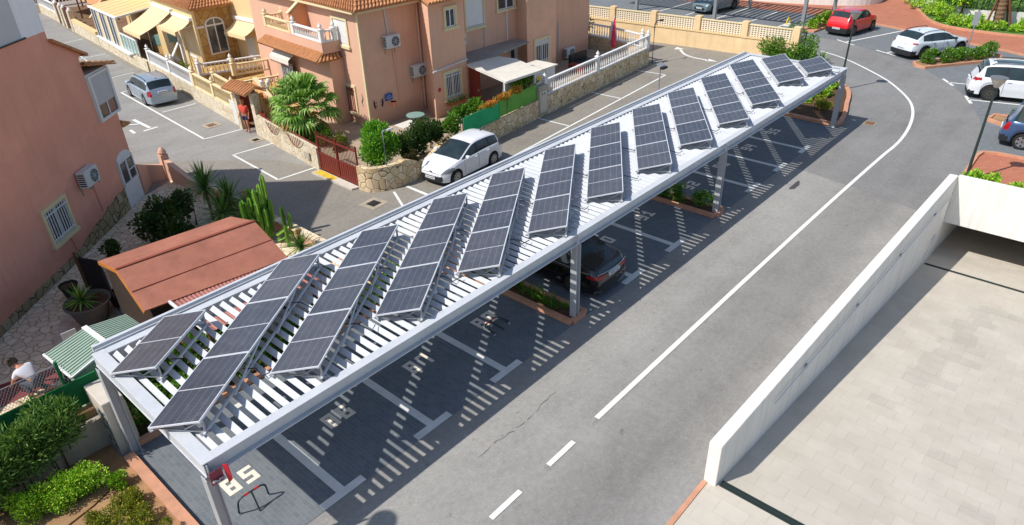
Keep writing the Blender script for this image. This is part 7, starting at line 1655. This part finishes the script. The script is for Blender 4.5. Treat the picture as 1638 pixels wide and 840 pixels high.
multi('low_shrub', 'low dark greenery under the flowering yucca by the carport gutter', 'shrub', [((5.0, 6.6, .25), (.4, .8, .2)), ((4.9, 5.2, .25), (.4, .8, .2))], 1200, M_['leaf_dark'], .12, .05, 241)
# candelabra cactus
t = thing('candelabra_cactus', 'tall branching candelabra cactus beside the red roofed shed', 'cactus', (5.0, 9.6, 0)); mb = MB(); g = random.Random(12)
def rib_col(p0, p1, r):
    p0, p1 = Vector(p0), Vector(p1); k = 7; vs = []; fs = []; ns = 10; q = (p1 - p0).to_track_quat('Z', 'Y')
    for j in range(k + 1):
        f = j / k; rr = r * (1 - .75 * max(0, (f - .8) / .2) ** 2) * (1 + .06 * math.sin(j * 2.1)); p = p0.lerp(p1, f)
        for i in range(ns): a = 2 * PI * i / ns; rad = rr * (1.0 if i % 2 else .55); vs.append(p + q @ Vector((rad * math.cos(a), rad * math.sin(a), 0)))
    for j in range(k):
        for i in range(ns): fs.append((j * ns + i, j * ns + (i + 1) % ns, (j + 1) * ns + (i + 1) % ns, (j + 1) * ns + i))
    fs.append(tuple(range(k * ns, k * ns + ns))); mb.add(vs, fs)
for i in range(30):
    a = g.uniform(0, 6.28); r_ = g.uniform(.05, .5); x, y = 4.85 + r_ * math.cos(a), 9.6 + .7 * r_ * math.sin(a); h0 = g.uniform(.0, 1.3); h1 = h0 + g.uniform(.7, 1.1); h1 = min(h1, 2.55 - .5 * r_)
    rib_col((4.9 + (x - 4.9) * .6, 9.6 + (y - 9.6) * .6, h0), (x, y, h0 + .25), .075); rib_col((x, y, h0 + .2), (x + g.uniform(-.05, .05), y, h1), .085)
for (x, y, z0, z1) in ((5.35, 9.0, .5, 1.35), (5.5, 8.9, .3, 1.1), (5.2, 8.7, .0, .8)): rib_col((5.1, 9.2, z0 - .2), (x, y, z0), .07); rib_col((x, y, z0), (x, y, z1), .075)
mb.build('stems', M_['cactus_green'], t)
multi('entrance_plant', 'yellow green plant by the white entrance rail of the yellow house', 'plant', [((13.0, 31.2, .7), (.35, .5, .35))], 500, M_['leaf_olive'], .14, .08, 251, .3)

# ------------------------------------------------------------------ people
def skin(name, joints, edges, mat, par=None, lev=2, root=0):
    me = bpy.data.meshes.new(name); me.from_pydata([j[0] for j in joints], edges, []); o = bpy.data.objects.new(name, me); COL.objects.link(o)
    m = o.modifiers.new('skin', 'SKIN'); m.use_smooth_shade = True
    for i, v in enumerate(me.skin_vertices[0].data):
        r_ = joints[i][1]; v.radius = (r_, r_) if not isinstance(r_, tuple) else r_; v.use_root = (i == root)
    s = o.modifiers.new('sub', 'SUBSURF'); s.levels = s.render_levels = lev
    dg = bpy.context.evaluated_depsgraph_get(); me2 = bpy.data.meshes.new_from_object(o.evaluated_get(dg)); bpy.data.objects.remove(o); me2.name = name
    me2.materials.clear(); me2.materials.append(mat); me2.polygons.foreach_set('use_smooth', [True] * len(me2.polygons))
    o = bpy.data.objects.new(name, me2); COL.objects.link(o)
    if par is not None: o.parent = par
    return o
def hand(J, E, wi, w, d, side, sc=1.0):
    """palm, four bent fingers and a thumb rooted at the wrist vertex wi; d = pointing direction, side = across the palm"""
    d = Vector(d).normalized(); side = Vector(side).normalized(); up = side.cross(d)
    J.append((tuple(Vector(w) + d * .05 * sc), (.026 * sc, .018 * sc))); p = len(J) - 1; E.append((wi, p))
    for k, (off, ln) in enumerate(((-.03, .065), (-.01, .078), (.01, .072), (.03, .056))):
        a = Vector(w) + d * .085 * sc + side * off * sc; J.append((tuple(a), .0095 * sc)); i0 = len(J) - 1; E.append((p, i0))
        J.append((tuple(a + d * ln * .5 * sc - up * .008), .0085 * sc)); E.append((i0, len(J) - 1)); J.append((tuple(a + d * ln * .85 * sc - up * .03 * sc), .007 * sc)); E.append((len(J) - 2, len(J) - 1))
    J.append((tuple(Vector(w) + d * .04 * sc - side * .04 * sc), .011 * sc)); i0 = len(J) - 1; E.append((p, i0)); J.append((tuple(Vector(w) + d * .08 * sc - side * .06 * sc - up * .015), .009 * sc)); E.append((i0, len(J) - 1))
def person(label, loc, rz, S):
    t = thing('person', label, 'person', loc, rz); k = S.get('k', 1.0); J = []; E = []
    def j(p, r_): J.append((tuple(Vector(p) * k), r_ * k if not isinstance(r_, tuple) else tuple(q * k for q in r_))); return len(J) - 1
    B = S['pose']; V_ = lambda n: Vector(B[n])
    pel = j(B['pelvis'], (.135, .10)); wa = j(B['waist'], (.125, .09)); ch = j(B['chest'], (.15, .105)); nk = j(B['neck'], .055); E += [(pel, wa), (wa, ch), (ch, nk)]
    hd = j(B['head'], (.078, .092)); tp = j(B['crown'], (.06, .07)); E += [(nk, hd), (hd, tp)]
    for s in ('l', 'r'):
        sh = j(B['sh' + s], .06); el = j(B['el' + s], .042); wr_ = j(B['wr' + s], .03); E += [(ch, sh), (sh, el), (el, wr_)]
        d = (V_('wr' + s) - V_('el' + s)); hand(J, E, wr_, Vector(B['wr' + s]) * k, d, (0, 1, 0) if abs(d.normalized().y) < .8 else (1, 0, 0), k)
        hp = j(B['hp' + s], .095); kn = j(B['kn' + s], .062); an = j(B['an' + s], .042); to = j(B['to' + s], (.042, .03)); E += [(pel, hp), (hp, kn), (kn, an), (an, to)]
    skin('body', J, E, M_['skin'], t)
    f = (V_('face') - V_('head')).normalized(); up = (V_('crown') - V_('head')).normalized(); sd = f.cross(up).normalized(); f = up.cross(sd).normalized(); H = (V_('head') + V_('crown')) / 2
    mb = MB(); nz = H + f * .10 - up * .01; mb.add([(H + f * .088 + up * .03) * k, (nz + f * .022 - up * .01) * k, (H + f * .088 - up * .025 + sd * .016) * k, (H + f * .088 - up * .025 - sd * .016) * k], [(0, 1, 2), (0, 3, 1), (1, 3, 2)]); 
    for s in (-1, 1):
        c_ = H + sd * s * .078; mb.lathe(c_ * k, [(.0, -.028 * k), (.018 * k, -.012 * k), (.02 * k, .012 * k), (0, .028 * k)], 8)
    mb.v = [tuple(ROOT[t.name] @ Vector(v)) for v in mb.v]; mb.build('nose_and_ears', M_['skin'], t, True)
    mb = MB()
    for s in (-1, 1): c_ = H + f * .084 + sd * s * .03 + up * .012; mb.lathe(c_ * k, [(0, -.008 * k), (.012 * k, 0), (0, .008 * k)], 8)
    mb.bar((H + f * .086 - up * .05 - sd * .022) * k, (H + f * .086 - up * .05 + sd * .022) * k, .008 * k, .008 * k)
    mb.v = [tuple(ROOT[t.name] @ Vector(v)) for v in mb.v]; mb.build('eyes_and_mouth', M_['plate_ink'], t)
    # hair: shell over the back and top of the head
    g = random.Random(2); P = []
    for i in range(900):
        u = Vector((g.gauss(0, 1), g.gauss(0, 1), g.gauss(0, 1))).normalized(); 
        if u.dot(f) > .45 and u.dot(up) < .55: continue
        if u.dot(up) < -.45: continue
        P.append(tuple(ROOT[t.name] @ ((H + Vector(u) * .094 + up * .012) * k)))
    leaves_mesh('hair', P, .05 * k, .03 * k, M_[S['hair']], t, norm=np.array([(Vector(p) - ROOT[t.name] @ (H * k)).normalized() for p in P]), up=-.2, jitter=.2)
    def cloth(nm, pts, eds, mat, root=0): skin(nm, [(tuple(Vector(p) * k), tuple(q * k for q in (r_ if isinstance(r_, tuple) else (r_, r_)))) for p, r_ in pts], eds, M_[mat], t, 2, root)
    cloth('shirt', [(V_('pelvis').lerp(V_('waist'), .3), (.15, .12)), (B['waist'], (.15, .115)), (B['chest'], (.165, .125)), (V_('chest').lerp(V_('neck'), .5), (.135, .115)), (B['shl'], .078), (V_('shl').lerp(V_('ell'), .62), .066), (B['shr'], .078), (V_('shr').lerp(V_('elr'), .62), .066)], [(0, 1), (1, 2), (2, 3), (2, 4), (4, 5), (2, 6), (6, 7)], S['shirt'])
    e = S.get('leglen', .55); en = lambda s: (V_('hp' + s).lerp(V_('kn' + s), e)) if e < 1 else V_('kn' + s)
    pts = [(V_('pelvis').lerp(V_('waist'), .45), (.145, .11)), (B['pelvis'], (.155, .12)), (B['hpl'], .112), (en('l'), .088 if e < 1 else .078), (B['hpr'], .112), (en('r'), .088 if e < 1 else .078)]; ed = [(0, 1), (1, 2), (2, 3), (1, 4), (4, 5)]
    if e >= 1: pts += [(V_('knl').lerp(V_('anl'), .9), .058), (V_('knr').lerp(V_('anr'), .9), .058)]; ed += [(3, 6), (5, 7)]
    cloth('shorts' if e < 1 else 'trousers', pts, ed, S['legs'])
    for s in ('l', 'r'): cloth('shoe', [(V_('an' + s) - Vector((0, 0, .02)), .05), (B['to' + s], (.052, .038))], [(0, 1)], S['shoe'])
    return t
STAND = dict(pelvis=(0, 0, .92), waist=(.01, 0, 1.08), chest=(.0, 0, 1.30), neck=(.01, 0, 1.46), head=(.03, 0, 1.56), crown=(.025, 0, 1.67), face=(.15, 0, 1.55), shl=(0, .18, 1.38), ell=(-.04, .24, 1.12), wrl=(.06, .25, .88), shr=(0, -.18, 1.38), elr=(.02, -.24, 1.12), wrr=(.16, -.22, .95), hpl=(0, .09, .86), knl=(.06, .10, .48), anl=(.02, .11, .08), tol=(.15, .12, .04), hpr=(0, -.09, .86), knr=(-.02, -.10, .48), anr=(-.10, -.11, .09), tor=(.03, -.12, .04))
person('blond person in a red top and blue shorts standing in the tiled gateway', (10.36, 20.15, .02), PI + .5, dict(pose=STAND, k=.92, hair='hair_blond', shirt='shirt_red', legs='shorts_blue', shoe='sandal_pink', leglen=.6))
KNEEL = dict(pelvis=(-.05, 0, .42), waist=(.08, 0, .56), chest=(.26, 0, .70), neck=(.40, 0, .78), head=(.49, 0, .82), crown=(.56, 0, .90), face=(.60, 0, .74), shl=(.28, .19, .70), ell=(.42, .26, .46), wrl=(.60, .20, .28), shr=(.28, -.19, .70), elr=(.44, -.26, .45), wrr=(.62, -.18, .30), hpl=(-.04, .10, .38), knl=(.30, .16, .40), anl=(.06, .17, .08), tol=(.20, .19, .04), hpr=(-.04, -.10, .38), knr=(.24, -.16, .08), anr=(-.16, -.15, .09), tor=(-.22, -.16, .04))
person('grey haired man in a white shirt crouching by the chain link fence', (-2.95, 7.0, .02), R(115), dict(pose=KNEEL, k=.98, hair='hair_grey', shirt='shirt_white', legs='trousers_grey', shoe='black_plastic', leglen=1.0))
